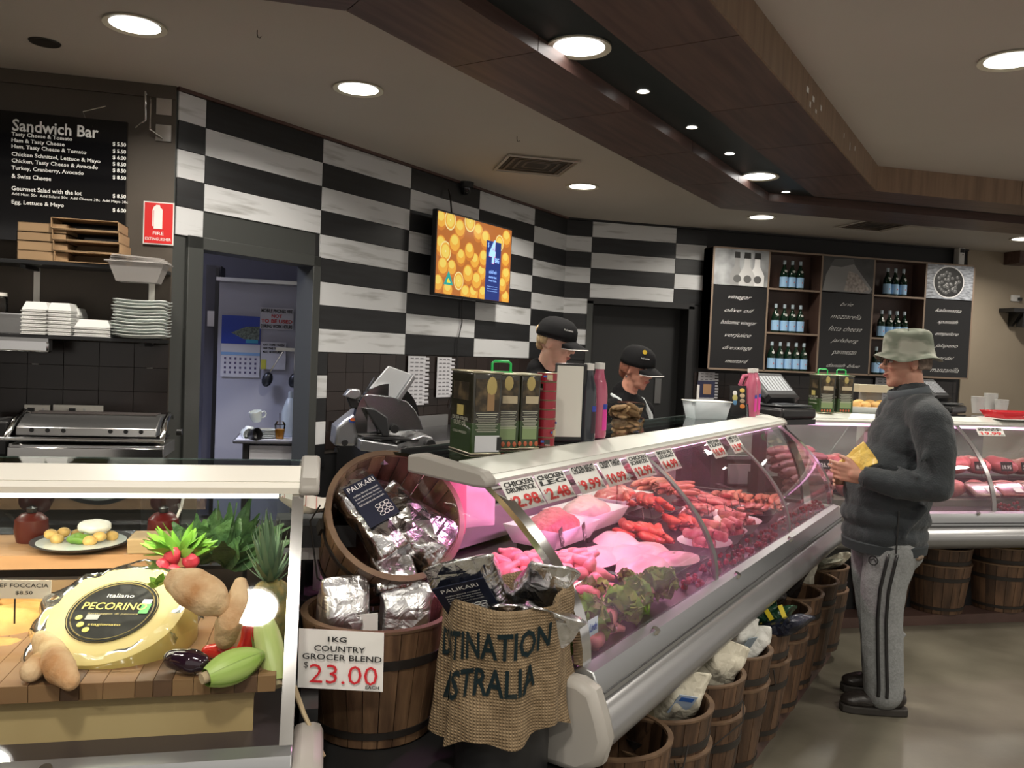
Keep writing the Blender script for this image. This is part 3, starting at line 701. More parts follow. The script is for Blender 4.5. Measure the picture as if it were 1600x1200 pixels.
# ================================================================== BACK ROOM THROUGH THE DOOR
Yc = 7.4
pa = ony(343, 436, Yc); pb = ony(520, 436, Yc)
t = thing('cool_room_panel', 'tall pale cabinet with notices seen through the open doorway', 'cabinet', (pa.x, Yc, 0))
M_pale = mat('pale_blue_enamel', (.46, .47, .55), .4)
B().box((.55, .2, pa.z / 2), (1.1, .4, pa.z)).obj('body', M_pale, t); B().box((.55, 0, pa.z - .012), (1.1, .42, .03)).obj('top_rim', M_steel, t)
B().box((-.06, .25, 1.1), (.12, .3, 2.15)).obj('door_edge', mat('cabinet_edge', (.10, .10, .13), .4), t); B().box((-.06, .07, 1.72), (.07, .04, .13)).obj('hinge', M_steel, t); B().box((-.02, .03, 1.1), (.03, .03, 2.1)).obj('door_seal', M_blackp, t)
def sheet(name, x0, y0, x1, y1, Y, m_, lb, cat='paper'):
    a = ony(x0, y0, Y); c = ony(x1, y1, Y); t_ = thing(name, lb, cat, ((a.x + c.x) / 2, Y, (a.z + c.z) / 2))
    B().box((0, 0, 0), (abs(c.x - a.x), .002, abs(a.z - c.z))).obj('page', m_, t_); return t_, (a.x + c.x) / 2, (a.z + c.z) / 2, abs(c.x - a.x), abs(a.z - c.z)
M_page = mat('pale_page', (.66, .66, .70), .7)
t, cx, cz, w_, h_ = sheet('wall_calendar', 347, 492, 405, 590, Yc - .012, M_page, 'wall calendar with a blue sea picture on the pale cabinet', 'calendar')
B().box((0, -.003, h_ * .27), (w_, .002, h_ * .46)).obj('picture', mat('calendar_sea', (.02, .06, .42), .4), t)
B().prism([(-.08, 0), (.04, .055), (.15, .06), (.15, -.06), (.02, -.05)], 0, .002, Matrix.Rotation(PI / 2, 4, 'X')).obj('headland', mat('calendar_land', (.16, .20, .17), .6, var=.5, scale=60), t, loc=(0, -.005, h_ * .22))
B().box((.09, -.0075, h_ * .09), (.10, .001, .03)).obj('pool', mat('calendar_pool', (.05, .35, .55), .5), t)
b = B()
for r in range(4):
    for c in range(7): b.box(((c - 3) * w_ * .13, -.003, -h_ * (.20 + .075 * r)), (.016, .002, .018))
b.obj('date_numbers', mat('date_ink', (.12, .10, .2), .6), t); B().box((0, -.0028, -h_ * .12), (w_, .002, .025)).obj('header', mat('calendar_blue', (.25, .45, .75), .6), t)
t, cx, cz, w_, h_ = sheet('notice', 407, 480, 458, 516, Yc - .03, M_page, 'white notice about mobile phones with red words on the pale cabinet', 'notice')
for k, (s, m_) in enumerate((('MOBILE PHONES ARE', M_ink), ('NOT', M_red), ('TO BE USED', M_red), ('DURING WORK HOURS', M_ink))):
    ftext(s, (cx, Yc - .034, cz + h_ * (.36 - .24 * k)), w_ * (.94 if s != 'NOT' else .32), h_ * .17, m_, t, bold=.03)
t, cx, cz, w_, h_ = sheet('notice', 408, 534, 446, 578, Yc - .03, M_page, 'smaller notice about items taken off the shelves, with a yellow strip, on the pale cabinet', 'notice')
for k, s in enumerate(('ANY ITEMS TAKEN', 'OFF THE SHELVES', 'MUST BE RETURNED')): ftext(s, (cx, Yc - .034, cz + h_ * (.40 - .13 * k)), w_ * .85, h_ * .085, M_ink, t, bold=.03)
B().box((-w_ * .38, -.004, -h_ * .32), (w_ * .2, .002, h_ * .35)).obj('yellow_strip', mat('yellow_paper', (.65, .62, .08), .7), t)
# ladles hanging
p = ony(442, 546, Yc - .08)
rk = thing('utensil_rail', 'steel utensil rail at the edge of the doorway', 'rail', (p.x + .05, Yc - .04, p.z)); B().box((0, 0, .0), (.22, .02, .03)).obj('rail', M_steel, rk)
for dx, lb in ((0, 'dark ladle hanging slanted from the utensil rail'), (.10, 'second dark ladle hanging at the door jamb')):
    t = thing('ladle', lb, 'ladle', (p.x + dx, Yc - .09, p.z - .02)); B().tube([(0, 0, 0), (-.10 * (dx == 0), 0, -.18)], .006, 6).obj('handle', M_chrome, t); B().ell((-.12 * (dx == 0), 0, -.24), (.045, .03, .065), 14, rot=(0, .3, 0)).obj('bowl', mat('dark_steel', (.05, .055, .065), .3, .6), t)
# small table with crockery
p = ony(415, 684, 6.75); Zt = p.z
t = thing('side_table', 'small dark edged table with crockery in the back room', 'table', (p.x + .08, 6.85, 0))
B().box((0, 0, Zt - .015), (.62, .55, .03)).obj('tabletop', mat('dark_table', (.08, .08, .09), .4), t, bevel=.01); B().box((0, 0, Zt - .001 + .002), (.58, .52, .002)).obj('top_sheet', M_page, t)
for sx in (-.22, .25):
    for sy in (-.2, .2): B().box((sx, sy, Zt / 2 - .02), (.04, .04, Zt - .03)).obj('leg', M_blackp, t)
B().box((.02, 0, Zt - .15), (.42, .4, .2)).obj('drawer', M_page, t)
def onT(x, dy=0): q = ony(x, 684, 6.72 + dy); return (q.x, 6.72 + dy, Zt + .004)
t = thing('plate_stack', 'stack of small white plates on the back room table', 'plates', onT(417)); 
for k in range(5): B().lathe([(0, 0), (.05, 0), (.085, .012), (.085, .016), (.05, .005), (0, .004)], 24, c=(0, 0, .013 * k)).obj('plate', M_plate, t)
def cup(x, dz, lb, rot, m_=None, dy=0):
    l = onT(x, dy); t = thing('cup', lb, 'cup', (l[0], l[1], l[2] + dz), rot=rot)
    B().lathe([(0, 0), (.03, 0), (.045, .03), (.048, .085), (.044, .085), (.04, .03), (0, .006)], 20).obj('body', m_ or M_plate, t); B().tube([(.044, 0, .07), (.07, 0, .072), (.078, 0, .05), (.065, 0, .028), (.044, 0, .025)], .006, 8).obj('handle', m_ or M_plate, t)
cup(390, .085, 'upside down white cup left of the plates', (PI + .2, 0, 2.5)); cup(401, .12, 'white cup lying on top of the others', (.2, -.2, 0), dy=.05); cup(382, .03, 'low white cup at the table edge', (PI / 2, 0, .5)); cup(391, .02, 'small black cup in front of the white cups', (1.3, 0, .8), M_blackp, -.07)
t = thing('orange_drink', 'plastic cup of orange juice with a black straw on the table', 'drink', onT(437, -.06))
B().lathe([(.03, 0), (.042, .11)], 20).obj('cup', M_clear, t); B().lathe([(0, .003), (.029, .003), (.037, .075), (0, .075)], 20).obj('juice', mat('orange_juice', (.75, .33, .02), .3), t); B().lathe([(.043, .11), (.03, .135), (.01, .14)], 20).obj('lid', M_clear, t); B().cyl((0, 0, .08), (-.005, 0, .20), .003, n=8).obj('straw', M_blackp, t)
l = onT(452, .12); t = thing('water_bottle', 'large pale plastic bottle behind the door jamb', 'bottle', l)
B().lathe([(0, 0), (.06, 0), (.065, .03), (.065, .2), (.03, .3), (.018, .31), (.018, .36), (0, .36)], 20).obj('body', mat('pale_bottle', (.45, .52, .58), .3, alpha=.6), t)
# ================================================================== BENCH AND SLICER BY THE CHECKERED WALL
bn = thing('slicer_bench', 'black bench with a steel edge along the checkered wall', 'bench', P(4.72, -4.58), A45)
B().box((1.6, -.42, .835), (3.2, .80, .03)).obj('worktop', mat('black_worktop', (.02, .02, .022), .25), bn); B().box((1.6, -.83, .835), (3.2, .012, .034)).obj('edge', M_steel, bn)
B().box((1.6, -.38, .41), (3.2, .7, .81)).obj('cabinet', M_blackp, bn); B().box((.7, -.04, .90), (1.4, .03, .1)).obj('upstand', M_steel, bn)
p = onz(598, 706, .85)
M_slc = mat('slicer_cast_aluminium', (.40, .41, .43), .3, .85)
sl = thing('meat_slicer', 'large aluminium meat slicer with a pale carriage plate on the black bench', 'slicer', p, .12)
K = .00096
def zx(x): return (x - 530) * K
def zz(y): return (945 - y) * K
RX = Matrix.Rotation(PI / 2, 4, 'X')
def side(poly, y0, y1, name, m_, bev=.008): 
    n = len(poly); b = B(); b.prism([(zx(a), zz(c)) for a, c in poly], -y1, -y0, RX); return b.obj(name, m_, sl, bevel=bev, smooth=30)
side([(195, 905), (205, 775), (350, 655), (430, 660), (512, 815), (350, 840), (345, 905)], -.02, .22, 'motor_housing', M_slc, .02)
side([(345, 842), (600, 880), (600, 945), (345, 915)], -.16, .2, 'base', M_slc); side([(600, 880), (780, 812), (850, 830), (850, 900), (740, 930), (600, 945)], -.12, .2, 'base_front', M_slc)
B().box((zx(560), -.06, zz(842)), (.36, .14, .012), rot=(0, .05, 0)).obj('slide_rail', M_blackp, sl)
b = B(); b.cyl((zx(560), .02, zz(720)), (zx(560) - .01, .055, zz(720)), .235, n=40)
b.obj('blade', M_chrome, sl, smooth=30)
side([(372, 560), (420, 548), (560, 560), (680, 590), (740, 650), (780, 720), (805, 790), (600, 800), (520, 790), (440, 690)], -.03, -.01, 'blade_guard', mat('dark_polished_steel', (.28, .29, .30), .22, .95), .004)
side([(385, 640), (450, 640), (540, 700), (560, 830), (515, 830)], -.07, -.02, 'gauge_arm', mat('slicer_dark', (.05, .052, .055), .3, .5))
side([(400, 545), (555, 352), (720, 405), (605, 588)], .02, .05, 'carriage_plate', mat('carriage_pale', (.52, .54, .56), .35, .3), .004)
side([(605, 588), (720, 405), (735, 430), (628, 600)], -.03, .06, 'carriage_edge', M_slc, .004)
side([(395, 545), (460, 430), (470, 436), (420, 530)], .03, .06, 'carriage_arm', M_blackp)
side([(248, 565), (285, 518), (352, 515), (362, 560), (325, 585)], -.04, .06, 'end_handle', M_slc); side([(270, 575), (340, 575), (370, 640), (300, 650)], -.02, .03, 'handle_arm', M_blackp)
for x, y, r in ((815, 866, .032), (652, 905, .022), (260, 875, .022), (595, 780, .03)):
    B().cyl((zx(x), -.21 if x > 640 else -.06, zz(y)), (zx(x), -.05, zz(y)), r, r * .9, 20).obj('knob', M_blackp, sl, bevel=.003)
B().box((zx(708), -.205, zz(898)), (.05, .004, .025)).obj('rating_plate', M_card, sl)
q = pm(sl) @ Vector((zx(315), -.026, zz(728))); 
B().lathe([(0, 0), (.028, 0)], 24, M=RX, sx=1, sy=.6).obj('blue_badge', mat('badge_blue', (.08, .15, .5), .4), sl, loc=(zx(315), -.024, zz(728))); B().lathe([(0, 0), (.02, 0)], 24, M=RX, sx=1, sy=.5).obj('orange_badge', mat('badge_orange', (.8, .2, .05), .4), sl, loc=(zx(315), -.026, zz(722)))
for sx in (-.30, -.1, .2): B().cyl((sx, 0, 0), (sx, 0, .03), .015, n=10).obj('foot', M_blackp, sl)
# taped papers on tiles
def papers(x0, y0, x1, y1, fn, rz, lb, seed):
    rnd_ = random.Random(seed); a = fn(x0, y0); c = fn(x1, y1); cc = (a + c) / 2; w_ = (Vector((a.x, a.y)) - Vector((c.x, c.y))).length; h_ = abs(a.z - c.z)
    t = thing('taped_price_lists', lb, 'papers', cc, rz)
    B().box((-.02, 0, 0), (w_ * .8, .002, h_)).obj('page', M_page, t); b = B(); b2 = B()
    for k in range(int(h_ / .035)):
        z = h_ / 2 - .02 - k * .035; b.box((w_ * .36, -.002, z), (w_ * .25 + rnd_.uniform(0, .02), .002, .02)); 
        for j in range(3): b2.box((-w_ * .3 + j * w_ * .22, -.0025, z), (w_ * .14, .001, .010))
        if rnd_.random() < .5: b2.box((w_ * .42, -.0035, z - .012), (w_ * .22, .001, .008))
    b.obj('tabs', M_page, t); b2.obj('print', mat('grey_print', (.22, .22, .24), .7), t)
papers(637, 556, 668, 632, lambda x, y: ont(x, y, TW + .03), A45, 'ragged taped price lists on the tiles behind the slicer', 1)
papers(683, 558, 708, 620, lambda x, y: ont(x, y, TW + .03), A45, 'narrow price list taped to the tiles right of the first', 2)
papers(1091, 581, 1120, 634, lambda x, y: ony(x, y, YF - .04), 0, 'taped price lists on the far tiled wall below the left board', 3)
papers(1366, 590, 1408, 640, lambda x, y: ony(x, y, YF - .04), 0, 'taped price lists on the far tiled wall behind the customer', 4)
# ================================================================== TELEVISION
tz0, tz1, ts0, ts1 = 2.012, 2.752, 5.70, 6.92
TT = -4.42
tv = thing('television', 'wall television showing oranges and a blue price card', 'television', P((ts0 + ts1) / 2, TT, (tz0 + tz1) / 2), A45)
tw, th = ts1 - ts0, tz1 - tz0
B().box((0, .025, 0), (tw, .05, th)).obj('housing', M_blackp, tv, bevel=.006); B().box((0, .10, -.05), (.3, .14, .3)).obj('wall_mount', M_blackp, tv)
def scr(name, col, s=.75, glossy=True):
    m_ = mat(name, tuple(.15 * c for c in col), .15, emit=s, emitc=col); return m_
O = [scr('screen_orange_dark', (.50, .17, .03)), scr('screen_orange', (.66, .33, .05)), scr('screen_yellow', (.68, .50, .10)), scr('screen_peel', (.72, .60, .25))]
iw, ih = tw - .03, th - .035
B().box((0, -.001, 0), (iw, .002, ih)).obj('screen', scr('screen_base', (.40, .13, .03), .7), tv)
rr = random.Random(5)
def disc(b, x, z, rx, rz_, y):
    n = 18; pts = []
    for i in range(n):
        a = 2 * PI * i / n; px = min(max(x + rx * math.cos(a), -iw / 2), iw / 2); pz_ = min(max(z + rz_ * math.sin(a), -ih / 2), ih / 2); pts.append((px, y, pz_))
    b.add(pts, [tuple(range(n))])
fruits = [(-.55, .28, 0), (-.42, .30, 1), (-.27, .24, 0), (-.12, .33, 1), (.02, .25, 0), (.14, .20, 0), (.38, .2, 1), (.50, .26, 0), (-.54, .06, 0), (-.47, .02, 1), (-.34, .10, 0), (-.24, -.01, 0), (-.11, .06, 0),
          (-.02, -.02, 0), (.12, .02, 0), (-.50, -.12, 0), (-.37, -.12, 0), (-.26, -.22, 1), (-.56, -.27, 0), (-.12, -.15, 0), (.02, -.2, 0), (.10, -.12, 0), (-.02, -.32, 0), (-.42, -.32, 0), (-.15, -.33, 0), (.13, -.31, 0), (.50, .05, 0), (.52, -.1, 0), (.46, -.2, 0), (.52, -.32, 0)]
for k, (x, z, cut) in enumerate(fruits):
    y = -.003 - .0003 * ((k * 7) % 9); R_ = .088 * rr.uniform(.9, 1.08); b = B()
    if cut: b.mi = 3; disc(b, x, z, R_ * .9, R_, y - .001); b.mi = 1; disc(b, x, z, R_ * .78, R_ * .86, y - .0011); b.mi = 2; disc(b, x, z, R_ * .62, R_ * .66, y - .0012); b.mi = 3; disc(b, x, z, R_ * .1, R_ * .1, y - .0014)
    else: disc(b, x, z, R_ * .9, R_, y); b.mi = 1; disc(b, x, z + .012, R_ * .80, R_ * .8, y - .0001); b.mi = 2; disc(b, x - .004, z + .034, R_ * .55, R_ * .45, y - .00015)
    b.obj('picture_orange', O, tv, smooth=0)
B().box((.285, -.0065, -.075), (.25, .001, ih - .15)).obj('price_card', scr('screen_blue', (.02, .035, .16)), tv)
def tvt(s, x, z, w_, h_, m_, bold=0., shear=0.):
    q = pm(tv) @ Vector((x, -.009, z)); return ftext(s, q, w_, h_, m_, tv, ang_rot(A45), bold, shear)
Lb = scr('screen_light', (.30, .50, 1.), 1.0); Rd = scr('screen_red', (.8, .05, .05))
tvt('4', .262, .10, .11, .22, Rd, .05, .1); q = tvt('4', .255, .105, .11, .22, Lb, .05, .1); q.location.z += .0; q.location = q.location + Vector((.002, -.002, 0))
tvt('BAG', .345, .03, .07, .05, Lb, .03); tvt('$', .19, .16, .02, .05, Lb); tvt('colefresh', .28, -.085, .13, .035, Lb)
tvt('Australian Navel', .28, -.135, .13, .022, Lb, .01); tvt('Oranges 3kg bag', .28, -.17, .13, .022, Lb, .01)
for k in range(3): tvt('selected stores only while stocks last', .28, -.225 - .022 * k, .17, .012, Lb)
quad_ = B().add([(-.07, -.011, 0), (.07, -.011, 0), (0, -.011, .13)], [(0, 1, 2)]); quad_.obj('logo_triangle', scr('screen_green', (.02, .30, .25)), tv, loc=(-.42, 0, -.27))
B().add([(-.025, -.012, .02), (.03, -.012, .02), (.0, -.012, .06), (-.02, -.012, .045)], [(0, 1, 2, 3)]).obj('logo_mark', scr('screen_gold', (.7, .6, .05)), tv, loc=(-.42, 0, -.27))
tag(B().tube([P(6.03, TW + .05, 2.98), P(6.02, TW + .08, 2.9), P(6.03, TW + .10, 2.7)], .008, 6).obj('cable', M_blackp), 'black cable from the security camera down behind the television', 'cable')
tag(B().tube([P(6.33, TW + .03, 2.03), P(6.34, TW + .03, 1.8), P(6.28, TW + .03, 1.6), P(6.30, TW + .03, 1.3), P(6.2, TW + .03, 1.0)], .005, 6).obj('cable', M_blackp), 'thin black cable hanging below the television down the checkered wall', 'cable')
# ================================================================== BOTTLE CABINET ON THE FAR WALL
M_cab = mat('brown_veneer', (.085, .050, .040), .4, var=.2, scale=3, stretch=(1, 1, .3)); M_cabedge = mat('veneer_edge', (.26, .19, .14), .5)
cb = thing('bottle_cabinet', 'long wall cabinet with black menu panels and open bottle compartments', 'cabinet', (4.36, 8.9, 1.45))
xs = [0, .71, 1.41, 2.12, 2.85, 3.54]; Hc = 1.41; Dc = .24
B().box((xs[-1] / 2, Dc, Hc / 2), (xs[-1], .01, Hc)).obj('back', M_cab, cb)
for x in xs: B().box((x, Dc / 2, Hc / 2), (.02, Dc, Hc)).obj('upright', M_cab, cb); B().box((x, -.003, Hc / 2), (.022, .006, Hc)).obj('edge_strip', M_cabedge, cb)
B().box((-.008, Dc / 2, Hc / 2), (.004, Dc, Hc)).obj('side_panel', mat('reddish_veneer_lit', (.38, .17, .12), .35), cb)  # brighter than the uprights: light on this side is put into the colour
for z in (0, Hc): B().box((xs[-1] / 2, Dc / 2, z), (xs[-1], Dc, .02)).obj('rail', M_cab, cb); B().box((xs[-1] / 2, -.003, z), (xs[-1], .006, .02)).obj('edge_strip', M_cabedge, cb)
for i in (1, 3):
    for z in (.45, .97):
        B().box(((xs[i] + xs[i + 1]) / 2, Dc / 2, z), (xs[i + 1] - xs[i] - .02, Dc, .02)).obj('shelf', M_cab, cb); B().box(((xs[i] + xs[i + 1]) / 2, -.003, z), (xs[i + 1] - xs[i] - .02, .006, .022)).obj('edge_strip', M_cabedge, cb)
M_menu = mat('matt_black_board', (.012, .012, .013), .3)
words = {0: ['vinegar', 'olive oil', 'balsamic vinegar', 'verjuice', 'dressings', 'mustard'], 2: ['brie', 'mozzarella', 'fetta cheese', 'jarlsberg', 'parmesan', 'danish blue'], 4: ['kalamatta', 'spanish', 'empeltre', 'jalapeno', 'verdal', 'manzanilla']}
for i in (0, 2, 4):
    w_ = xs[i + 1] - xs[i] - .02; cx = (xs[i] + xs[i + 1]) / 2
    B().box((cx, .0, .49), (w_, .012, .96)).obj('menu_panel', M_menu, cb)
    for k, s in enumerate(words[i]):
        ftext(s, (4.36 + cx, 8.892, 1.45 + .84 - .148 * k), min(.46, .040 * len(s) + .02), .058 if any(c in s for c in 'gjpyfz') else .042, M_inkw, cb, shear=.7, bold=-.012)
    B().box((cx, .0, 1.19), (w_, .012, .42)).obj('photo_panel', mat('photo_grey_%d' % i, ((.30, .31, .32), (.05, .05, .05), (.32, .34, .38))[i // 2], .35, var=.5, scale=(3, 3, 12)[i // 2], stretch=(1, 1, (1, 1, 4)[i // 2])), cb)
def pic(i, poly, m_, y): 
    cx = (xs[i] + xs[i + 1]) / 2; B().add([(cx + a, y, 1.19 + c) for a, c in poly], [tuple(range(len(poly)))]).obj('photo_shape', m_, cb, smooth=0)
g = [mat('pg%d' % k, (v,) * 3, .4) for k, v in enumerate((.02, .10, .25, .48, .70))]
def circ(x, z, rx, rz_, n=20, a0=0, a1=2 * PI): return [(x + rx * math.cos(a0 + (a1 - a0) * i / n), z + rz_ * math.sin(a0 + (a1 - a0) * i / n)) for i in range(n)]
for x, s_, c in ((-.06, .8, 2), (.20, .95, 4), (.07, 1.0, 3)):
    pic(0, [(x - .10 * s_, -.205), (x + .10 * s_, -.205), (x + .10 * s_, -.08), (x + .04 * s_, .02), (x + .035 * s_, .12), (x - .035 * s_, .12), (x - .04 * s_, .02), (x - .10 * s_, -.08)], g[c], -.0065 - .001 * s_)
    pic(0, [(x - .045 * s_, .11), (x + .045 * s_, .11), (x + .04 * s_, .18), (x - .04 * s_, .18)], g[0], -.009); pic(0, circ(x + .01, -.13, .05, .045), g[1], -.0092)
pic(2, [(-.34, -.20), (-.30, .0), (-.22, .14), (.02, .19), (.10, .1), (.33, -.15), (.30, -.205)], g[2], -.0075); pic(2, [(-.26, .10), (-.2, .18), (.05, .2), (.08, .14), (-.1, .09)], g[1], -.008); pic(2, [(-.05, -.19), (.0, .05), (.12, .02), (.30, -.16), (.2, -.2)], mat('photo_cheese', (.34, .30, .28), .5, var=.3, scale=30), -.0085)
pic(4, circ(-.02, 0, .225, .20, 30), g[4], -.0075); pic(4, circ(-.02, 0, .21, .185, 30), g[0], -.008)
r_ = random.Random(3)
for k in range(38):
    a = r_.uniform(0, 2 * PI); q = r_.uniform(0, 1) ** .5 * .16; x, z = -.02 + q * math.cos(a), q * math.sin(a) * .88
    pic(4, circ(x, z, .026, .022, 10), g[1], -.0084 - .00003 * k); pic(4, circ(x - .006, z + .008, .009, .006, 8), g[3], -.0100)
# bottles
M_bot = mat('dark_green_glass', (.006, .022, .012), .08); M_lab = mat('pale_blue_label', (.36, .60, .88), .5); M_botcap = mat('silver_blue_cap', (.45, .55, .62), .35)
def bottle_proto(loc):
    t = thing('water_bottle', '', 'bottle', loc); t.scale = (1.10, 1.10, 1.14)
    B().lathe([(0, 0), (.040, 0), (.043, .01), (.043, .15), (.040, .175), (.022, .215), (.015, .235), (.0145, .285), (0, .285)], 16).obj('glass', M_bot, t)
    B().lathe([(.0438, .02), (.0438, .125)], 16).obj('label', M_lab, t); B().lathe([(.0155, .255), (.0165, .256), (.0165, .296), (0, .297)], 12).obj('cap', M_botcap, t)
    B().lathe([(0, 0), (.017, 0)], 10, M=Matrix.Translation((0, -.036, .185)) @ Matrix.Rotation(PI / 2 - .5, 4, 'X')).obj('neck_seal', M_card, t)
    B().add([(.012, -.0442, .07), (.006, -.0442, .080), (.0, -.0442, .07), (.006, -.0442, .06)], [(0, 1, 2, 3)]).obj('red_star', mat('star_red', (.7, .1, .08), .5), t)
    return t
pos = {('top', 'left'): (1224.5, 1237, 1249.5), ('middle', 'left'): (1211, 1224.5, 1237, 1249.5), ('bottom', 'left'): (1204.5, 1217.5, 1230, 1242.5, 1254.5), ('top', 'right'): (1386.5, 1398.5, 1411), ('middle', 'right'): (1376.5, 1389, 1400.5, 1412), ('bottom', 'right'): (1368, 1380, 1391.5, 1403)}
zsh = {'top': 2.43, 'middle': 1.91, 'bottom': 1.46}
pb = None
for (row, side_), pxs in pos.items():
    for k, x in enumerate(pxs):
        q = ony(x, {'top': 440, 'middle': 510, 'bottom': 570}[row], 8.96); loc = (q.x, 8.96, zsh[row] + .001)
        on = ['first', 'second', 'third', 'fourth', 'fifth'][k]
        lb = 'green bottle with pale blue label, %s on %s shelf of the %s compartment' % (on, row, side_)
        if pb is None: pb = bottle_proto(loc); pb['label'] = lb; pb['group'] = 'bottles in the wall cabinet'
        else: dup(pb, loc, None, lb)
# wall bits at right
p = ony(1506, 400, 9.0); t = thing('air_freshener', 'white wall dispenser above the right end of the bottle cabinet', 'dispenser', (p.x, 9.08, p.z)); B().box((0, 0, 0), (.085, .10, .22)).obj('body', M_whiteplast, t, bevel=.012); B().box((0, -.052, .07), (.06, .004, .05)).obj('display', M_blackp, t); B().cyl((0.01, -.05, .02), (.01, -.055, .02), .01, n=10).obj('button', M_greyplast, t)
p = ony(1588, 466, 9.1); t = thing('power_outlet', 'white power outlet on the beige wall at the right edge', 'outlet', (p.x, 9.118, p.z)); B().box((0, 0, 0), (.13, .02, .08)).obj('plate', M_whiteplast, t, bevel=.003); B().box((.05, -.025, -.01), (.04, .04, .04)).obj('plug', M_blackp, t)
p = ony(1600, 485, 8.9); t = thing('wall_bracket', 'black wall bracket below the power outlet at the right edge', 'bracket', (p.x, 9.0, p.z)); B().box((0, 0, 0), (.34, .24, .05)).obj('arm', M_blackp, t); B().extr([(.12, 0), (.12, -.2), (.07, -.2), (-.1, 0)], -.02, .02).obj('strut', M_blackp, t); B().box((.12, -.02, -.1), (.2, .1, .22)).obj('head', M_blackp, t)
p = ony(1597, 402, 8.9); t = thing('wall_box', 'brown box high on the beige wall at the right edge', 'box', (p.x + .06, 9.0, p.z)); B().box((0, 0, 0), (.24, .26, .16)).obj('body', M_soffit, t, bevel=.004)
# far counter under the bottle cabinet
t = thing('far_counter', 'black counter along the far tiled wall under the bottle cabinet', 'counter', (6.1, 8.8, 0)); B().box((0, 0, .88), (3.6, .6, .03)).obj('worktop', mat('dark_worktop2', (.03, .03, .03), .25), t); B().box((0, .03, .43), (3.6, .5, .86)).obj('cabinet', M_blackp, t)
# ================================================================== WOODEN BUCKETS
M_stave = mat('barrel_wood', (.125, .068, .036), .55, scale=2.5, stretch=(12, 12, 1), col2=(.042, .022, .012), detail=6, rnd=.30, bump=.15, bscale=30)
M_rimw = mat('barrel_rim_wood', (.20, .125, .07), .6, scale=6, stretch=(2, 2, 2), col2=(.12, .07, .04))
M_hoop = mat('dark_hoop', (.020, .016, .013), .55)
M_staveL = mat('barrel_wood_light', (.215, .125, .065), .5, scale=2.5, stretch=(12, 12, 1), col2=(.08, .042, .022), detail=6, rnd=.25, bump=.15, bscale=30)
STV = {}
def bucket(name, label, loc, rb, rt, h, n=20, rot=None, grp=None, th=.014, handle=True, wood=None, key=None):
    t = thing(name, label, 'bucket', loc, 0, grp, rot); key = (rb, rt, h, n)
    if key not in STV:
        da = PI / n; g = .0012; b = B(); vs = []
        for z, r in ((0, rb), (h, rt)):
            for rr_, a in ((r, -da + g / r), (r * 1.004, 0), (r, da - g / r), (r - th, da - g / r), (r - th, -da + g / r)): vs.append((rr_ * math.cos(a), rr_ * math.sin(a), z))
        b.add(vs, [(4, 3, 2, 1, 0), (5, 6, 7, 8, 9), (0, 1, 6, 5), (1, 2, 7, 6), (2, 3, 8, 7), (3, 4, 9, 8), (4, 0, 5, 9)])
        st_ = b.mesh('stave', wood or M_stave, 20)
        base = B().lathe([(0, .02), (rb - th + .002, .02), (rb - th + .002, .035), (0, .035)], n).mesh('base', wood or M_stave)
        def rad(z): return rb + (rt - rb) * z / h
        hoops = []
        for z0, z1 in ((h * .68, h * .76), (h * .08, h * .14)):
            hoops.append(B().lathe([(rad(z0) + .0005, z0), (rad(z0) + .004, z0), (rad(z1) + .004, z1), (rad(z1) + .0005, z1)], 32, closed=True).mesh('hoop', M_hoop))
        rim = B().lathe([(rt - th, h - .001), (rt + .002, h - .004), (rt + .003, h + .003), (rt - th + .002, h + .004)], 40, closed=True).mesh('rim', M_rimw)
        STV[key] = (st_, base, hoops, rim)
    st_, base, hoops, rim = STV[key]
    def mk(nm, me): o = bpy.data.objects.new(nm, me); COL.objects.link(o); o.parent = t; return o
    for k in range(n): mk('stave', st_).rotation_euler = (0, 0, 2 * PI * k / n)
    mk('base', base); [mk('hoop', m_) for m_ in hoops]; mk('rim', rim)
    if handle:
        r = rt + .006; zz_ = h * .80
        B().tube([(r, -.0, zz_), (r + .01, -.02, zz_ - .06), (r * .75, -r * .75, zz_ - .12), (0, -r - .012, zz_ - .14), (-r * .75, -r * .75, zz_ - .12), (-r - .01, -.02, zz_ - .06), (-r, 0, zz_)], .0025, 6).obj('handle', M_hoop, t, rot=(0, 0, random.uniform(0, 6)))
        for s_ in (-1, 1): B().box((s_ * (r - .002), 0, zz_), (.008, .03, .04)).obj('lug', M_hoop, t)
    return t
BH, BRT, BRB = .315, .168, .128
prof_cache = {}
stack_s = [2.11, 2.41, 2.72, 3.03, 3.34, 3.66, 3.96, 4.26, 4.57]
ords = ['nearest', 'second', 'third', 'fourth', 'fifth', 'sixth', 'seventh', 'eighth', 'farthest']
TB = -.925
for k, s in enumerate(stack_s):
    jt = random.uniform(-.012, .012)
    p = P(s, TB + jt, .062)
    bucket('wooden_bucket', 'lower wooden bucket of the %s stack under the meat case' % ords[k], p, BRB, BRT, BH, 18, None, 'lower buckets along the meat case', handle=False)
    if True:
        q = p + Vector((0, 0, .115)); bucket('wooden_bucket', 'upper wooden bucket nested in the %s stack under the meat case' % ords[k], q, BRB, BRT, BH, 18, (random.uniform(-.03, .03), random.uniform(-.03, .03), random.uniform(0, .3)), 'upper buckets along the meat case', handle=k < 4)
bucket('wooden_bucket', 'single wooden bucket tucked under the near end of the meat case', P(1.79, TB, .062), .13, .17, .40, 18, None, None, handle=False)
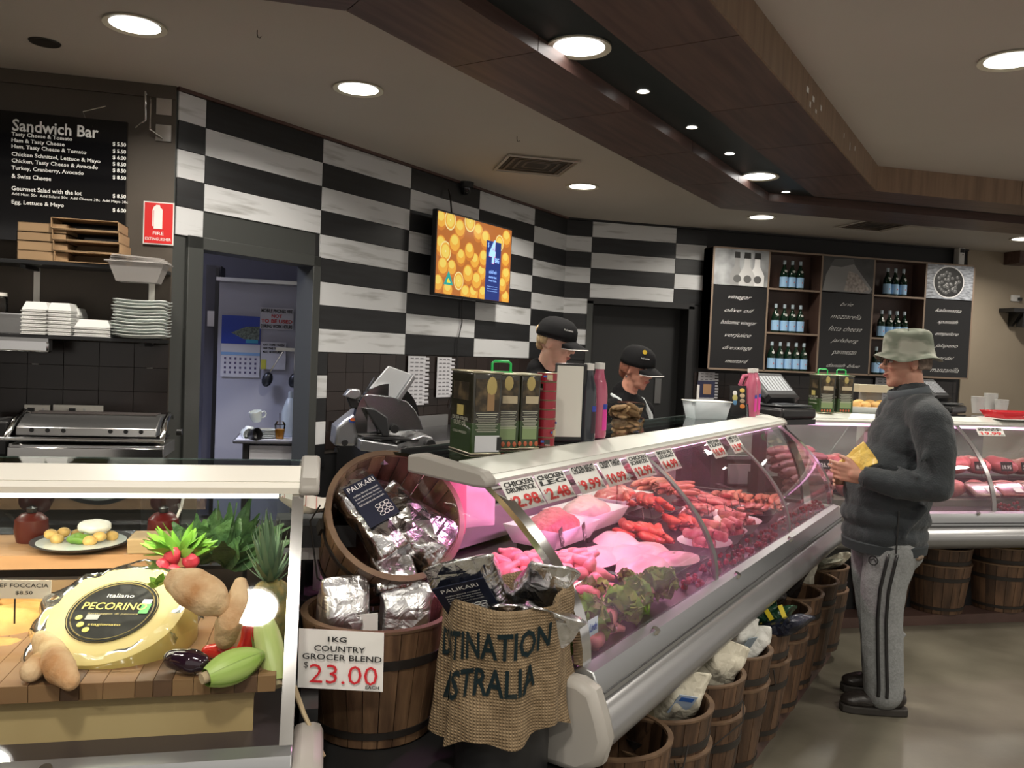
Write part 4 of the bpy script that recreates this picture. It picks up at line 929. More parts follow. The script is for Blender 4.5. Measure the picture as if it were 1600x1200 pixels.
# right hand row
for k, (s, od) in enumerate(((1.17, 'first'), (1.62, 'second'), (2.08, 'third'))):
    x = XR0 + s - .05; y = YRB + .26
    bucket('wooden_bucket', 'lower wooden bucket of the %s stack under the deli case' % od, (x, y, .062), .155, .195, .30, 20, None, 'lower buckets along the deli case', handle=False)
    bucket('wooden_bucket', 'upper wooden bucket of the %s stack under the deli case' % od, (x, y, .165), .155, .195, .30, 20, (0, 0, .1), 'upper buckets along the deli case', handle=False)
bucket('wooden_bucket', 'lower wooden bucket half hidden behind the customer', (XR0 + .72, YRB + .28, .062), .155, .195, .30, 20, None, 'lower buckets along the deli case', handle=False)
# big buckets on the stand
bucket('wooden_bucket', 'round wooden bucket with two silver coffee bags and a price sign', (.158, 2.155, .565), .150, .193, .30, 26, None, None, .016, False, M_staveL)
c = ond(620, 802, 2.22); back = (-FW).normalized()
nrm = (back * .73 + RT * .39 + UP * .56).normalized()
e_ = nrm.to_track_quat('Z', 'Y').to_euler()
hT = .29
tb_loc = c - nrm * hT
bucket('wooden_bucket', 'tilted wooden bucket full of silver coffee bags with a dark label, leaning above the others', tb_loc, .150, .190, hT, 26, tuple(e_), None, .014, True, M_staveL)
# ------------------------------------------------------------------ bags
def foilmat(key, col, rough, bump=.9, metal=1.):
    m = mat(key, col, rough, metal); N = m.node_tree.nodes; L = m.node_tree.links; b = N['Principled BSDF']
    tc = N.new('ShaderNodeTexCoord'); v = N.new('ShaderNodeTexVoronoi'); v.inputs['Scale'].default_value = 17; v.feature = 'F1'; v.distance = 'MANHATTAN'
    n = N.new('ShaderNodeTexNoise'); n.inputs['Scale'].default_value = 14; n.inputs['Detail'].default_value = 4; n.inputs['Distortion'].default_value = 1.5
    ad = N.new('ShaderNodeMath'); ad.operation = 'ADD'; bp = N.new('ShaderNodeBump'); bp.inputs['Strength'].default_value = bump; bp.inputs['Distance'].default_value = .02
    L.new(tc.outputs['Object'], v.inputs['Vector']); L.new(tc.outputs['Object'], n.inputs['Vector']); L.new(v.outputs[0], ad.inputs[0]); L.new(n.outputs[0], ad.inputs[1]); L.new(ad.outputs[0], bp.inputs['Height']); L.new(bp.outputs[0], b.inputs['Normal'])
    return m
M_foil = foilmat('silver_foil', (.74, .74, .75), .20, .5)
M_foilm = foilmat('matt_silver_foil', (.72, .72, .73), .33, .45)
M_flour = foilmat('cream_bag', (.66, .62, .50), .45, .5, 0.)
M_whitebag = foilmat('white_bag', (.74, .74, .70), .4, .4, 0.)
def bagmesh(w_, d_, h_, seed, crumple=.012, fin=.05, nx=16, nz=18):
    b = B(); vs = []; fs = []
    per = []                       # closed ring around the bag
    for k in range(nx * 2):
        a = 2 * PI * k / (nx * 2); c, s = math.cos(a), math.sin(a)
        per.append((abs(c) ** .55 * (1 if c > 0 else -1), abs(s) ** .55 * (1 if s > 0 else -1)))
    m_ = len(per)
    for j in range(nz + 1):
        v = j / nz; z = h_ * v
        dep = d_ * (1 if v < .7 else max(.06, 1 - ((v - .7) / .3) ** 1.3)); dep *= min(1, .75 + v * 2.5); wd = w_ * (1 - .06 * math.sin(PI * v))
        for x, y in per:
            px, py_ = x * wd / 2, y * dep / 2
            q = Vector((px * 9 + seed * 7.1, py_ * 9, z * 9)); nv = noise.noise_vector(q) + .5 * noise.noise_vector(q * 2.7)
            nv.z *= .5
            vs.append(Vector((px, py_, z)) + nv * crumple * (.5 + .8 * v))
    for j in range(nz):
        for k in range(m_): fs.append((j * m_ + k, j * m_ + (k + 1) % m_, (j + 1) * m_ + (k + 1) % m_, (j + 1) * m_ + k))
    fs.append(tuple(range(m_ - 1, -1, -1))); fs.append(tuple(range(nz * m_, (nz + 1) * m_)))
    return b.add(vs, fs)
def bag(name, label, loc, rot, w_, d_, h_, seed, m_, crumple=.012, cat='bag', grp=None):
    t = thing(name, label, cat, loc, 0, grp, rot)
    bagmesh(w_, d_, h_, seed, crumple).obj('body', m_, t, smooth=60, sub=1); return t
cx, cy_ = .158, 2.155
b1 = bag('coffee_bag', 'silver coffee bag standing left in the priced bucket', (.080, 2.15, .635), (.06, -.04, .1), .135, .10, .33, 1, M_foilm)
B().box((.035, -.052, .205), (.085, .003, .07)).obj('label', M_card, b1)
b2 = bag('coffee_bag', 'silver coffee bag standing right in the priced bucket', (.225, 2.16, .635), (.02, .03, -.08), .14, .10, .31, 2, M_foilm)
# filler below bags
tag(B().cyl((.158, 2.155, .605), (.158, 2.155, .612), .15, n=24).obj('bucket_liner', M_blackp), 'dark liner disc inside the priced bucket', 'liner')
# price sign of the bucket
pc = (.098, 1.955, .80)
tl = ond(467, 982, 1.90); br_ = ond(598, 1081, 1.90); bl_ = ond(465, 1074, 1.90); tr_ = tl + br_ - bl_
sg = thing('price_sign', 'white price sign reading 23.00 clipped to the wooden bucket', 'price sign', ((tl + br_) / 2))
quadpx('card', [bl_, br_, tr_, tl], M_card, sg)
sg.children[0].modifiers.new('s', 'SOLIDIFY').thickness = .002
ex = (br_ - bl_).normalized(); ez = (tl - bl_).normalized(); ny = ex.cross(ez).normalized(); ez2 = ny.cross(ex)
Rsg = Matrix((ex, ez2, ny)).transposed().to_euler()
def sgt(s, u, v, wpx, hpx, m_, bold=.0):
    W0 = (br_ - bl_).length; H0 = (tl - bl_).length
    q = bl_ + (br_ - bl_) * u + (tl - bl_) * v - FW * .006
    ftext(s, q, W0 * wpx, H0 * hpx, m_, sg, Rsg, bold)
sgt('1KG', .46, .86, .22, .09, M_ink, .02); sgt('COUNTRY', .49, .70, .60, .10, M_ink, .012); sgt('GROCER BLEND', .52, .555, .93, .10, M_ink, .012)
sgt('23.00', .54, .27, .80, .32, mat('price_red', (.62, .02, .03), .5), -.005); sgt('$', .10, .40, .05, .12, M_ink); sgt('EACH', .88, .075, .16, .055, M_ink, .03)
# coffee bags in the tilted bucket (they lie on the bucket's own base)
def loc_t(x, y, z): return tb_loc + Matrix.Rotation(0, 3, 'Z') @ (e_.to_matrix() @ Vector((x, y, z)))
ux = (RT - nrm * RT.dot(nrm)).normalized(); uy = nrm.cross(ux)   # in-mouth axes: right, up
def inb(label, cx, cy2, dz, wx, hy, dp, ang, seed, m_=M_foil, **k):
    # bag lying face to the mouth: width axis along ux rotated by ang, height axis along uy, depth along nrm
    a = ux * math.cos(ang) + uy * math.sin(ang); b = -ux * math.sin(ang) + uy * math.cos(ang)
    Mx = Matrix((a, -nrm, b)).transposed()
    o = c + ux * cx + uy * cy2 - nrm * dz - b * hy / 2
    return bag('coffee_bag', label, o, tuple(Mx.to_euler()), wx, dp, hy, seed, m_, **k), Mx
t1, Mx1 = inb('silver coffee bag with a navy label lying in the tilted bucket', -.060, .005, .040, .125, .26, .08, .72, 3)
lb = B().box((0, -.045, .15), (.098, .002, .13)).obj('label', mat('navy_label', (.010, .014, .035), .35), t1)
def on_bag(t_, s, x, z, W_, H_, m_, bold=0, yy=-.048):
    o = ftext(s, (0, 0, 0), W_, H_, m_, None, FRONT, bold); o.parent = t_; o.location = (x, yy, z); return o
def navy(t_, z0=.15, x0=0):
    for s, dx, dz, W_, H_ in (('PALIKARI', 0, .052, .085, .014), ('coffee blend roasted', 0, .03, .08, .005), ('from the finest beans', 0, .02, .08, .005), ('packed fresh for you', 0, .010, .08, .005), ('full bodied and smooth', 0, 0, .08, .005)):
        on_bag(t_, s, x0 + dx, z0 + dz, W_, H_, M_inkw, .0)
    b = B()
    rr_ = random.Random(2)
    for k in range(9):
        cx_, cz_ = x0 + .005 + (k % 3) * .014, z0 - .022 - (k // 3) * .012; b.tube([(cx_ + .008 * math.cos(a), -.0475, cz_ + .005 * math.sin(a)) for a in [j * PI / 5 for j in range(10)]], .0009, 5, True)
    b.obj('scroll_print', M_inkw, t_)
navy(t1)
t2, _ = inb('crumpled silver coffee bag at the right of the tilted bucket', .060, -.005, .045, .15, .25, .09, 1.05, 4, crumple=.022)
t3, _ = inb('silver coffee bag lying underneath in the tilted bucket', .01, -.085, .075, .12, .22, .07, .3, 5, crumple=.02)
t4, _ = inb('silver coffee bag at the top of the tilted bucket', .03, .055, .09, .12, .22, .06, 1.2, 6, crumple=.02)
# ------------------------------------------------------------------ burlap sack
M_burlap = mat('burlap', (.33, .235, .135), .9, scale=40, col2=(.22, .15, .08))
N_ = M_burlap.node_tree.nodes; L_ = M_burlap.node_tree.links
tc_ = N_.new('ShaderNodeTexCoord'); bp_ = N_.new('ShaderNodeBump'); bp_.inputs['Strength'].default_value = .9; bp_.inputs['Distance'].default_value = .004
w1 = N_.new('ShaderNodeTexWave'); w1.inputs['Scale'].default_value = 46; w1.bands_direction = 'X'; w1.inputs['Distortion'].default_value = .6; w1.inputs['Detail Scale'].default_value = 3
w2_ = N_.new('ShaderNodeTexWave'); w2_.inputs['Scale'].default_value = 46; w2_.bands_direction = 'Z'; w2_.inputs['Distortion'].default_value = .6; w2_.inputs['Detail Scale'].default_value = 3
ml = N_.new('ShaderNodeMath'); ml.operation = 'MULTIPLY'; L_.new(tc_.outputs['Object'], w1.inputs[0]); L_.new(tc_.outputs['Object'], w2_.inputs[0]); L_.new(w1.outputs[1], ml.inputs[0]); L_.new(w2_.outputs[1], ml.inputs[1]); L_.new(ml.outputs[0], bp_.inputs['Height']); L_.new(bp_.outputs[0], N_['Principled BSDF'].inputs['Normal'])
mxn = N_.new('ShaderNodeMix'); mxn.data_type = 'RGBA'; mxn.blend_type = 'MULTIPLY'; mxn.inputs[0].default_value = .75; mp2 = N_.new('ShaderNodeMapRange'); mp2.inputs['To Min'].default_value = .55; mp2.inputs['To Max'].default_value = 1.45
L_.new(ml.outputs[0], mp2.inputs['Value']); L_.new(N_['Principled BSDF'].inputs['Base Color'].links[0].from_socket, mxn.inputs[6]); L_.new(mp2.outputs[0], mxn.inputs[7]); L_.new(mxn.outputs[2], N_['Principled BSDF'].inputs['Base Color'])
bc = Vector((.437, 1.865, .708))
sk = thing('burlap_sack', 'open burlap sack with dark stencilled lettering, standing in the corner', 'sack', bc)
def sackp(u, v):   # u around 0..1, v up 0..1
    a = 2 * PI * u
    r = .142 - .004 * v + .012 * (1 - v) ** 2
    fold = .010 * math.sin(3 * a + 1) * (1 - .4 * v) + .007 * math.sin(7 * a + 2 * v) + (.010 * math.sin(11 * a) * (1 - v) ** 2)
    r += fold
    z = .285 * v + (.012 * math.sin(2 * a + .6) + .018 * math.cos(a - .3)) * v + (.012 * math.sin(5 * a) + .03 * math.sin(a + 2.4)) * (1 - v) - .03 * (1 - v)
    r += .012 * noise.noise(Vector((math.cos(a) * 2, math.sin(a) * 2, v * 3)))
    return (r * math.cos(a) * 1.05, r * math.sin(a) * .92, z)
nu, nv = 72, 26
vs = [sackp(i / nu, j / nv) for j in range(nv + 1) for i in range(nu)]
for (k_, dr, dz) in ((1, -.012, .006), (2, -.02, -.03), (3, -.022, -.10)):
    for i in range(nu):
        x, y, z = sackp(i / nu, 1); l = math.hypot(x, y); vs.append((x * (l + dr) / l, y * (l + dr) / l, z + dz))
fs = [(j * nu + i, j * nu + (i + 1) % nu, (j + 1) * nu + (i + 1) % nu, (j + 1) * nu + i) for j in range(nv + 3) for i in range(nu)]
B().add(vs, fs).obj('cloth', M_burlap, sk, smooth=180, sub=1)
M_sten = mat('stencil_ink', (.010, .028, .034), .9, scale=30, col2=(.05, .06, .055), lo=.25, hi=.45)
def sack_text(s, a0, a1, v0, hh_, tilt=0.):
    o = text(s, 1., M_sten, None, bold=.02); v = np.zeros(len(o.data.vertices) * 3); o.data.vertices.foreach_get('co', v); v = v.reshape(-1, 3)
    # refine long edges is unnecessary: letters are narrow
    x0, x1 = v[:, 0].min(), v[:, 0].max(); y0, y1 = v[:, 1].min(), v[:, 1].max(); keep = v.copy()
    for i, (x, y, z) in enumerate(keep):
        u = (x - x0) / (x1 - x0); a = a0 + (a1 - a0) * u; vv = v0 + hh_ * (y - y0) / (y1 - y0) + tilt * u
        q = Vector(sackp((a / (2 * PI)) % 1, vv)); l = math.hypot(q.x, q.y); q.x *= (l + .004) / l; q.y *= (l + .004) / l; v[i] = q
    o.data.vertices.foreach_set('co', v.ravel()); o.data.update(); o.parent = sk; o.location = (0, 0, 0); o.scale = (1, 1, 1)
    return o
va = math.atan2(-1, -.20)   # direction facing the camera
sack_text('DESTINATION', va - 1.50, va + .72, .56, .21, .12); sack_text('AUSTRALIA', va - 1.35, va + .50, .28, .21, .12)
b = B(); 

# bags inside the sack
t = bag('coffee_bag', 'silver coffee bag with a navy label lying on the burlap sack', bc + Vector((-.03, .07, .21)), (.75, -.30, -.35), .16, .07, .24, 7, M_foil, .014); B().box((-.01, -.043, .145), (.12, .002, .13)).obj('label', MATS['navy_label'], t); navy(t, .145, -.01)
bag('coffee_bag', 'silver coffee bag behind the labelled one in the burlap sack', bc + Vector((.08, .10, .20)), (.7, .25, -.2), .13, .07, .22, 8, M_foil, .02); bag('coffee_bag', 'crumpled silver coffee bag at the front right of the burlap sack', bc + Vector((.03, .02, .14)), (.75, .4, .1), .15, .07, .19, 9, M_foil, .025)
bag('coffee_bag', 'crumpled silver coffee bag at the front left of the burlap sack', bc + Vector((-.06, .02, .14)), (.7, .1, .3), .13, .07, .18, 10, M_foil, .025)
t = thing('sack_support', 'black box inside the burlap sack under the coffee bags', 'box', bc); B().cyl((0, 0, -.145), (0, 0, .16), .11, n=24).obj('body', M_blackp, t)
# cane strip leaning in the gap
a = ond(459, 1072, 1.8); b_ = ond(507, 1182, 1.72); tag(B().tube([a, a * .6 + b_ * .4 + Vector((-.004, 0, 0)), b_], [.006, .005, .003], 6).obj('cane_strip', mat('pale_cane', (.42, .33, .20), .7)), 'thin pale cane strip beside the price sign bucket', 'strip')
# paper tray behind
p = ond(494, 800, 2.35); t = thing('paper_tray', 'tray lined with checked paper behind the tilted bucket', 'tray', p)
b = B(); b.grid(lambda u, v: ((u - .5) * .2, (v - .5) * .16, .03 * (abs(u - .5) * 2) ** 2 + .03 * (abs(v - .5) * 2) ** 2 + .006 * math.sin(9 * u + 5 * v)), 12, 10); 
M_chk = mat('checked_paper', (.70, .66, .60), .7); b.obj('paper', M_chk, t)
b = B()
for k in range(7): b.grid(lambda u, v, k=k: ((k / 6 - .5) * .18 + .002 * (u - .5), (v - .5) * .155, .002 + .03 * (abs(k / 6 - .5) * 2 * .9) ** 2 + .03 * (abs(v - .5) * 2) ** 2 + .006 * math.sin(9 * ((k / 6 - .5) * .9 + .5) + 5 * v)), 1, 10)
b.obj('red_stripes', mat('stripe_red', (.5, .15, .12), .7), t, solid=.001)
B().box((0, 0, -.05), (.22, .18, .06)).obj('holder', M_blackp, t)
p = ond(498, 845, 2.3); t = thing('paper_card', 'blank white folded card behind the tilted bucket', 'card', p, .4); B().box((0, 0, 0), (.07, .002, .05), rot=(.2, .1, 0)).obj('front', M_card, t); B().box((-.01, .01, -.03), (.07, .002, .05), rot=(.2, .1, 0)).obj('rear', M_card, t)
# ------------------------------------------------------------------ goods in the row of stacks
ZR = .062 + .115 + BH   # rim height of stacks
def inside(k, ds, dt, dz): return P(stack_s[k] + ds, TB + dt, ZR + dz)
bag('flour_bag', 'cream flour bag with a blue label in the second stack', inside(1, .04, -.02, -.10), (.5, .25, .2), .15, .09, .24, 11, M_flour, .018)
o = bpy.data.objects['flour_bag']; B().box((-.02, -.05, .15), (.07, .002, .08)).obj('label', mat('blue_white_label', (.45, .55, .70), .5), o); B().box((-.02, -.052, .175), (.05, .001, .015)).obj('label_print', mat('label_blue', (.05, .15, .5), .5), o)
bag('flour_bag', 'second cream bag lying behind in the second stack', inside(1, -.05, -.06, -.10), (.3, -.3, -.5), .13, .08, .20, 12, M_flour, .018)
for k, (lb, args) in enumerate((('large creamy white bag in the third stack', (2, .03, 0, -.08, (.45, .35, .4), .18, .11, .22)), ('grey white bag lying left in the third stack', (2, -.07, -.03, -.08, (.2, -.5, 0), .13, .09, .18)),
    ('white bag with a green label in the fourth stack', (3, .02, -.0, -.06, (.5, .1, .5), .13, .08, .19)), ('rolled white bag at the front of the fourth stack', (3, .07, .03, -.05, (.9, .3, 1.2), .10, .09, .16)),
    ('cream bag in the eighth stack', (7, .02, -.0, -.08, (.1, .1, .6), .13, .09, .22)), ('white plastic bag in the farthest stack', (8, .02, .0, -.03, (1.0, .2, .9), .14, .06, .20)))):
    i, ds, dt, dz, rt_, w_, d_, h_ = args
    t = bag('food_bag', lb, inside(i, ds, dt, dz), rt_, w_, d_, h_, 20 + k, M_flour if k in (0, 4, 5) else M_whitebag, .016)
    if 'green' in lb: B().box((-.0, -.046, .10), (.06, .002, .10)).obj('label', mat('grey_label', (.35, .42, .48), .5), t); B().box((-.0, -.048, .07), (.05, .002, .02)).obj('green_band', mat('green_band', (.03, .35, .08), .5), t)
t = bag('snack_bag', 'red and yellow snack bag behind the fourth stack goods', inside(3, -.07, -.06, -.03), (.4, 0, .3), .10, .05, .14, 30, foilmat('dark_red_bag', (.35, .05, .03), .3, .4, .2), .012)
M_dgrn = foilmat('dark_green_bag', (.012, .055, .028), .22, .5, .1); M_navyb = foilmat('dark_blue_bag', (.015, .018, .035), .25, .5, .1)
for k, (lb, dx, dt, rt_, m_) in enumerate((('dark green bag with yellow bands in the fifth stack', .03, .0, (1.0, .2, .9), M_dgrn), ('dark navy bag in front of the green one in the fifth stack', -.01, .06, (1.1, .1, .5), M_navyb), ('green bag with yellow stripe at the back of the fifth stack', -.02, -.06, (.9, -.2, 1.2), M_dgrn))):
    t = bag('snack_bag', lb, inside(4, dx, dt, -.03 + .01 * k), rt_, .15, .06, .21, 32 + k, m_, .014)
    if m_ is M_dgrn:
        for z in (.06, .15): B().box((0, 0, z), (.153, .066, .018), rot=(.1, .15, 0)).obj('yellow_band', mat('yellow_band', (.75, .60, .03), .4), t, sub=0)
        B().box((0, -.034, .105), (.07, .004, .04)).obj('logo', mat('logo_pale', (.5, .5, .3), .4), t)
M_dark = foilmat('dark_film_bag', (.035, .03, .028), .2, .6, .3)
for i, seed in ((5, 40), (5, 41), (6, 42)): bag('film_bag', {40: 'clear bag of dark goods in the sixth stack', 41: 'glossy dark bag leaning back in the sixth stack', 42: 'tall glossy dark bag standing in the seventh stack'}[seed], inside(i, .03 * (seed - 40.5), -.02, -.06), (.3, .1, .5), .13, .08, .17 if i == 5 else .27, seed, M_dark, .02)
bag('film_bag', 'clear wrapped goods in the farthest stack', inside(8, -.05, -.02, -.02), (1.1, -.1, .2), .14, .05, .20, 45, foilmat('greenish_film', (.32, .32, .25), .15, .5, .2), .016)
# popcorn-like yellow bag in the right stacks
for k, (dx, dz, lb) in enumerate(((-.06, -.03, 'left rounded yellow snack bag in the second deli bucket'), (.05, 0, 'right rounded yellow snack bag tied with red in the second deli bucket'))):
    t = thing('snack_bag', lb, 'bag', (XR0 + 1.57 + dx, YRB + .24, .165 + .30 + dz))
    blob(B().ell((0, 0, 0), (.10, .09, .065), 16).ell((.03, 0, .02), (.07, .07, .05), 14), 'body', foilmat('yellow_snack', (.75, .52, .14), .35, .8, 0.), t, .012, 2, disp=(.02, .05))
    if k: B().lathe([(.012, .06), (.006, .085), (.022, .12), (.014, .13)], 12).obj('neck', M_whitebag, t); B().lathe([(.009, .078), (.011, .084), (.009, .09)], 12).obj('tie', mat('tie_red', (.7, .05, .04), .4), t)
bag('food_bag', 'pale wrapped bag in the third deli bucket', (XR0 + 2.02, YRB + .26, .40), (.2, .1, .3), .18, .12, .17, 47, M_flour, .016)
# ================================================================== MEAT CASE CONTENTS
def MC(x, y, z=0): return P(S0 + x, TG - y, z)      # meat case local -> world
DZ = ZB - .02                                         # deck top
M_chick = mat('raw_chicken', (.66, .26, .25), .3, var=.2, scale=20, sss=.0, rnd=.1, bump=.3, bscale=40)
M_breast = mat('chicken_fillet', (.66, .44, .41), .35, var=.12, scale=10, rnd=.05, bump=.2, bscale=20)
M_red = mat('red_ink', (.62, .02, .02), .5)
M_saus = mat('red_sausage', (.62, .085, .06), .28, var=.25, scale=14, rnd=.2, bump=.2, bscale=30)
M_saus2 = mat('brown_sausage', (.50, .17, .11), .35, var=.25, scale=14, rnd=.2, bump=.2, bscale=30)
M_beef = mat('dark_beef', (.36, .05, .05), .3, scale=22, col2=(.60, .22, .20), rnd=.2, bump=.5, bscale=30)
M_mince = mat('pink_mince', (.56, .20, .19), .45, scale=60, col2=(.5, .12, .12), bump=1., bscale=70)
M_crumb = mat('orange_crumb', (.78, .33, .07), .8, scale=60, col2=(.6, .2, .04), bump=1., bscale=80)
M_tray = mat('white_tray', (.74, .70, .70), .3)
M_lettg = mat('lettuce_green', (.30, .50, .07), .4, scale=9, col2=(.14, .30, .04), rnd=.25, bump=.3, bscale=25)
M_lettr = mat('lettuce_red', (.12, .035, .03), .4, scale=9, col2=(.20, .26, .06), rnd=.2)
M_berry = mat('red_berries', (.36, .015, .02), .3, scale=60, col2=(.16, .02, .02))
# price cards along the glass top
cards = [('CHICKEN\nDRUMSTICK', '2.98', 780, 832, 735), ('CHICKEN\nLEG', '2.48', 833, 884, 725), ('CHICKEN BREAST', '9.99', 887, 930, 722), ('CRISPY THIGH', '10.99', 931, 974, 712), ('CHICKEN\nSCHNITZEL', '12.99', 976, 1014, 702), ('SMOKED SALT\nLEG ROAST', '14.99', 1020, 1060, 699), ('BEEF STRIPS\nLEAN', '10.99', 1100, 1129, 691), ('LAMB DICED\nTOP CUT', '12.99', 1131, 1158, 685)]
def pricecard(nm, pr, x0s, wd, caseloc, rz, L0, lean, zt, cyfun_slope, lb, hh=.060):
    q = caseloc + Matrix.Rotation(rz, 3, 'Z') @ Vector((x0s, lean - .048, zt - .030))
    t = thing('price_card', lb, 'price card', q, rot=(-.62, 0, rz))
    B().box((wd / 2, 0, 0), (wd, .0015, hh)).obj('card', M_card, t)
    def tx(s, z, h_, m_, wfr, bold):
        o = ftext(s, (0, 0, 0), wd * wfr, h_ * 1.12, m_, None, FRONT, bold); o.parent = t; o.location = (wd / 2, -.002, z)
    ls = nm.split('\n')
    for k, l in enumerate(ls): tx(l, hh * (.36 - .19 * k), hh * (.15 if len(ls) > 1 else .25), M_ink, .88, .035)
    tx(pr, -hh * .22, hh * .36, M_red, .76, .035); tx('$', -hh * .12, hh * .14, M_red, .05, 0); tx('KG', -hh * .38, hh * .09, M_ink, .1, .02); t.children[-3].location.x += 0
    t.children[-2].location.x = wd * .08; t.children[-1].location.x = wd * .9
    return t
for k, (nm, pr, xa, xb, y) in enumerate(cards):
    a = ont(xa, y, -1.16); b_ = ont(xb, y - 8, -1.16); s0_, s1_ = ST(a)[0] - S0, ST(b_)[0] - S0
    pricecard(nm, pr, s0_ - .01, min(.165, s1_ - s0_), P(S0, TG), A45, CL, LEAN, ZT, 0, 'white price card reading %s, %s from the left on the meat case' % (pr, ['first', 'second', 'third', 'fourth', 'fifth', 'sixth', 'seventh', 'eighth'][k]), .088)
pricecard('GROUND\nBEEF', '19.99', 1.38, .2, Vector((XR0, YRB, 0)), 0, RL, .34, ZTR, 0, 'white price card with red numbers on the deli case glass')
# small black price tags on picks
def pick(loc, rz, s, lb, w_=.055, h_=.045, tl=.0):
    t = thing('price_tag', lb, 'price tag', loc, rot=(tl, 0, rz)); B().box((0, 0, h_ / 2 + .03), (w_, .002, h_)).obj('plate', M_blackp, t); B().cyl((0, 0, -.02), (0, 0, .035), .0018, n=6).obj('stick', M_blackp, t)
    o = ftext(s, (0, 0, 0), w_ * .75, h_ * .42, M_dig, None, FRONT, .01); o.parent = t; o.location = (0, -.002, .03 + h_ * .42); return t
tg = [(.86, .52, '3.29', 'behind the pile of chicken pieces'), (1.00, .50, '8.25', 'in front of the pink mince tray'), (1.50, .48, '7.99', 'among the red skinned sausages'), (1.80, .28, '9.99', 'between the second and fourth meat trays'), (2.02, .38, '8.99', 'in the brown marinated meat'), (1.54, .24, '12.99', 'beside the white oval tray'),
      (1.92, .26, '11.99', 'just before the middle glass post'), (2.08, .28, '10.99', 'just beyond the middle glass post'), (1.76, .56, '6.99', 'in the bright red sausages'), (2.2, .28, '9.49', 'before the clear packed tray')]
for k, (x, y, s, wh) in enumerate(tg): pick(MC(x, y, DZ + .05), A45 + .35, s, 'small black price tag on a pick %s' % wh, .06 if k > 1 else .075, .05 if k > 1 else .06, -.2)
# chicken pieces: each its own
rr = random.Random(11)
dm = bake(blob(B().limb([((0, 0, 0), .025), ((.024, .004, 0), .026), ((.048, .010, .003), .015), ((.060, .014, .004), .011)], 10).ell((.066, .014, .004), .012, 10), 'chicken_piece', M_chick, None, .006, 3)).data
dm2 = bake(blob(B().limb([((0, 0, 0), .016), ((.022, .02, 0), .021), ((.045, .01, .004), .021), ((.05, -.018, .006), .016), ((.03, -.026, .01), .013)], 10), 'chicken_piece', M_chick, None, .006, 3)).data
for o in [o for o in bpy.data.objects if o.name.startswith('chicken_piece')]: bpy.data.objects.remove(o)
def scat(name, mesh, loc, rot, lb, cat, grp, sc=1.):
    o = bpy.data.objects.new(name, mesh); COL.objects.link(o); o.location = loc; o.rotation_euler = rot; o.scale = (sc,) * 3 if not isinstance(sc, tuple) else sc
    return tag(o, lb, cat, grp)
tr = thing('meat_tray', 'black tray under the pile of pink chicken drumsticks', 'tray', MC(.64, .47, DZ), A45); trap(B(), .15, .24, .17, .27, .03).obj('body', M_trayblack, tr, solid=.003)
for k in range(46):
    u, v = rr.uniform(-1, 1), rr.uniform(-1, 1); lay = k // 20
    scat('chicken_piece', (dm, dm2)[k % 2], MC(.64 + u * (.14 - .03 * lay), .44 + v * (.24 - .05 * lay), DZ + .03 + .028 * lay), (rr.uniform(-.5, .5), rr.uniform(-.4, .4), rr.uniform(0, 6.28)), 'pink raw chicken piece in the pile at the near end of the meat case', 'chicken piece', 'raw chicken pieces in the near pile', rr.uniform(.9, 1.15))
# front row: chicken, lettuce
for k in range(14):
    scat('chicken_piece', dm2 if k % 3 else dm, MC(.10 + .42 * k / 13, .125 + rr.uniform(-.03, .06), DZ + .025), (rr.uniform(-.5, .5), rr.uniform(-.4, .4), rr.uniform(0, 6.28)), 'pink marinated chicken piece among the lettuce along the front glass', 'chicken piece', 'chicken pieces among the lettuce', 1.25)
lf = []
for q in range(4):
    r_ = random.Random(50 + q); b = B(); nu, nv = 10, 8; f0 = r_.uniform(0, 6)
    def leaf(u, v, f0=f0):
        wdt = .052 * math.sin(PI * min(1, v * .85 + .12)) ** .6; x = (u - .5) * 2 * wdt; e = abs(u - .5) * 2
        return (x, .085 * v, .045 * v ** 1.5 - .02 * v ** 3 + .010 * e * e * math.sin(13 * v + f0) * 1.3 + .007 * math.sin(9 * u + f0) * v)
    b.grid(leaf, nu, nv); lf.append(b.mesh('leaf', [M_lettg, M_lettg, M_lettg, M_lettr][q], 180))
def lettuce(loc, lb, n=9, sc=1., mix=(0, 1, 2, 3)):
    t = thing('lettuce', lb, 'lettuce', loc, rr.uniform(0, 6)); t.scale = (sc,) * 3
    for k in range(n):
        o = bpy.data.objects.new('leaf', lf[mix[k % len(mix)]]); COL.objects.link(o); o.parent = t
        o.rotation_euler = (rr.uniform(.2, 1.1), rr.uniform(-.3, .3), 2 * PI * k / n + rr.uniform(-.3, .3)); o.location = (0, 0, .004 * k * .5)
for k, (x, y, s, mx, lb) in enumerate(((.06, .10, 1.05, (0, 1), 'green curly lettuce at the near corner of the meat case'), (.22, .09, 1.0, (0, 3, 1), 'curly lettuce beside the near corner lettuce, front glass'), (.33, .16, .9, (3, 1), 'red edged lettuce between pink chicken pieces'), (.42, .08, 1.05, (0, 1, 2), 'bright green lettuce in the middle of the front row'),
        (.55, .10, 1., (1, 0, 3), 'leafy lettuce before the orange crumbed fillet'), (.72, .09, 1.05, (0, 2), 'pale green lettuce beside the orange crumbed fillet'), (.56, .24, .75, (3, 0), 'small red lettuce tuft at the foot of the chicken pile'), (.78, .22, .6, (1, 3), 'small lettuce tuft right of the chicken pile'), (.15, .17, .8, (3, 0), 'dark lettuce behind the near corner'))):
    lettuce(MC(x * .95, y - .005, DZ + .015), lb, 11, s * .95, mx)
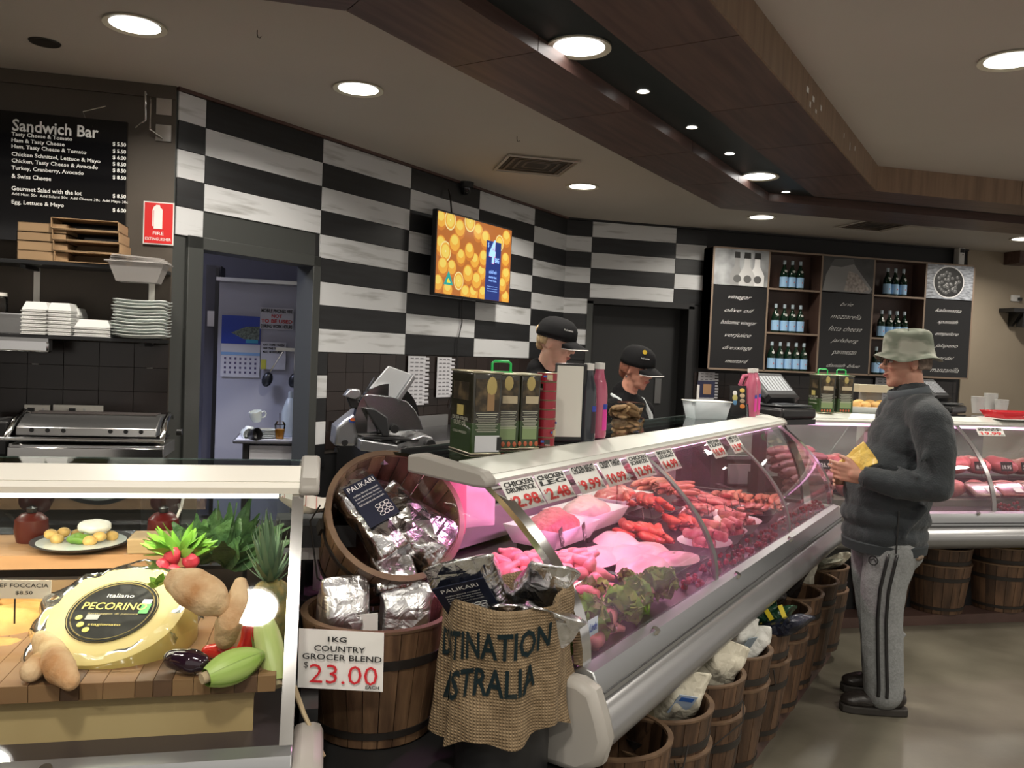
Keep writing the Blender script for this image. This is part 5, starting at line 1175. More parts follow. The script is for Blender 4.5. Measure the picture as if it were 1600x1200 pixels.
for x, y, rz in ((.60, .16, .2), (.70, .15, .8)): scat('crumbed_fillet', bake(blob(B().ell((0, 0, 0), (.055, .03, .018), 14), 'x', M_crumb, None, .006, 1, disp=(.004, .01))).data, MC(x, y, DZ + .03), (0, 0, rz), 'orange crumbed fillet %s the lettuce in the front row' % ('left of' if x < .65 else 'in front of'), 'fillet', 'orange crumbed fillets')
for o in [o for o in bpy.data.objects if o.name == 'x' or o.name.startswith('x.')]: bpy.data.objects.remove(o)
# chicken breast sheet
tr = thing('meat_tray', 'black stepped tray under the big pale chicken fillets', 'tray', MC(1.04, .34, DZ), A45); trap(B(), .22, .19, .24, .21, .025).obj('body', M_trayblack, tr, solid=.003)
def fillet(lb, x, y, z, sx, sy, rz, seed):
    b = B(); r_ = random.Random(seed); ph = r_.uniform(0, 6)
    def fn(u, v):
        a = 2 * PI * u; r = v; k = 1 + .07 * math.sin(3 * a + ph) + .05 * math.sin(5 * a)
        return (sx * r * k * math.cos(a), sy * r * k * math.sin(a), .028 * (1 - r ** 2.4) + .004 * math.sin(6 * r + 2 * a + ph))
    b.grid(fn, 26, 9); o = b.obj('chicken_fillet', M_breast, None, MC(x, y, z), (0, 0, A45 + rz), smooth=180); tag(o, lb, 'meat')
for k, (x, y, z, sx, sy, rz) in enumerate(((.96, .44, .03, .19, .11, .1), (1.10, .34, .035, .19, .11, -.1), (.96, .26, .03, .17, .09, .15), (1.18, .46, .05, .13, .09, .5), (1.12, .20, .03, .12, .07, -.4))):
    fillet('large pale chicken fillet, %s in the spread of fillets' % ['farthest left', 'middle', 'nearest the front glass', 'farthest right at the back', 'front right with the folded edge'][k], x, y, DZ + z, sx, sy, rz, k)
# rear white trays with minced meat
for k, (x, y, c, lb) in enumerate(((1.02, .66, M_mince, 'white tray heaped with pink mince at the back near end'), (1.38, .70, M_breast, 'white tray of pale meat at the back beside the mince'), (1.80, .76, M_beef, 'white tray of red meat at the back middle'))):
    t = thing('meat_tray', lb, 'tray', MC(x, y, DZ + .05), A45); trap(B(), .14, .09, .17, .12, .07).obj('tray', M_tray, t, solid=.003)
    B().box((0, 0, -.026), (.26, .16, .045)).obj('riser', M_blackp, t)
    blob(B().ell((0, 0, .05), (.145, .095, .055), 18).ell((.04, .02, .075), (.07, .06, .04), 14), 'meat_heap', c, t, .009, 1, disp=(.018, .03))
# sausages
def sausm(l, r, bend, m_):
    n = 9; pts = []; rs = []
    for k in range(n):
        u = k / (n - 1); pts.append(((u - .5) * l, bend * (1 - (2 * u - 1) ** 2), 0)); rs.append(r * min(1, (math.sin(PI * min(max(u, .02), .98)) ** .35)))
    return B().tube(pts, rs, 10).mesh('sausage', m_, 180)
sA = sausm(.17, .017, .02, M_saus); sB = sausm(.20, .017, .018, M_saus2); sC = sausm(.13, .02, .015, M_saus)
def pile(me, n, cx, cy2, dx, dy, z, rz, jit, lb, grp, nm='sausage', layers=2, cat='sausage', step=None):
    for k in range(n):
        L_ = k % layers if step is None else k // step
        scat(nm, me, MC(cx + rr.uniform(-dx, dx), cy2 + ((k / max(1, n - 1)) - .5) * 2 * dy, DZ + z + .028 * L_), (rr.uniform(-.1, .1), rr.uniform(-.12, .12), A45 + rz + rr.uniform(-jit, jit)), lb, cat, grp)
t = thing('meat_tray', 'dark tray under the bright red sausages', 'tray', MC(1.78, .62, DZ + .04), A45); trap(B(), .16, .12, .18, .14, .03).obj('body', M_trayblack, t, solid=.003)
pile(sA, 14, 1.76, .58, .05, .10, .10, .35, .2, 'bright red sausage in the pile at the back middle of the meat case', 'bright red sausages')
pile(sB, 16, 2.10, .62, .05, .11, .12, -.25, .15, 'long orange brown sausage in the heap behind the middle glass pane', 'orange brown sausages')
pile(sC, 12, 1.45, .46, .04, .09, .03, .9, .5, 'red skinned sausage at the back of the pale fillets', 'red skinned sausages')
pile(sB, 20, 2.58, .34, .05, .17, .03, .15, .08, 'pinkish brown sausage in the neat row at the far end of the meat case', 'pinkish brown sausages')
pile(sC, 16, 1.74, .36, .05, .08, .03, .5, .6, 'short red sausage in the coil near the black price tags', 'short red sausages')
# strips, chops, skewers: individually placed
chop = bake(blob(B().ell((0, 0, 0), (.055, .035, .014), 14).ell((.04, .02, .002), (.03, .012, .01), 10), 'x', M_beef, None, .006, 2, disp=(.006, .02))).data
rolled = B().tube([((u - .5) * .10, .006 * math.sin(5 * u), 0) for u in [k / 8 for k in range(9)]], [.018, .026, .024, .027, .024, .027, .024, .026, .016], 12).mesh('rolled', M_beef, 180)
for o in [o for o in bpy.data.objects if o.name == 'x' or o.name.startswith('x.')]: bpy.data.objects.remove(o)
trays = [(1.42, .16, 'nearest white oval tray of red rolled meat at the front'), (1.69, .18, 'white tray of dark red meat beside the oval tray'), (1.95, .19, 'white tray of dark meat by the middle glass post'), (2.02, .40, 'white tray of brown marinated meat behind the front trays'), (2.28, .44, 'white tray of marinated pieces behind the middle post'), (2.25, .20, 'low clear tray of packed meat beyond the middle post')]
for k, (x, y, lb) in enumerate(trays):
    t = thing('meat_tray', lb, 'tray', MC(x, y + .03, DZ), A45 + .1); 
    b = B(); b.lathe([(.0, .004), (.085, .004), (.118, .05), (.124, .052), (.114, .047), (.082, .001)], 28, sx=1.08, sy=.86, closed=False); b.obj('tray', M_tray if k != 5 else M_clear, t)
    for j in range(11):
        u, v = rr.uniform(-.07, .07), rr.uniform(-.05, .05)
        scat('rolled_roast' if k in (0, 1, 2) else 'meat_chop', rolled if k in (0, 1, 2) else chop, MC(x + u, y + .03 + v, DZ + .04 + .018 * (j % 3)), (rr.uniform(-.2, .2), rr.uniform(-.2, .2), A45 + (1.2 if k < 3 else 0) + rr.uniform(-.5, .5)), 'red meat piece in the %s' % lb[:60].replace('nearest ', ''), 'meat', 'meat pieces in tray: ' + lb[:40], .8)
for j in range(26):
    scat('meat_chop', chop, MC(rr.uniform(2.15, 2.45), rr.uniform(.35, .62), DZ + .03 + .02 * (j % 3)), (rr.uniform(-.3, .3), rr.uniform(-.3, .3), rr.uniform(0, 6)), 'pink and red chop in the spread at the middle of the meat case', 'meat', 'chops spread in the middle', 1.1)
# red garnish along the front glass
def garnish(x0, x1, lb, fn, z0):
    b = B(); r_ = random.Random(int(x0 * 100)); n = int((x1 - x0) / .02)
    for k in range(n * 2):
        b.ell((x0 + (x1 - x0) * r_.random() - (x0 + x1) / 2, r_.uniform(-.035, .045), r_.uniform(.0, .035)), r_.uniform(.007, .012), 6)
    o = b.obj('red_berry_garnish', M_berry, None, fn((x0 + x1) / 2, .055, z0), (0, 0, A45 if fn is MC else 0)); tag(o, lb, 'garnish', None, 'stuff')
    b = B()
    for k in range(n * 3):
        x = x0 + (x1 - x0) * r_.random() - (x0 + x1) / 2; y = r_.uniform(-.03, .05); b.add([(x, y, 0), (x + .012, y, .002), (x + r_.uniform(-.02, .03), y + r_.uniform(-.02, .02), .035)], [(0, 1, 2)])
    o2 = b.obj('leaf_garnish', mat('dark_garnish', (.10, .12, .04), .5, rnd=.2), None, fn((x0 + x1) / 2, .055, z0), (0, 0, A45 if fn is MC else 0), smooth=0); tag(o2, 'leaves of the ' + lb[4:60], 'garnish', None, 'stuff')
garnish(1.08, 1.92, 'row of red berry garnish behind the middle pane of the meat case', MC, DZ); garnish(2.05, 2.88, 'row of red berry garnish behind the far pane of the meat case', MC, DZ)
garnish(.85, 1.0, 'small red berry garnish by the first glass post', MC, DZ)
# clear stand with hanging pink meat and clear panel at near end
for x, y in ((.10, .80), (.16, .78)):
    pass
t = thing('display_bag', 'pink translucent bag hanging inside the near end of the meat case', 'bag', MC(.46, .79, DZ + .14), A45 - .5); bagmesh(.20, .05, .22, 61, .012).obj('body', mat('pink_bag', (.65, .22, .28), .35), t, smooth=60)
t = thing('display_bag', 'white bag beside the pink one at the near end of the meat case', 'bag', MC(.66, .79, DZ + .14), A45 - .5); bagmesh(.18, .05, .18, 62, .012).obj('body', mat('pale_bag', (.70, .60, .62), .35), t, smooth=60)
t = thing('meat_tray', 'clear tray with a red crayfish shaped garnish under the cap', 'tray', MC(1.62, .62, DZ + .24), A45); trap(B(), .10, .08, .13, .10, .06).obj('tray', M_clear, t); blob(B().limb([((-.05, 0, .03), .018), ((.0, 0, .035), .024), ((.06, 0, .02), .012)], 10).limb([((0, 0, .03), .02), ((.02, -.05, .0), .012)], 8), 'garnish', M_berry, t, .006, 2); B().box((0, .04, -.11), (.02, .02, .22)).obj('stand', M_clear, t)
# linde-style badge at the near corner of the glass
q = MC(.075, .012, ZB + .075); t = thing('glass_badge', 'small white badge with blue script on the near front glass', 'badge', q, rot=(-.05, 0, A45)); B().box((0, 0, 0), (.055, .0012, .042)).obj('plate', mat('badge_white', (.55, .60, .70), .5), t)
o = ftext('Linde', (0, 0, 0), .042, .02, mat('badge_ink', (.02, .03, .35), .5), None, FRONT, .01, .3); o.parent = t; o.location = (0, -.0014, 0)
# ================================================================== DELI CASE CONTENTS
def DC(x, y, z=0): return Vector((XR0 + x, YRB + y, z))
DZR = ZBR - .02
sal = B().tube([((u - .5) * .42, .004 * math.sin(9 * u), 0) for u in [k / 10 for k in range(11)]], [.012, .03, .034, .036, .035, .036, .035, .036, .034, .03, .012], 14).mesh('salami', mat('salami_skin', (.24, .10, .10), .4, var=.3, scale=12, rnd=.25), 180)
for k in range(10): scat('salami', sal, DC(.22 + .02 * (k % 3), .30 + .055 * (k % 5), DZR + .10 + .06 * (k // 5) + .035 * (k % 5)), (0, 0, rr.uniform(-.1, .1) + .25), 'long wrapped salami lying in the stack at the left end of the deli case', 'salami', 'salamis at the left end of the deli case')
ham = bake(blob(B().ell((0, 0, 0), (.10, .065, .06), 16).ell((.06, .0, .01), (.06, .05, .05), 12), 'x', mat('ham_pink', (.46, .15, .14), .35, var=.25, scale=14, rnd=.25, bump=.2), None, .01, 3)).data
hamd = ham.copy(); hamd.materials.clear(); hamd.materials.append(mat('dark_ham', (.30, .11, .09), .4, var=.3, scale=14, rnd=.2))
for o in [o for o in bpy.data.objects if o.name == 'x' or o.name.startswith('x.')]: bpy.data.objects.remove(o)
for k in range(22):
    x = .55 + .19 * (k % 11); r = k // 11
    scat('cured_ham', (ham, hamd)[(k * 5 // 3) % 2], DC(x + rr.uniform(-.03, .03), .38 + .24 * r, DZR + .09 + .12 * r), (rr.uniform(-.3, .3), rr.uniform(-.3, .3), rr.uniform(0, 6)), 'piece of cured ham in the %s row of the deli case' % ('front', 'back')[r], 'ham', 'cured hams in the deli case')
for k in range(9):
    t = thing('packed_meat', 'clear wrapped tray of sliced meat on the front step of the deli case', 'packed meat', DC(1.42 + .21 * k, .26, DZR + .10), rr.uniform(-.1, .1), 'wrapped trays in the deli case'); t.rotation_euler.x = .5
    B().box((0, 0, 0), (.18, .12, .02)).obj('meat', M_mince if k % 2 else M_breast, t, bevel=.006); B().box((0, 0, .005), (.19, .13, .032)).obj('wrap', M_film, t, bevel=.008); B().box((.03, -.02, .023), (.06, .05, .001)).obj('label', M_card, t)
st2 = thing('display_step', 'dark stepped shelf inside the deli case', 'shelf', DC(0, 0, 0)); B().box((RL / 2, .40, DZR + .02), (RL - .1, .30, .04)).obj('lower_step', mat('olive_deck', (.10, .10, .07), .5), st2); B().box((RL / 2, .62, DZR + .07), (RL - .1, .22, .14)).obj('upper_step', M_blackp, st2)
for k, (x, s) in enumerate(((.38, '26.99'), (1.50, '8.99'), (1.70, '19.95'), (1.86, '27.99'), (2.28, '34.99'), (2.75, '24.99'))): 
    pick(DC(x, .36, DZR + .18), 0, s, 'black price tag in the deli case, %s' % ['over the salamis by the customer', 'just right of the customer', 'second right of the customer', 'third right of the customer, before the glass post', 'first beyond the glass post', 'rightmost of all'][k], .11 if k in (0, 4) else .09, .06, -.25)
for k, x in enumerate((1.46, 1.75, 2.05, 2.35, 2.7)):
    b = B(); r_ = random.Random(k)
    for j in range(26): b.ell((r_.gauss(0, .045), r_.gauss(0, .022), abs(r_.gauss(.02, .022))), .011, 6)
    tag(b.obj('red_berry_garnish', M_berry, None, DC(x, .10, DZR + .005)), 'red berry cluster on the deli case deck, %s from the customer' % ['first', 'second', 'third', 'fourth', 'fifth'][k], 'garnish', None, 'stuff')
# ================================================================== ON TOP OF THE MEAT CASE
TZ = ZT + .051
M_tinb = mat('tin_brown', (.024, .022, .012), .25, spec=.6, coat=.5); M_tingn = mat('tin_green', (.025, .055, .012), .3, coat=.5); M_tinedge = mat('tin_gold_edge', (.55, .52, .38), .3, .8); M_hgreen = mat('green_plastic_handle', (.02, .55, .12), .35)
M_tinpic = mat('tin_picture', (.17, .12, .06), .4, scale=25, col2=(.030, .022, .012), lo=.45, hi=.75)
def tin(loc, rz, lb, w_=.115, d_=.16, h_=.245, handle=True, kind=0, grp=None):
    t = thing('olive_oil_tin', lb, 'tin', loc, rz, grp)
    B().box((0, 0, h_ * .68), (w_, d_, h_ * .64)).obj('upper_body', M_tinb, t, bevel=.006); B().box((0, 0, h_ * .20), (w_, d_, h_ * .40)).obj('lower_body', M_tingn, t, bevel=.006)
    for z in (.002, h_): B().box((0, 0, z), (w_ + .004, d_ + .004, .005)).obj('seam', M_tinedge, t, bevel=.002)
    f = -d_ / 2 - .001
    B().box((0, f, h_ * .72), (w_ * .8, .001, h_ * .40)).obj('picture', M_tinpic, t)
    if kind: 
        B().box((.005, f - .001, h_ * .66), (w_ * .62, .001, h_ * .10)).obj('olive_picture', mat('bread_pic', (.50, .42, .28), .5), t); B().ell((.0, f - .001, h_ * .88), (.014, .001, .022), 12).obj('oil_jar_picture', mat('oil_pic', (.42, .33, .12), .4), t)
    else:
        B().box((.01, f - .001, h_ * .64), (.022, .001, .05)).obj('bottle_picture', mat('bottle_pic', (.28, .17, .08), .5), t); B().ell((.012, f - .001, h_ * .83), (.016, .001, .028), 12).obj('oil_jar_picture', MATS.get('oil_pic') or mat('oil_pic', (.42, .33, .12), .4), t)
    b = B()
    for k in range(11): b.box((0, f - .0012, h_ * (.50 - .022 * k)), (w_ * (.74 - .08 * (k % 3)), .001, .0022))
    b.obj('fine_print', mat('tin_print', (.42, .42, .34), .6), t)
    if kind: B().box((0, f - .001, h_ * .22), (w_ * .7, .001, h_ * .18)).obj('info_panel', mat('tin_panel', (.22, .30, .14), .5), t); [B().ell((-.03 + .018 * k, f - .001, h_ * .07), (.006, .001, .008), 8).obj('award_dot', mat('award_red', (.5, .12, .05), .4), t) for k in range(4)]
    else: B().box((.003, f - .001, h_ * .13), (w_ * .82, .001, h_ * .20)).obj('barcode_panel', mat('barcode_grey', (.55, .56, .58), .5), t); B().box((.04, f - .002, h_ * .13), (.014, .001, h_ * .16)).obj('barcode', M_ink, t)
    # side face print
    sx = -w_ / 2 - .001; b = B().box((sx, 0, h_ * .76), (.001, d_ * .7, h_ * .22)); b.obj('side_picture', M_tinpic, t); B().box((sx - .001, 0, h_ * .52), (.001, .045, .03)).obj('crest', mat('crest_gold', (.55, .45, .15), .4), t)
    for s, z, W_, H_ in (('EXTRA VIRGIN', .42, .11, .010), ('OLIVE OIL', .36, .09, .014), ('COLD PRESSED', .25, .10, .007)):
        o = ftext(s, (0, 0, 0), W_, H_, mat('tin_text', (.6, .6, .5), .5), None, (PI / 2, 0, -PI / 2)); o.parent = t; o.location = (sx - .0012, 0, h_ * z)
    if handle:
        B().box((0, 0, h_ + .004), (w_ * .9, .02, .004)).obj('handle_base', M_hgreen, t)
        B().tube([(-.03, 0, h_ + .005), (-.03, 0, h_ + .03), (-.022, 0, h_ + .036), (.022, 0, h_ + .036), (.03, 0, h_ + .03), (.03, 0, h_ + .005)], .004, 8).obj('handle', M_hgreen, t)
    return t
def at_px(x, y, z=TZ): return onz(x, y, z)
rz_t = .12
a = at_px(720, 710); bR = at_px(765, 710)
tin(a + Vector((.052, .085, 0)), .24, 'dark green olive oil tin nearest the camera on the meat case', w_=.092, h_=.232, handle=False)
a2 = at_px(785, 703); tin(a2 + Vector((.006, .09, 0)), .12, 'middle olive oil tin of the three, on the near end of the case', .076, .15, .226, True, 1)
a3 = at_px(820, 702); tin(a3 + Vector((.006, .09, 0)), .12, 'right olive oil tin of the three, next to the red cans', .066, .15, .226, False, 1)
# second pair on the deli case
for k, (x, lb) in enumerate(((1294, 'left olive oil tin with a green handle on the deli case corner'), (1323, 'right olive oil tin with a green handle on the deli case corner'))):
    q = onz(x, 646, ZTR + .052); tin(q + Vector((0, .08, 0)), -.1, lb, .105, .14, .235, True, 1)
# cans
M_canr = mat('can_red', (.30, .015, .03), .3, coat=.3); q = at_px(854, 698)
for k in range(8):
    t = thing('food_can', 'small red food can, %s of the stack beside the whiteboard' % ['lowest', 'second from the bottom', 'third from the bottom', 'fourth from the bottom', 'fourth from the top', 'third from the top', 'second from the top', 'topmost'][k], 'can', (q.x, q.y + .03, q.z + .0292 * k), k * .9, 'stack of red cans')
    B().lathe([(0, 0), (.031, 0), (.032, .001), (.032, .0275), (.031, .0285), (0, .0285)], 24).obj('body', M_canr, t); [B().lathe([(.0322, z), (.0335, z + .001), (.0322, z + .002)], 24).obj('rim', M_tinedge, t) for z in (0, .0265)]
    b = B().box((.0, -.0325, .014), (.018, .002, .016)); b.obj('picture', mat('can_pic', (.55, .45, .28), .5) if k % 3 else M_tinb, t); B().box((-.014, -.030, .016), (.012, .002, .006)).obj('blue_logo', mat('can_blue', (.05, .12, .45), .5), t)
    o = ftext('TUNA', (0, 0, 0), .016, .006, mat('can_text', (.7, .55, .5), .5), None, FRONT, .02); o.parent = t; o.location = (.002, -.0345, .005)
# whiteboard seen from behind
q0, q1 = at_px(869, 690), at_px(911, 690); mid = (q0 + q1) / 2; wdb = (q1 - q0).length
wb = thing('white_sign_board', 'blank white board in a black frame standing on the case', 'sign', (mid.x, mid.y + .02, mid.z), -.02, rot=(0, 0, -.02))
hb = .262; B().box((0, 0, hb / 2), (wdb + .012, .010, hb)).obj('frame', M_blackp, wb, bevel=.004); B().box((-.004, -.006, hb / 2 + .003), (wdb - .008, .004, hb - .022)).obj('face', mat('board_face', (.74, .73, .66), .4), wb, bevel=.003)
# drink bottles
def softbottle(x, y, lb, m_liq, h_=.27, r=.038, lab=(.75, .05, .35), handle=False, dy=.04):
    q = at_px(x, y); t = thing('drink_bottle', lb, 'bottle', (q.x, q.y + dy, q.z))
    H_ = h_ - .03
    B().lathe([(0, 0), (r * .95, .002), (r, .01), (r, H_ * .62), (r * .92, H_ * .75), (r * .55, H_ * .92), (.016, H_ * .97), (.016, H_)], 24).obj('body', m_liq, t)
    B().lathe([(0, H_), (.018, H_), (.018, H_ + .022), (0, H_ + .023)], 20).obj('cap', M_whiteplast, t)
    B().add([(r * 1.012 * math.cos(a), r * 1.012 * math.sin(a), z) for z in (H_ * .12, H_ * .42) for a in [(-1.35 + .16 * k) for k in range(9)]], [(k, k + 1, k + 10, k + 9) for k in range(8)]).obj('label', mat('lab_%d' % int(lab[0] * 99), lab, .4), t)
    B().add([(r * 1.02 * math.cos(a), r * 1.02 * math.sin(a), z) for z in (H_ * .42, H_ * .50) for a in [(-1.3 + .16 * k) for k in range(8)]], [(k, k + 1, k + 9, k + 8) for k in range(7)]).obj('label_top', mat('lab_blue', (.03, .06, .4), .4), t)
    if handle: B().tube([(-.015, 0, H_ * .93), (-r * 1.1, 0, H_ * .92), (-r * 1.6, 0, H_ * .72), (-r * .95, 0, H_ * .6)], .011, 10).obj('grip', m_liq, t)
    return t
M_cola = mat('dark_topping', (.03, .035, .045), .15, coat=.5); M_pinkd = mat('pink_topping', (.52, .12, .20), .2, coat=.5)
softbottle(921, 691, 'dark syrup bottle with a white cap beside the white board', M_cola, .272, .030, (.04, .02, .03)); softbottle(938, 686, 'tall pink syrup bottle with a white cap beside the dark one', M_pinkd, .275, .032)
softbottle(1177, 652, 'pink syrup bottle with a grip handle at the far end of the case', M_pinkd, .265, .038, handle=True, dy=.05); softbottle(1189, 650, 'pink syrup bottle standing right of the one with the grip', M_pinkd, .265, .038, dy=.09)
# cookie packs
M_cook = mat('cookie', (.58, .38, .20), .85, scale=30, col2=(.40, .24, .12), bump=1., bscale=40, rnd=.15)
ck = B().lathe([(0, 0), (.026, 0), (.032, .006), (.028, .013), (0, .015)], 16).mesh('cookie', M_cook, 180)
q = at_px(984, 677)
for k, lb in enumerate(('lower clear pack of brown cookies on the case', 'upper clear pack of brown cookies on the case')):
    t = thing('cookie_pack', lb, 'cookies', (q.x - .008 * k, q.y + .06, q.z + .058 * k), .2 * k)
    trap(B(), .052, .042, .062, .052, .055).obj('tub', M_clear, t); B().box((0, 0, .056), (.135, .115, .004)).obj('rim', M_clear, t, bevel=.002)
    for j in range(9): o = bpy.data.objects.new('cookie', ck); COL.objects.link(o); o.parent = t; o.location = (-.028 + .028 * (j % 3), -.018 + .02 * (j % 2), .004 + .014 * (j // 3)); o.rotation_euler = (rr.uniform(-.2, .9), rr.uniform(-.3, .3), j)
# plastic tub, acrylic card holder, menu stand
q0, q1 = at_px(1092, 656), at_px(1133, 654); mid = (q0 + q1) / 2; w_ = (q1 - q0).length
t = thing('plastic_tub', 'cloudy white plastic tub on the middle of the meat case', 'tub', (mid.x, mid.y + .07, mid.z), .05); trap(B(), w_ * .36, .05, w_ * .44, .06, .085).obj('body', mat('cloudy_tub', (.62, .66, .70), .35, alpha=.75), t, solid=.002); B().box((0, 0, .086), (w_ * .92, .13, .005)).obj('rim', M_whiteplast, t, bevel=.002); B().box((0, 0, .03), (w_ * .6, .08, .05)).obj('napkins', M_card, t, bevel=.01)
q = at_px(1158, 652); t = thing('leaflet_stand', 'black leaflet stand with coloured food pictures in a clear holder', 'leaflet', (q.x, q.y + .03, q.z), .05, rot=(-.12, 0, .0)); B().box((0, 0, .085), (.095, .004, .16)).obj('leaflet', M_blackp, t); trap(B(), .052, .018, .05, .016, .07).obj('holder', M_clear, t)
for k in range(4): B().ell((.022, -.003, .14 - .028 * k), (.015, .001, .012), 12).obj('food_picture', mat('foodpic%d' % k, ((.75, .5, .12), (.55, .4, .25), (.4, .3, .2), (.75, .25, .05))[k], .5), t)
B().ell((-.02, -.003, .125), (.013, .001, .013), 12).obj('white_cap_picture', M_card, t); B().ell((-.02, -.003, .10), (.015, .001, .018), 12).obj('figure_picture', mat('figpic', (.5, .45, .15), .5), t); B().ell((-.02, -.003, .075), (.012, .001, .015), 12).obj('blue_picture', mat('bluepic', (.1, .25, .45), .5), t)
q = onz(1128, 640, 1.28); t = thing('picture_stand', 'small dark stand with a brown square picture behind the tub', 'stand', (q.x + .02, q.y + .35, TZ - .0)); B().box((0, 0, .07), (.012, .01, .15)).obj('post', M_whiteplast, t); B().box((.05, 0, .12), (.11, .006, .10)).obj('frame', mat('navy_frame', (.02, .025, .06), .4), t); B().box((.055, -.004, .12), (.05, .003, .06)).obj('picture', mat('brown_picture', (.35, .2, .10), .6), t)
# scale with tilted display
def scales(loc, rz, lb, sc=1.):
    t = thing('shop_scale', lb, 'scale', loc, rz); t.scale = (sc,) * 3
    B().box((0, 0, .035), (.34, .30, .07)).obj('base', M_blackp, t, bevel=.02); B().box((0, 0, .082), (.30, .26, .012)).obj('pan', mat('scale_dark', (.07, .075, .08), .3, .3), t, bevel=.006)
    B().box((.0, .12, .16), (.05, .04, .18)).obj('pole', M_blackp, t)
    b = B().box((0, 0, 0), (.30, .20, .045)); o = b.obj('display_unit', mat('scale_grey', (.10, .105, .11), .35), t, (.0, .08, .20), (.75, 0, 0), bevel=.012)
    B().box((0, 0, .024), (.24, .13, .003)).obj('keypad', mat('key_pale', (.55, .58, .62), .5), o); b = B()
    for i in range(8): b.box((-.105 + .03 * i, 0, .0265), (.004, .12, .002))
    b.obj('key_gap', mat('key_gap', (.12, .13, .14), .5), o)
    B().box((0, -.115, 0), (.28, .03, .05)).obj('lip', M_blackp, o); return t
scales(P(S1 + .22, -1.24, 1.232), .35, 'dark shop scale with a tilted keypad between the meat case and the deli case', .9)
t = thing('scale_shelf', 'black shelf between the two cases carrying the scale', 'shelf', P(S1 + .22, -1.24, 0), .35); B().box((0, .0, 1.215), (.30, .26, .03)).obj('board', M_blackp, t); B().box((-.10, .06, .60), (.06, .06, 1.20)).obj('post', M_blackp, t)
q = onz(1500, 648, ZTR + .052); scales(q + Vector((.02, .20, 0)), .5, 'dark shop scale standing on the deli case right of the customer', .8)
# deli case top: bread rolls tray, tubs, red tray
q = onz(1368, 645, ZTR + .052); t = thing('bread_tray', 'white tray on the deli case behind the customer', 'tray', q + Vector((0, .10, 0))); trap(B(), .16, .09, .18, .11, .035).obj('body', M_whiteplast, t, solid=.003)
M_roll = mat('bread_roll', (.70, .42, .14), .6, var=.15, scale=12, rnd=.12); rl = B().ell((0, 0, 0), (.042, .034, .026), 14).mesh('bread_roll', M_roll, 180)
for k in range(8): scat('bread_roll', rl, q + Vector((-.12 + .08 * (k % 4), .05 + .07 * (k // 4), .045 + .008 * (k // 4))), (0, 0, k), 'golden bread roll in the white tray on the deli case', 'bread', 'bread rolls in the white tray')
for x, y, h_, lb in ((1553, 648, .12, 'left stack of cloudy tubs on the deli case'), (1572, 646, .14, 'tall white cup stack on the deli case'), (1590, 648, .10, 'right cup stack on the deli case')):
    q = onz(x, y, ZTR + .052) + Vector((0, .15, 0)); t = thing('cup_stack', lb, 'cups', q)
    for k in range(3): B().lathe([(0, 0), (.035, 0), (.045, h_ - .03), (.047, h_ - .03), (.047, h_ - .026)], 20, c=(0, 0, .012 * k)).obj('cup', mat('milky_cup', (.60, .60, .58), .4, alpha=.85), t)
q = onz(1600, 656, ZTR + .052); t = thing('red_tray', 'red tray at the right end of the deli case', 'tray', q + Vector((.05, .12, 0))); trap(B(), .16, .08, .19, .10, .045).obj('body', mat('tray_red', (.55, .02, .03), .35), t, solid=.003); B().box((0, 0, -.002), (.40, .22, .004)).obj('sheet', M_card, t)
q = onz(1340, 612, 1.4); t = thing('paper_roll_box', 'cream box on a stand behind the deli case tins', 'box', ond(1365, 607, 5.6)); B().box((0, 0, 0), (.30, .12, .05)).obj('top', mat('cream_box', (.55, .48, .34), .6), t); B().box((0, .03, -.2), (.12, .08, .40)).obj('post', M_greyplast, t)
# ================================================================== SANDWICH CASE CONTENTS
M_chop_l = mat('butcher_block_light', (.30, .165, .075), .62, scale=3, stretch=(1, 8, 8), col2=(.26, .13, .06)); M_chop_d = mat('butcher_block_dark', (.15, .075, .04), .62, scale=3, stretch=(1, 8, 8), col2=(.09, .045, .025))
BZ = .862
bdx = thing('butcher_board', 'striped butcher block board carrying the cheese and breads', 'board', (-.83, 1.955, BZ - .034))
x = -.68; r_ = random.Random(9); k = 0
while x < .755:
    wdt = r_.uniform(.03, .06); wdt = min(wdt, .755 - x)
    B().box((x + wdt / 2, 0, .017), (wdt - .0008, .42, .034)).obj('block_strip', (M_chop_l, M_chop_d, M_chop_d, M_chop_l, mat('butcher_block_mid', (.19, .10, .05), .45, var=.2, scale=4))[r_.randrange(5)], bdx, bevel=.0008); x += wdt + .0001
M_ply = mat('pale_plywood', (.56, .40, .20), .5, scale=2, stretch=(1.5, 1, .5), col2=(.45, .30, .14))
bx = thing('plywood_box', 'pale plywood box under the butcher block board', 'box', (-.83, 1.97, ZBL - .02)); B().box((-.0, -.19, .045), (1.42, .012, .105)).obj('front_panel', M_ply, bx); B().box((0, 0, .045), (1.40, .36, .085)).obj('body', M_ply, bx)
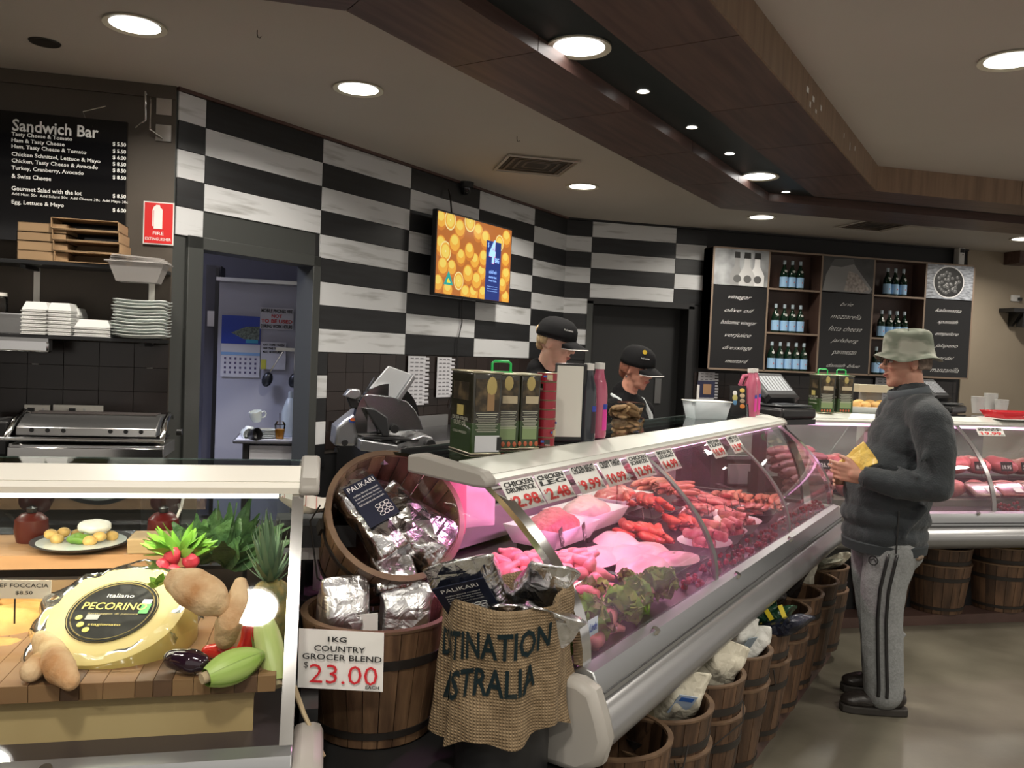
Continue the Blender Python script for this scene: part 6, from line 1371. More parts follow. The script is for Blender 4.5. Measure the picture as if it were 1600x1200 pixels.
# rear wooden shelf with a dish
shf = thing('wooden_shelf', 'pale wooden shelf at the back of the sandwich case', 'shelf', (-.95, 2.40, .955)); B().box((0, 0, .012), (1.25, .24, .035)).obj('board', mat('warm_shelf_wood', (.50, .28, .14), .5, var=.15, scale=3, stretch=(1, 6, 6)), shf); B().box((0, -.135, -.04), (1.3, .03, .03)).obj('steel_rail', M_steel, shf)
for s_ in (-.58, .58): B().box((s_, 0, -.09), (.03, .2, .18)).obj('leg', M_steel, shf)
dz = .985
pq = ony(128, 848, 2.36); t = thing('food_plate', 'dark rimmed plate with a poached egg breakfast on the rear wooden shelf', 'plate', (pq.x, 2.36, dz))
B().lathe([(0, .003), (.08, .003), (.12, .018), (.122, .022), (.115, .019), (.078, .008), (0, .008)], 32).obj('dish', mat('plate_black_rim', (.05, .05, .055), .3), t); B().lathe([(0, .0085), (.075, .0085), (.108, .0185)], 32).obj('dish_inside', M_plate, t)
def lump(name, c, r, m_, par, dsp=(.01, .02)): return blob(B().ell(c, r, 14), name, m_, par, .005, 1, disp=dsp)
lump('poached_egg', (.03, 0, .055), (.042, .035, .02), mat('egg_white', (.82, .80, .74), .3), t); lump('garnish_leaf', (-.0, -.03, .03), (.03, .025, .015), M_lettg, t)
for k, (x, y) in enumerate(((-.055, -.02), (-.05, .02), (-.02, .03), (.05, -.03), (.07, .01), (-.075, 0), (.03, -.045))): lump('potato_piece', (x, y, .028 + .008 * (k % 2)), (.018, .016, .014), mat('fried_potato', (.60, .38, .12), .5, var=.3, scale=30), t, (.004, .02))
for px, lb, c in ((45, 'red jar standing behind the sandwich case shelf, left', (.40, .06, .04)), (253, 'red pot with a pale spoon behind the sandwich case', (.45, .03, .03))):
    q = ony(px, 830, 2.42); t = thing('kitchen_jar', lb, 'jar', (q.x, 2.44, dz)); B().lathe([(0, 0), (.035, 0), (.042, .03), (.04, .06), (.025, .075), (0, .078)], 20).obj('body', mat('jar_%d' % px, tuple(v * .22 for v in c), .35), t); B().lathe([(0, .076), (.012, .078), (.014, .09), (0, .094)], 12).obj('knob', M_blackp, t)
    if px > 100: B().tube([(.03, 0, .05), (.045, 0, .09), (.05, 0, .12)], .004, 8).obj('spoon', M_card, t)
q = ony(250, 868, 2.34); t = thing('wooden_block', 'pale wooden block at the right end of the rear shelf', 'block', (q.x, 2.33, dz)); B().box((0, 0, .02), (.14, .10, .04)).obj('body', mat('pale_block', (.50, .34, .18), .6, var=.15, scale=6, stretch=(1, 6, 6)), t, bevel=.003)
# cheese wheel
cq = ond(186, 988, 1.86)
nrm2 = (back * .47 + UP * .87 + RT * .02).normalized(); ech = nrm2.to_track_quat('Z', 'Y').to_euler()
M_rind = mat('cheese_rind', (.56, .42, .13), .42, var=.08, scale=6); M_cface = mat('cheese_face', (.66, .52, .22), .42, var=.05, scale=6)
cw = thing('cheese_wheel', 'large yellow cheese wheel with a round black label leaning in the sandwich case', 'cheese', cq, rot=tuple(ech))
CR, CH = .164, .125
B().lathe([(0, -CH / 2), (CR * .9, -CH / 2), (CR * .985, -CH / 2 + .02), (CR * 1.02, 0), (CR * .985, CH / 2 - .02), (CR * .93, CH / 2 - .003)], 56).obj('body', M_rind, cw); B().lathe([(CR * .93, CH / 2 - .003), (CR * .86, CH / 2 - .001), (0, CH / 2 + .002)], 56).obj('top_face', M_cface, cw)
B().lathe([(0, 0), (.092, 0)], 48).obj('label', M_ink, cw, (0, 0, CH / 2 + .003)); B().lathe([(.084, 0), (.087, 0)], 48, closed=True).obj('label_ring', mat('label_gold', (.55, .42, .15), .4), cw, (0, 0, CH / 2 + .0036)); B().lathe([(.094, 0), (.096, 0)], 48, closed=True).obj('label_ring', M_ink, cw, (0, 0, CH / 2 + .0032))
rz0 = None
LR = (RT - nrm2 * RT.dot(nrm2)).normalized(); loc_x = ech.to_matrix().transposed() @ LR; la = math.atan2(loc_x.y, loc_x.x)
def lt(s, u, v, W_, H_, m_, dz2=.0045, bold=0, extra=0):
    o = ftext(s, (0, 0, 0), W_, H_, m_, None, (0, 0, la + extra), bold); o.parent = cw; d = Vector((math.cos(la + 0), math.sin(la), 0)); e = Vector((-math.sin(la), math.cos(la), 0)); o.location = d * u + e * v + Vector((0, 0, CH / 2 + dz2)); return o
lt('PECORINO', .0, .012, .14, .022, mat('label_yellow', (.80, .66, .12), .4), bold=.01); lt('formaggio di pecora', .005, -.012, .11, .007, mat('label_gold2', (.5, .4, .15), .4)); lt('italiano', .0, .045, .06, .012, M_inkw); lt('stagionato', .0, -.045, .07, .009, MATS['label_yellow'])
def pat(name, u, v, sx, sy, m_, dz2):
    d = Vector((math.cos(la), math.sin(la), 0)); e = Vector((-math.sin(la), math.cos(la), 0)); B().box((0, 0, 0), (sx, sy, .0005)).obj(name, m_, cw, d * u + e * v + Vector((0, 0, CH / 2 + dz2)), (0, 0, la))
pat('barcode_patch', -.035, -.022, .028, .016, mat('barcode_grey2', (.4, .4, .4), .5), .0042); pat('green_patch', .068, .006, .02, .03, mat('label_green', (.06, .5, .08), .4), .0042); pat('white_patch', .065, .028, .02, .014, M_card, .0042)
for k in range(3): B().ell((0, 0, 0), (.008, .008, .001), 10).obj('olive_mark', MATS['label_yellow'], cw, Vector((math.cos(la + 3.5 + .35 * k) * .068, math.sin(la + 3.5 + .35 * k) * .068, CH / 2 + .004)))
# plastic wrap on the wheel
b = B(); nW = 60
def wrapf(u, v):
    a = 2 * PI * u; r = CR * (.80 + .30 * v) + (.012 * math.sin(5 * a) + .01 * math.sin(13 * a + 1)) * v; z = CH / 2 + .008 + .012 * noise.noise(Vector((4 * math.cos(a), 4 * math.sin(a), v * 3))) - .035 * v ** 3
    return (r * math.cos(a), r * math.sin(a), z)
b.grid(wrapf, nW, 7); b.obj('plastic_wrap', glassmat('crinkled_wrap', (.97, .97, .96), .16, .7, 1.3), cw, smooth=60)
# breads
M_bread = mat('pale_crust', (.66, .48, .28), .75, scale=14, col2=(.42, .21, .08), detail=6, lo=.3, hi=.6, bump=.6, bscale=45, rnd=.06)
def loaf(name, lb, pts, cat='bread', m_=None, voxel=.007):
    c0 = sum((Vector(p) for p, r in pts), Vector()) / len(pts); t = thing(name, lb, cat, c0)
    b = B().limb([(Vector(p) - c0, r) for p, r in pts], 14); blob(b, 'crust', m_ or M_bread, t, voxel, 4, disp=(.004, .03)); return t
loaf('bread_roll', 'large oval bread roll lying across the top right of the cheese wheel', [(ond(278, 908, 1.78), .030), (ond(300, 918, 1.76), .043), (ond(325, 932, 1.75), .042), (ond(345, 948, 1.76), .024)])
loaf('baguette', 'short pale baguette standing upright right of the cheese wheel', [(ond(376, 912, 1.80), .017), (ond(372, 940, 1.78), .027), (ond(358, 975, 1.76), .030), (ond(352, 998, 1.76), .024)])
loaf('baguette', 'pale baguette leaning at the lower left of the cheese wheel', [(ond(66, 1000, 1.73), .022), (ond(78, 1018, 1.70), .030), (onz(95, 1046, BZ + .034), .030), (onz(110, 1064, BZ + .022), .020)])
loaf('baguette', 'small baguette end behind the leaning baguette', [(onz(48, 1050, BZ + .024), .022), (onz(60, 1038, BZ + .026), .024), (onz(84, 1024, BZ + .024), .02)])
M_foc = mat('golden_focaccia', (.62, .38, .12), .6, scale=9, col2=(.45, .20, .05), bump=.5, bscale=25, rnd=.08)
M_fil = mat('sandwich_filling', (.20, .24, .08), .5, scale=50, col2=(.42, .10, .06))
for k, (x, y, dep, sx, rz, lb) in enumerate(((10, 985, 1.92, .11, .3, 'golden focaccia at the left edge of the sandwich case, top'), (-10, 1035, 1.80, .10, .1, 'golden filled focaccia at the lower left edge of the sandwich case'), (60, 945, 2.1, .09, .5, 'golden focaccia behind the price card'), (40, 975, 2.0, .10, -.2, 'golden focaccia in the middle of the left pile'))):
    c0 = ond(x, y, dep); t = thing('focaccia', lb, 'bread', c0, rot=(.25, .1, rz)); blob(B().ell((0, 0, .012), (sx, .07, .022), 18), 'upper_bread', M_foc, t, .008, 1, disp=(.012, .04)); B().ell((.0, 0, -.004), (sx * .93, .066, .010), 16).obj('filling', M_fil, t); B().ell((0, 0, -.016), (sx * .98, .07, .014), 16).obj('lower_bread', M_foc, t)
fp = ond(38, 920, 1.86); t = thing('price_card', 'white card reading roast beef foccacia above the left breads', 'price card', fp, .0); B().box((-.04, 0, 0), (.19, .0015, .042), rot=(0, .03, 0)).obj('card', mat('cream_card', (.72, .66, .58), .6), t)
for s, dz3, W_, H_ in (('ROAST BEEF FOCCACIA', .009, .17, .009), ('$8.50', -.009, .035, .009)):
    o = ftext(s, (0, 0, 0), W_, H_, M_ink, None, (PI / 2, .03, 0), .01); o.parent = t; o.location = (-.035 if W_ > .1 else .0, -.0015, dz3)
B().cyl((-.02, .004, -.08), (-.02, .004, 0), .002, n=6).obj('stick', M_blackp, t)
# radishes with leaves
M_rad = mat('radish_red', (.50, .04, .07), .3, var=.2, scale=20); rc = ond(268, 884, 1.99)
t = thing('radish_bunch', 'bunch of red radishes with bright green leaves at the back of the sandwich case', 'radishes', rc)
M_bright = mat('bright_leaf', (.12, .28, .03), .45, rnd=.25, var=.3, scale=12)
for k, (x, z, y, r) in enumerate(((-.020, .0, .0, .019), (.0, .022, .01, .021), (.042, .008, .01, .021), (.006, -.012, -.015, .018))):
    o = B().lathe([(0, -r * 1.5), (.002, -r * 1.2), (r * .5, -r * .85), (r * .95, -r * .2), (r, .1 * r), (r * .8, r * .7), (r * .2, r), (0, r)], 16).obj('radish', M_rad, t, (x, y, z), (.3 * (k - 1), .4 * (k - 2), 0))
def leafcluster(par, n, c, ln, wd, m_, seed, spread, up_, name='leaf', curl=.5):
    r_ = random.Random(seed)
    for k in range(n):
        d = Vector((r_.uniform(-1, 1) * spread.x, r_.uniform(-1, 1) * spread.y, r_.uniform(.1, 1) * spread.z)) + up_; d.normalize(); l = ln * r_.uniform(.7, 1.15); sd = d.cross(Vector((r_.uniform(-1, 1), r_.uniform(-1, 1), .3))).normalized(); nn = d.cross(sd)
        ph = r_.uniform(0, 6)
        def fn(u, v): w__ = wd * math.sin(PI * min(.98, v ** .8 + .03)) ** .8; return d * (l * v) + sd * ((u - .5) * 2 * w__) + nn * (curl * l * .35 * v * v * (1 if ph > 3 else -1) + .12 * wd * math.sin(12 * v + ph) * abs(u - .5) * 2)
        B().grid(fn, 4, 7).obj(name, m_, par, c, smooth=180)
leafcluster(t, 60, Vector((.015, .02, .02)), .085, .011, M_bright, 1, Vector((1.6, .6, .8)), Vector((.25, 0, .1)))
t2_ = thing('parsley_sprig', 'small green parsley sprig between the cheese and the oval roll', 'herb', ond(248, 915, 1.84)); leafcluster(t2_, 9, Vector((0, 0, 0)), .03, .009, M_lettg, 8, Vector((1, .5, 1)), Vector((0, -.2, .1)))
M_kale = mat('dark_kale', (.025, .07, .025), .5, scale=30, col2=(.06, .13, .04), bump=1., bscale=40)
t = thing('kale_bunch', 'dark green crinkled kale bunch behind the pineapple', 'kale', ond(352, 868, 2.10)); leafcluster(t, 22, Vector((0, 0, -.03)), .17, .030, M_kale, 2, Vector((.9, .5, .5)), Vector((.5, 0, .35)), 'leaf', .3)
leafcluster(t, 10, Vector((-.06, 0, -.02)), .13, .028, M_kale, 3, Vector((.8, .5, .6)), Vector((-.1, 0, .5)), 'leaf', .3)
# pineapple
pc_ = ond(425, 955, 1.93); t = thing('pineapple', 'pineapple with a spiky grey green crown in the right corner of the sandwich case', 'pineapple', pc_, rot=(0, -.08, 0))
b = B(); fr = []
for j in range(17):
    for i in range(28):
        ph = -PI / 2 + PI * j / 16; a = 2 * PI * (i + .5 * (j % 2)) / 28; k_ = 1 + .06 * ((i + j) % 2); b.v.append(Vector((.052 * math.cos(ph) ** .7 * math.cos(a) * k_ if math.cos(ph) > 1e-6 else 0, .052 * (max(math.cos(ph), 0) ** .7) * math.sin(a) * k_, .075 * math.sin(ph))))
for j in range(16):
    for i in range(28): b.f.append([j * 28 + i, j * 28 + (i + 1) % 28, (j + 1) * 28 + (i + 1) % 28, (j + 1) * 28 + i]); b.m.append(0)
b.obj('fruit', mat('pineapple_skin', (.30, .20, .05), .6, scale=40, col2=(.10, .10, .03), bump=1., bscale=60), t, smooth=20)
M_crown = mat('pineapple_leaf', (.16, .25, .15), .5, rnd=.2, var=.25, scale=10, stretch=(1, 1, .3)); r_ = random.Random(4)
for k in range(44):
    el = .35 + 1.1 * (k / 43) ** .8; az = k * 2.4; l = .075 + .075 * (k / 43); d = Vector((math.cos(az) * math.cos(el), math.sin(az) * math.cos(el), math.sin(el))); sd = Vector((-math.sin(az), math.cos(az), 0)); nn = sd.cross(d)
    def fn(u, v): return d * (l * v) + sd * ((u - .5) * .020 * (1 - v) ** .7) - nn * (.022 * v * v) + nn * (.003 * (abs(u - .5) * 2) ** 2 * (1 - v))
    B().grid(fn, 2, 5).obj('crown_leaf', M_crown, t, (0, 0, .066 + .03 * k / 43), smooth=180)
# corn
M_corng = mat('corn_husk_green', (.26, .42, .07), .45, scale=2.5, stretch=(1.5, 14, 14), col2=(.36, .50, .14)); M_cornp = mat('corn_husk_pale', (.58, .62, .26), .45, scale=2.5, stretch=(1.5, 14, 14), col2=(.45, .55, .16))
def corn(lb, p0, p1, r, m_):
    c0 = (p0 + p1) / 2; t = thing('corn_cob', lb, 'corn', c0); d = (p1 - p0); L_ = d.length; e = d.to_track_quat('X', 'Z').to_euler()
    for k in range(7):
        a0 = 2 * PI * k / 7
        def fn(u, v): a = a0 + (u - .5) * 1.5; w__ = r * (math.sin(PI * min(.97, max(.03, .12 + .84 * v))) ** .7) * (1 + .04 * (k % 3)) + .0015 * k * .5; a2 = a0 + (u - .5) * 1.5 * (1 - .1 * v); return ((v - .5) * L_, w__ * math.cos(a2), w__ * math.sin(a2))
        B().grid(fn, 5, 12).obj('husk_leaf', m_, t, rot=tuple(e), smooth=180)
    B().tube([(-L_ / 2 - .01, 0, 0), (-L_ / 2 + .02, 0, 0)], [.011, .013], 10).obj('stalk', MATS['pale_cane'], t, rot=tuple(e)); return t
corn('green husked corn cob lying at the bottom right of the sandwich case', onz(322, 1058, BZ + .016), onz(410, 1022, BZ + .030), .030, M_corng); corn('pale husked corn cob standing on end in the right corner', ond(432, 1066, 1.74), ond(406, 948, 1.84), .028, M_cornp)
# peppers and eggplant
M_pep = mat('red_pepper_skin', (.60, .02, .015), .12, coat=.6)
t = thing('red_pepper', 'long red pepper standing behind the lying corn cob', 'pepper', ond(385, 1000, 1.82)); blob(B().limb([((.012, 0, .028), .024), ((.010, 0, .0), .024), ((-.012, -.005, -.03), .015), ((-.04, -.02, -.045), .009)], 14), 'flesh', M_pep, t, .005, 4); B().tube([(.014, 0, .045), (.014, 0, .06), (.02, 0, .078)], [.012, .006, .006], 8).obj('stem', mat('pepper_stem', (.12, .28, .05), .5), t)
t = thing('red_pepper', 'small red pepper lying left of the corn cob', 'pepper', ond(345, 1020, 1.78)); blob(B().limb([((-.028, .01, .002), .014), ((.0, 0, .004), .019), ((.022, -.004, -.002), .017)], 14), 'flesh', M_pep, t, .005, 4)
t = thing('eggplant', 'glossy dark purple eggplant lying right of the cheese wheel', 'eggplant', onz(292, 1034, BZ + .028)); blob(B().limb([((-.03, .02, 0), .021), ((.01, 0, 0), .027), ((.028, -.008, 0), .020)], 16), 'flesh', mat('eggplant_skin', (.018, .006, .014), .08, coat=.8), t, .007, 4)
# steel fittings glinting at the rear right
q = ony(385, 805, 2.38); t = thing('wire_rack', 'thin brass coloured wire rack at the back right of the sandwich case', 'rack', (q.x, 2.38, .93))
b = B()
for k in range(5): b.tube([(-.09 + .045 * k, 0, 0), (-.09 + .045 * k, 0, .09), (-.07 + .045 * k, 0, .11), (-.05 + .045 * k, 0, .09)], .0022, 6)
b.obj('wire', mat('brass_wire', (.6, .48, .22), .25, 1.), t); B().box((0, 0, -.005), (.24, .03, .01)).obj('foot', M_blackp, t); B().cyl((0, 0, -.17), (0, 0, 0), .006, n=8).obj('post', M_blackp, t)
# ================================================================== PEOPLE
M_skinA = mat('skin_a', (.52, .27, .19), .5, var=.10, scale=14); M_skinB = mat('skin_b', (.68, .42, .31), .5, var=.06, scale=14); M_skinC = mat('skin_c', (.56, .27, .19), .5, var=.10, scale=14)
M_lip = mat('lip', (.42, .12, .10), .45); M_eyew = mat('eye_white', (.55, .50, .48), .3); M_eyed = mat('eye_dark', (.02, .015, .012), .2)
def V(*a): return Vector(a)
def head(b, c, s=1., chin=.0, jaw=1.):
    """adds a head (facing +x, centre c) to builder b; s=1 is 0.235 m tall"""
    T = lambda x, y, z: (c[0] + x * s, c[1] + y * s, c[2] + z * s)
    b.ell(T(-.012, 0, .035), (.098 * s, .076 * s, .088 * s), 20)          # cranium
    b.ell(T(.022, 0, -.018), (.068 * s, .062 * s * jaw, .082 * s), 18)     # face
    b.ell(T(.040, 0, -.072), (.040 * s, .046 * s * jaw, .036 * s), 16)     # jaw / chin
    b.ell(T(.062, 0, -.094), (.020 * s, .022 * s, .018 * s), 12)
    b.cap(T(.082, 0, .012), .010 * s, T(.104, 0, -.018), .013 * s, 10)     # nose
    b.ell(T(.096, .011, -.024), (.012 * s, .008 * s, .008 * s), 8); b.ell(T(.096, -.011, -.024), (.012 * s, .008 * s, .008 * s), 8)
    b.ell(T(.078, 0, .026), (.014 * s, .044 * s, .010 * s), 12)            # brow
    b.ell(T(.072, .035, -.018), (.018 * s, .018 * s, .018 * s), 10); b.ell(T(.072, -.035, -.018), (.018 * s, .018 * s, .018 * s), 10)  # cheeks
    b.ell(T(.084, 0, -.050), (.010 * s, .020 * s, .006 * s), 10); b.ell(T(.080, 0, -.062), (.010 * s, .017 * s, .006 * s), 10)
    for y in (.074, -.074): b.ell(T(-.008, y * jaw, -.006), (.020 * s, .008 * s, .032 * s), 12); b.ell(T(-.006, y * 1.06 * jaw, -.022), (.010 * s, .007 * s, .012 * s), 8)
    return T
def face(par, T, s, rot, glasses=False):
    for y in (.030, -.030):
        B().ell((0, 0, 0), (.010 * s, .014 * s, .007 * s), 12).obj('eye', M_eyew, par, T(.0795, y, .006), rot); B().ell((0, 0, 0), (.005 * s, .006 * s, .006 * s), 10).obj('iris', M_eyed, par, T(.087, y, .005), rot)
        B().ell((0, 0, 0), (.006 * s, .018 * s, .0035 * s), 10).obj('eyebrow', mat('brow_hair', (.10, .06, .04), .8), par, T(.089, y, .026), rot)
        B().ell((0, 0, 0), (.010 * s, .016 * s, .003 * s), 10).obj('eyelid', mat('lid_dark', (.22, .10, .07), .6), par, T(.081, y, .0125), rot)
    B().ell((0, 0, 0), (.008 * s, .020 * s, .0038 * s), 10).obj('upper_lip', M_lip, par, T(.0885, 0, -.0525), rot); B().ell((0, 0, 0), (.008 * s, .016 * s, .0042 * s), 10).obj('lower_lip', M_lip, par, T(.0862, 0, -.0600), rot)
def hand(b, wr, d, side_, palm_n, curl=.9, s=1.):
    """palm and five fingers; wr wrist, d direction of fingers, side_ = thumb side unit, palm_n = direction the palm faces"""
    d = d.normalized(); side_ = side_.normalized(); n = palm_n.normalized()
    b.cap(wr, .024 * s, wr + d * .03 * s, .026 * s, 10)
    for k in range(4): b.cap(wr + d * .02 * s + side_ * (.024 - .016 * k) * s, .015 * s, wr + d * .085 * s + side_ * (.030 - .020 * k) * s, .0125 * s, 10)
    for k, l in enumerate((.068, .078, .072, .056)):
        p = wr + d * .085 * s + side_ * (.0315 - .021 * k) * s; q = d.copy(); pr = .0088
        for j, f in enumerate((.45, .31, .24)):
            q = (q * math.cos(curl * (.5 + .3 * j)) + n * math.sin(curl * (.5 + .3 * j))).normalized(); p2 = p + q * l * f * s; b.cap(p, pr * s, p2, (pr - .0008) * s, 8); p = p2; pr -= .0008
    p = wr + d * .018 * s + side_ * .026 * s; q = (d * .6 + side_ * .75 + n * .2).normalized(); p2 = p + q * .04 * s; b.cap(p, .0125 * s, p2, .0115 * s, 8); q = (d * .85 + side_ * .25 + n * .45).normalized(); p3 = p2 + q * .032 * s; b.cap(p2, .0112 * s, p3, .010 * s, 8); b.cap(p3, .010 * s, p3 + (d * .8 + n * .6).normalized() * .024 * s, .0085 * s, 8)
# ------------------------------------------------------------------ the customer
man = thing('person', 'man in camouflage hat, dark fleece jacket and striped grey track pants holding a yellow packet', 'person', (2.515, 3.288, 0), math.radians(161))
b = B(); hc = (-.055, 0, 1.575); Th = head(b, (0, 0, 0), 1.0)
# rotate the head a little away from the camera
Rh = Matrix.Translation(hc) @ Euler((0, .04, .10)).to_matrix().to_4x4()
b.v = [Rh @ p for p in b.v]
TT_ = lambda x, y, z: Rh @ Vector((x, y, z))
b.limb([(V(-.10, 0, 1.36), .070), (V(-.085, 0, 1.44), .062), (V(-.07, 0, 1.52), .062)], 16)
b.ell((-.085, 0, 1.22), (.085, .14, .15), 16); b.ell((-.02, 0, .98), (.11, .13, .20), 16)
SH = 1.365; EL = V(-.10, .285, 1.06); WR = V(.165, .20, 1.075)
SHL = V(-.095, .20, SH); EL2 = V(-.08, -.27, 1.06); WR2 = V(.12, -.10, 1.03)
b.limb([(V(-.09, .08, SH - .02), .05), (SHL - V(0, 0, .03), .045), (EL, .042), (WR, .027)], 12); b.limb([(V(-.09, -.08, SH - .02), .05), (V(-.09, -.19, SH - .03), .045), (EL2, .042), (WR2, .027)], 12)
hand(b, WR, V(.85, -.45, .12), V(.2, 0, 1), V(-.4, -.9, 0), .75, 1.05); hand(b, WR2, V(.8, .5, .05), V(0, .2, 1), V(-.3, .9, -.2), .7, 1.05)
for y, x in ((.10, .02), (-.13, -.05)): b.limb([(V(-.03, y * .8, .88), .085), (V(x - .01, y, .50), .062), (V(x - .02, y, .12), .04), (V(x, y, .06), .035)], 12)
blob(b, 'body', M_skinA, man, .0052, 4)
face(man, TT_, 1., (0, .04, .10))
# ear-length grey hair around the back
b = B(); 
for k in range(30): a = 1.75 + (2 * PI - 3.5) * k / 29; b.ell((-.014 + .092 * math.cos(a), .072 * math.sin(a), -.002), (.012, .012, .034), 8)
b.v = [Rh @ p for p in b.v]; blob(b, 'hair', mat('short_grey_hair', (.20, .15, .12), .85, var=.3, scale=60), man, .006, 3)
# jacket
M_jack = mat('dark_fleece', (.027, .033, .038), .85, var=.18, scale=5, bump=.35, bscale=140); M_jack.node_tree.nodes['Principled BSDF'].inputs['Sheen Weight'].default_value = .15
b = B()
for z, cx, rx, ry in ((1.36, -.10, .085, .13), (1.31, -.095, .125, .19), (1.22, -.075, .155, .205), (1.10, -.045, .175, .205), (.98, -.015, .19, .205), (.88, -.008, .19, .205), (.80, -.008, .182, .20), (.745, -.010, .175, .195)): b.ell((cx, 0, z), (rx, ry, (.06 if z > 1.33 else .15 if z > .9 else .09 if z > .76 else .03)), 22)
b.limb([(V(-.095, .12, SH - .01), .088), (V(-.10, .205, SH - .035), .086), (V(-.115, .255, 1.22), .078), (EL + V(-.01, 0, 0), .070), (V(.03, .255, 1.05), .060), (V(.135, .215, 1.07), .048)], 16)
b.limb([(V(-.09, -.12, SH - .01), .088), (V(-.09, -.205, SH - .035), .082), (EL2, .066), (V(.07, -.14, 1.02), .046)], 16)
b.limb([(V(-.095, 0, 1.40), .084), (V(-.088, 0, 1.435), .080)], 20)
# folds as raised creases
for p0, p1, r in ((V(-.13, .245, 1.30), V(-.03, .33, 1.17), .018), (V(-.16, .25, 1.18), V(-.06, .335, 1.09), .016), (V(-.02, .32, 1.10), V(.03, .22, 1.13), .015), (V(-.19, .12, 1.28), V(-.16, .12, 1.05), .022), (V(-.10, .20, .95), V(-.02, .20, .82), .02), (V(-.20, .05, 1.22), V(-.165, .08, .95), .022)): b.cap(p0, r, p1, r * .6, 10)
blob(b, 'jacket', M_jack, man, .0085, 5, disp=(.022, .10))
b = B(); b.lathe([(.082, 0), (.092, .01), (.090, .045), (.080, .052), (.078, .04), (.078, .0)], 28, closed=True); b.obj('collar', mat('grey_collar', (.10, .115, .13), .9, bump=.2, bscale=90), man, (-.084, 0, 1.415), (0, .22, 0), smooth=60, sub=1)
B().cyl((0, 0, 0), (.026, -.009, .002), .047, .045, 18).obj('cuff', M_jack, man, (.135, .212, 1.07), bevel=.004)
B().extr([(.180, .745), (.184, .745), (.188, .93), (.184, .93)], -.03, -.024).obj('pocket_zip', M_blackp, man, (.03, .018, 0), (0, .0, 0))
b = B().lathe([(.165, .725), (.178, .725), (.182, .765), (.172, .77)], 32, closed=True, sx=1, sy=1.08); b.obj('jacket_hem', mat('hem_dark', (.032, .038, .042), .9), man, (-.010, 0, 0), smooth=60)
blob(B().ell((-.100, .05, .725), (.060, .12, .035), 14), 'shirt_tail', mat('brown_plaid', (.20, .15, .11), .85, var=.4, scale=40), man, .009, 3)
# trousers
M_pant = mat('grey_marl_fleece', (.235, .245, .245), .9, var=.12, scale=90, bump=.3, bscale=160)
b = B(); b.ell((-.01, 0, .78), (.155, .175, .12), 20); b.ell((-.055, 0, .72), (.12, .165, .10), 18)
LEG = {}
for y, x in ((.095, .0), (-.12, -.06)):
    pts = [(V(-.012, y, .74), .108), (V(.012 + x * .4, y * 1.02, .58), .098), (V(.012 + x * .7, y * 1.04, .44), .088), (V(.0 + x, y * 1.05, .28), .086), (V(-.012 + x, y * 1.06, .14), .084), (V(-.012 + x, y * 1.06, .10), .083)]
    b.limb(pts, 18); LEG[y] = pts
b.cap(V(.03, .10, .46), .07, V(.02, .10, .40), .062, 12)
for p0, p1, r in ((V(-.10, .09, .66), V(-.03, .16, .52), .02), (V(-.09, .09, .36), V(.02, .16, .33), .014), (V(-.08, .09, .20), V(.04, .15, .18), .012), (V(-.08, .02, .70), V(-.06, .04, .5), .03)): b.cap(p0, r, p1, r * .6, 10)
blob(b, 'trousers', M_pant, man, .0085, 4, disp=(.008, .07))
for dx in (.012, .045):
    pts = LEG[.095]; b = B(); vs = []; nn = 26
    for k in range(nn + 1):
        f = k / nn * (len(pts) - 1); i = min(int(f), len(pts) - 2); f -= i; c_ = pts[i][0].lerp(pts[i + 1][0], f); r = pts[i][1] * (1 - f) + pts[i + 1][1] * f + .0045
        for e in (-.0065, .0065): xx = dx + e; vs.append((c_.x + xx, c_.y + math.sqrt(max(r * r - xx * xx, 0)), c_.z))
    b.add(vs, [(2 * k, 2 * k + 1, 2 * k + 3, 2 * k + 2) for k in range(nn)]); b.obj('side_stripe', M_blackp, man, solid=.004, smooth=180)
B().lathe([(.017, 0), (.021, 0)], 16, closed=True, M=Matrix.Rotation(-PI / 2, 4, 'X')).obj('pocket_emblem', M_blackp, man, (.085, .165, .70), (0, 0, -.6)); ftext_o = B().tube([(-.012, 0, -.01), (0, 0, .014), (.012, 0, -.01), (-.014, 0, .004), (.014, 0, .004)], .002, 6).obj('pocket_emblem', M_blackp, man, (.085, .169, .70), (0, 0, -.6))
# shoes
M_shoe = mat('black_leather', (.022, .018, .016), .35, bump=.3, bscale=60); M_sole = mat('dark_sole', (.03, .026, .022), .7)
for y, x in ((.10, -.02), (-.135, -.09)):
    b = B(); b.ell((.0, 0, .062), (.085, .044, .045), 16); b.ell((.10, 0, .056), (.085, .048, .038), 16); b.ell((-.035, 0, .070), (.052, .040, .042), 14); b.cap((-.02, 0, .07), .045, (.0, 0, .10), .040, 14); b.ell((.15, 0, .050), (.052, .045, .032), 14)
    sh = blob(b, 'shoe', M_shoe, man, .006, 4, loc=(x - .01, y, .0))
    B().prism([(-.085, -.03), (-.03, -.042), (.08, -.047), (.16, -.046), (.195, -.03), (.205, 0), (.195, .03), (.16, .046), (.08, .047), (-.03, .042), (-.085, .03), (-.092, 0)], .001, .034).obj('sole', M_sole, sh, bevel=.005)
    B().tube([(.06, .045, .052), (.10, .046, .056), (.15, .036, .058), (.185, .0, .052), (.15, -.036, .058), (.10, -.046, .056), (.06, -.045, .052)], .0035, 6).obj('moccasin_seam', M_sole, sh)
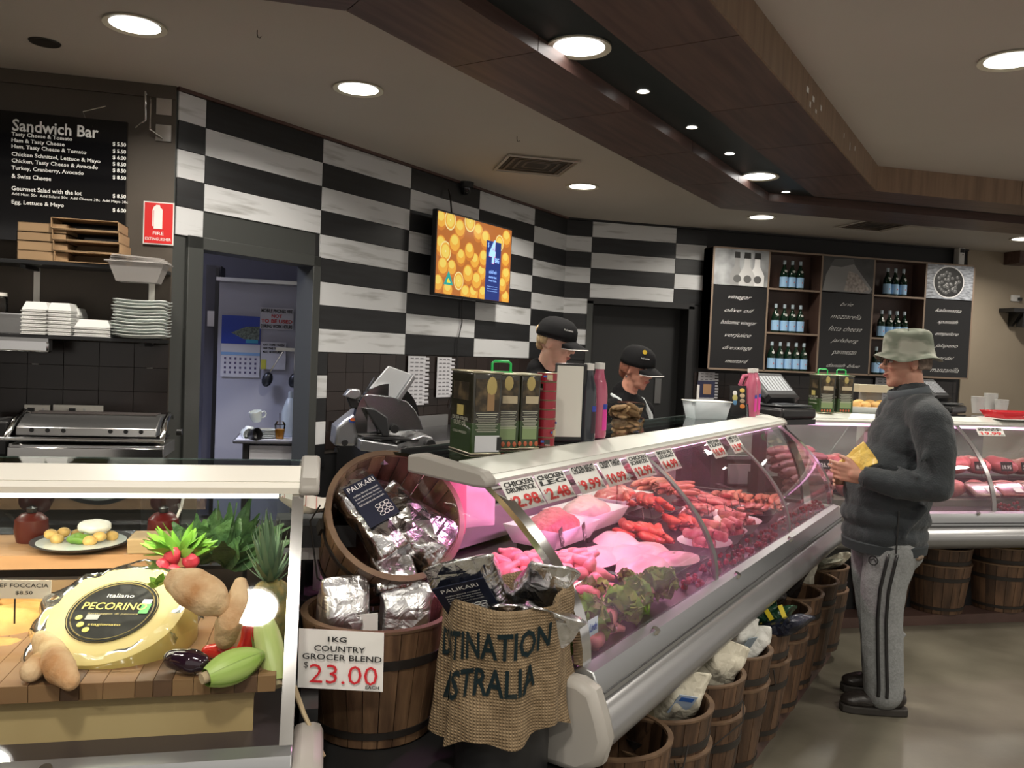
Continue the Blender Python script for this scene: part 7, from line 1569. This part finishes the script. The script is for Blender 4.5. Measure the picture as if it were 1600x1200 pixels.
# hat
M_camo = mat('camouflage_cloth', (.36, .37, .31), .85, scale=9, stretch=(1, 1, 1.8), col2=(.15, .17, .13), detail=2, lo=.42, hi=.56)
b = B(); nH = 40; prof_ = [(.0, .108), (.055, .107), (.086, .100), (.097, .085), (.101, .04), (.104, .012), (.107, .0)]
for (r, z) in prof_:
    for i in range(nH): a = 2 * PI * i / nH; k = 1 + .012 * math.sin(5 * a + z * 60); b.v.append(Vector((r * 1.06 * k * math.cos(a), r * .90 * k * math.sin(a), z * 1. + .006 * math.sin(3 * a + 1) * (z > .05))))
nb = len(prof_)

for (r, dz4) in ((.118, -.012), (.134, -.022), (.146, -.028)):
    for i in range(nH): a = 2 * PI * i / nH; b.v.append(Vector((r * 1.0 * math.cos(a), r * .90 * math.sin(a), dz4 + .010 * math.sin(3 * a + 2) + .014 * (math.cos(a) > .6) * math.cos(a))))
for j in range(nb + 2):
    for i in range(nH): b.f.append([j * nH + i, (j + 1) * nH + i, (j + 1) * nH + (i + 1) % nH, j * nH + (i + 1) % nH]); b.m.append(0)
b.obj('hat', M_camo, man, TT_(-.012, 0, .040), (0, .05, .10), smooth=180, solid=.003, sub=1)
# glasses
gl = B(); 
for y in (.033, -.033): gl.tube([(0 + .004 * math.cos(2 * a), y + .024 * math.cos(a), .016 * math.sin(a)) for a in [2 * PI * k / 16 for k in range(16)]], .0014, 6, True)
gl.tube([(.0, .009, .002), (.004, 0, .005), (.0, -.009, .002)], .0014, 6)
for y in (1, -1): gl.tube([(0, .057 * y, .004), (-.03, .072 * y, .006), (-.095, .078 * y, .004), (-.11, .078 * y, -.010)], .0014, 6)
gl.obj('spectacles', mat('spectacle_frame', (.03, .025, .02), .3, .5), man, TT_(.104, 0, .006), (0, .04, .10))
# yellow packet
pk = bag('snack_packet', 'yellow snack packet held in the hands of the customer', man.matrix_basis @ Vector((0, 0, 0)), (0, 0, 0), .115, .04, .15, 71, foilmat('yellow_packet', (.80, .56, .13), .35, .5, .0), .012)
q = pm(man) @ Vector((.215, .13, 1.075)); pk.location = q; pk.rotation_euler = (.25, -.75, math.radians(161) - .9)
# ------------------------------------------------------------------ the two shop assistants
M_blk = mat('black_jersey', (.007, .007, .008), .9, spec=.15, bump=.25, bscale=60); M_capc = mat('black_cap_cloth', (.006, .006, .007), .85, spec=.2)
def cap_hat(par, T, rot, s=1., emblem=False):
    b = B(); n = 30
    rows = [(.0, .092), (.03, .090), (.06, .081), (.083, .062), (.094, .038), (.098, .010), (.099, -.016)]
    for r, z in rows:
        for i in range(n): a = 2 * PI * i / n; b.v.append(Vector((r * 1.10 * math.cos(a), r * .90 * math.sin(a), z)) * s)
    for j in range(len(rows) - 1):
        for i in range(n): b.f.append([j * n + i, (j + 1) * n + i, (j + 1) * n + (i + 1) % n, j * n + (i + 1) % n]); b.m.append(0)
    c = b.obj('cap', M_capc, par, T(-.008, 0, .040), rot, smooth=180, solid=.003)
    def vf(u, v): y = (u - .5) * .158; e = 1 - (abs(u - .5) * 2) ** 2.2; return V(.078 + (1 - (abs(u - .5) * 2) ** 2) * .030 + v * .080 * e ** .5, y * (1 - .12 * v), -.008 - .022 * v * (1) - .020 * (abs(u - .5) * 2) ** 2) * s
    B().grid(vf, 14, 6).obj('visor', M_capc, c, smooth=180, solid=.004)
    B().tube([vf(k / 16, 1.0) for k in range(17)], .0028, 6).obj('visor_piping', M_card, c)
    o = ftext('fresh market', (0, 0, 0), .05, .009, M_inkw, None, FRONT); o.parent = c; o.location = (.085 * s, -.055 * s, .045 * s); o.rotation_euler = (PI / 2 - .2, 0, .85)
    if emblem: B().lathe([(0, 0), (.014, 0)], 8, M=Matrix.Rotation(PI / 2, 4, 'Y')).obj('emblem', mat('emblem_yellow', (.75, .55, .05), .5), c, (.068 * s, -.05 * s, .078 * s), (0, -.5, -.6))
    return c
def assistant(name_lb, hpos, yaw, pitch, roll_, skin, hair, lean_, scale_=1., hair_kind=0):
    """hpos: head centre (world); yaw: direction the face looks; built facing +x locally"""
    t = thing('person', name_lb, 'person', (hpos.x, hpos.y, 0), yaw)
    H = hpos.z; Rl = Matrix.Translation((0, 0, H)) @ Euler((roll_, pitch, 0)).to_matrix().to_4x4(); rot = (roll_, pitch, 0)
    b = B(); head(b, (0, 0, 0), scale_, jaw=.95); b.v = [Rl @ p for p in b.v]; T = lambda x, y, z: Rl @ (Vector((x, y, z)) * scale_)
    bx_ = -lean_
    b.limb([(V(bx_ - .02, 0, H - .20), .060), (V(-.6 * lean_ - .03, 0, H - .13), .052), (V(-.03, 0, H - .06), .052)], 14)
    b.ell((bx_ - .02, 0, H - .40), (.09, .13, .16), 14); b.ell((bx_ - .02, 0, H - .65), (.10, .13, .18), 14)
    arms = []
    for y in (1, -1):
        A = [(V(bx_ - .02, .09 * y, H - .235), .05), (V(bx_ - .02, .165 * y, H - .25), .045), (V(bx_ + .0, .21 * y, H - .50), .036), (V(bx_ + .15, .12 * y, H - .60), .024)]; arms.append(A); b.limb(A, 12); hand(b, A[-1][0], V(1, -.2 * y, -.1), V(0, -y, .6), V(0, 0, -1), .5, .9)
        b.limb([(V(bx_ - .02, .085 * y, H - .78), .08), (V(bx_, .09 * y, H - 1.14), .055), (V(bx_, .09 * y, .1), .035), (V(bx_ + .02, .09 * y, .045), .04), (V(bx_ + .16, .09 * y, .03), .03)], 12)
    blob(b, 'body', skin, t, .0058, 4); face(t, T, scale_, rot)
    b = B()
    for z, rx, ry in ((.235, .095, .15), (.32, .125, .19), (.46, .125, .185), (.62, .105, .155), (.74, .11, .165), (.84, .115, .175)): b.ell((bx_ - .02, 0, H - z), (rx, ry, .10), 18)
    for A in arms: b.limb([(p, r + .022) for p, r in A], 14)
    for y in (1, -1): b.limb([(V(bx_ - .02, .085 * y, H - .84), .10), (V(bx_, .09 * y, H - 1.14), .075), (V(bx_, .09 * y, .10), .06)], 14)
    b.limb([(V(bx_ - .03, 0, H - .20), .088), (V(bx_ - .045, 0, H - .150), .074)], 18)
    blob(b, 'clothes', M_blk, t, .009, 4, disp=(.01, .08))
    c = cap_hat(t, T, rot, scale_, hair_kind == 1)
    hb_ = B()
    if hair_kind == 0:
        for k in range(12): a = 1.75 + (2 * PI - 3.5) * k / 11; hb_.ell((-.008 + .092 * math.cos(a), .074 * math.sin(a), .006), (.012, .010, .030), 8)
        hb_.ell((-.105, 0, .045), (.028, .028, .030), 12); hb_.ell((-.08, 0, -.03), (.025, .045, .03), 10)
    else:
        for k in range(14): a = 1.6 + (2 * PI - 3.2) * k / 13; hb_.ell((-.010 + .092 * math.cos(a), .074 * math.sin(a), -.000), (.014, .012, .040), 8)
        hb_.ell((-.07, 0, -.04), (.04, .06, .045), 12)
    hb_.v = [T(*p) for p in hb_.v]; blob(hb_, 'hair', hair, t, .006, 3)
    return t, T, bx_, H
w1p = ond(869, 536, 4.25); w1, T1, bx1, H1 = assistant('blonde young woman in a black cap and black top looking down to the right', w1p, math.radians(-42), .24, 0, M_skinB, mat('blonde_hair', (.55, .40, .22), .7, var=.2, scale=50), .04)
w2p = ond(996, 576, 4.80); w2, T2, bx2, H2 = assistant('older woman in a black cap with a yellow emblem and a pale apron, looking down', w2p, math.radians(-58), .26, .05, M_skinC, mat('reddish_hair', (.20, .07, .04), .7, var=.2, scale=50), .045, 1.0, 1)
M_apr = mat('pale_apron', (.50, .54, .55), .8, bump=.2, bscale=60)
for y in (1, -1):
    B().tube([(bx2 - .07, .085 * y, H2 - .155), (bx2 + .01, .112 * y, H2 - .185), (bx2 + .075, .105 * y, H2 - .27), (bx2 + .112, .09 * y, H2 - .42), (bx2 + .115, .085 * y, H2 - .62)], [.008, .016, .017, .009, .007], 8).obj('apron_strap', M_apr, w2)
B().grid(lambda u, v: (bx2 + .122 - .05 * (2 * u - 1) ** 2, (u - .5) * .28, H2 - .62 - .30 * v), 10, 4).obj('apron', mat('black_apron', (.02, .02, .022), .8), w2, smooth=180, solid=.004)
B().ell((0, 0, 0), (.006, .006, .008), 10).obj('earring', M_chrome, w2, T2(-.004, -.080, -.045))
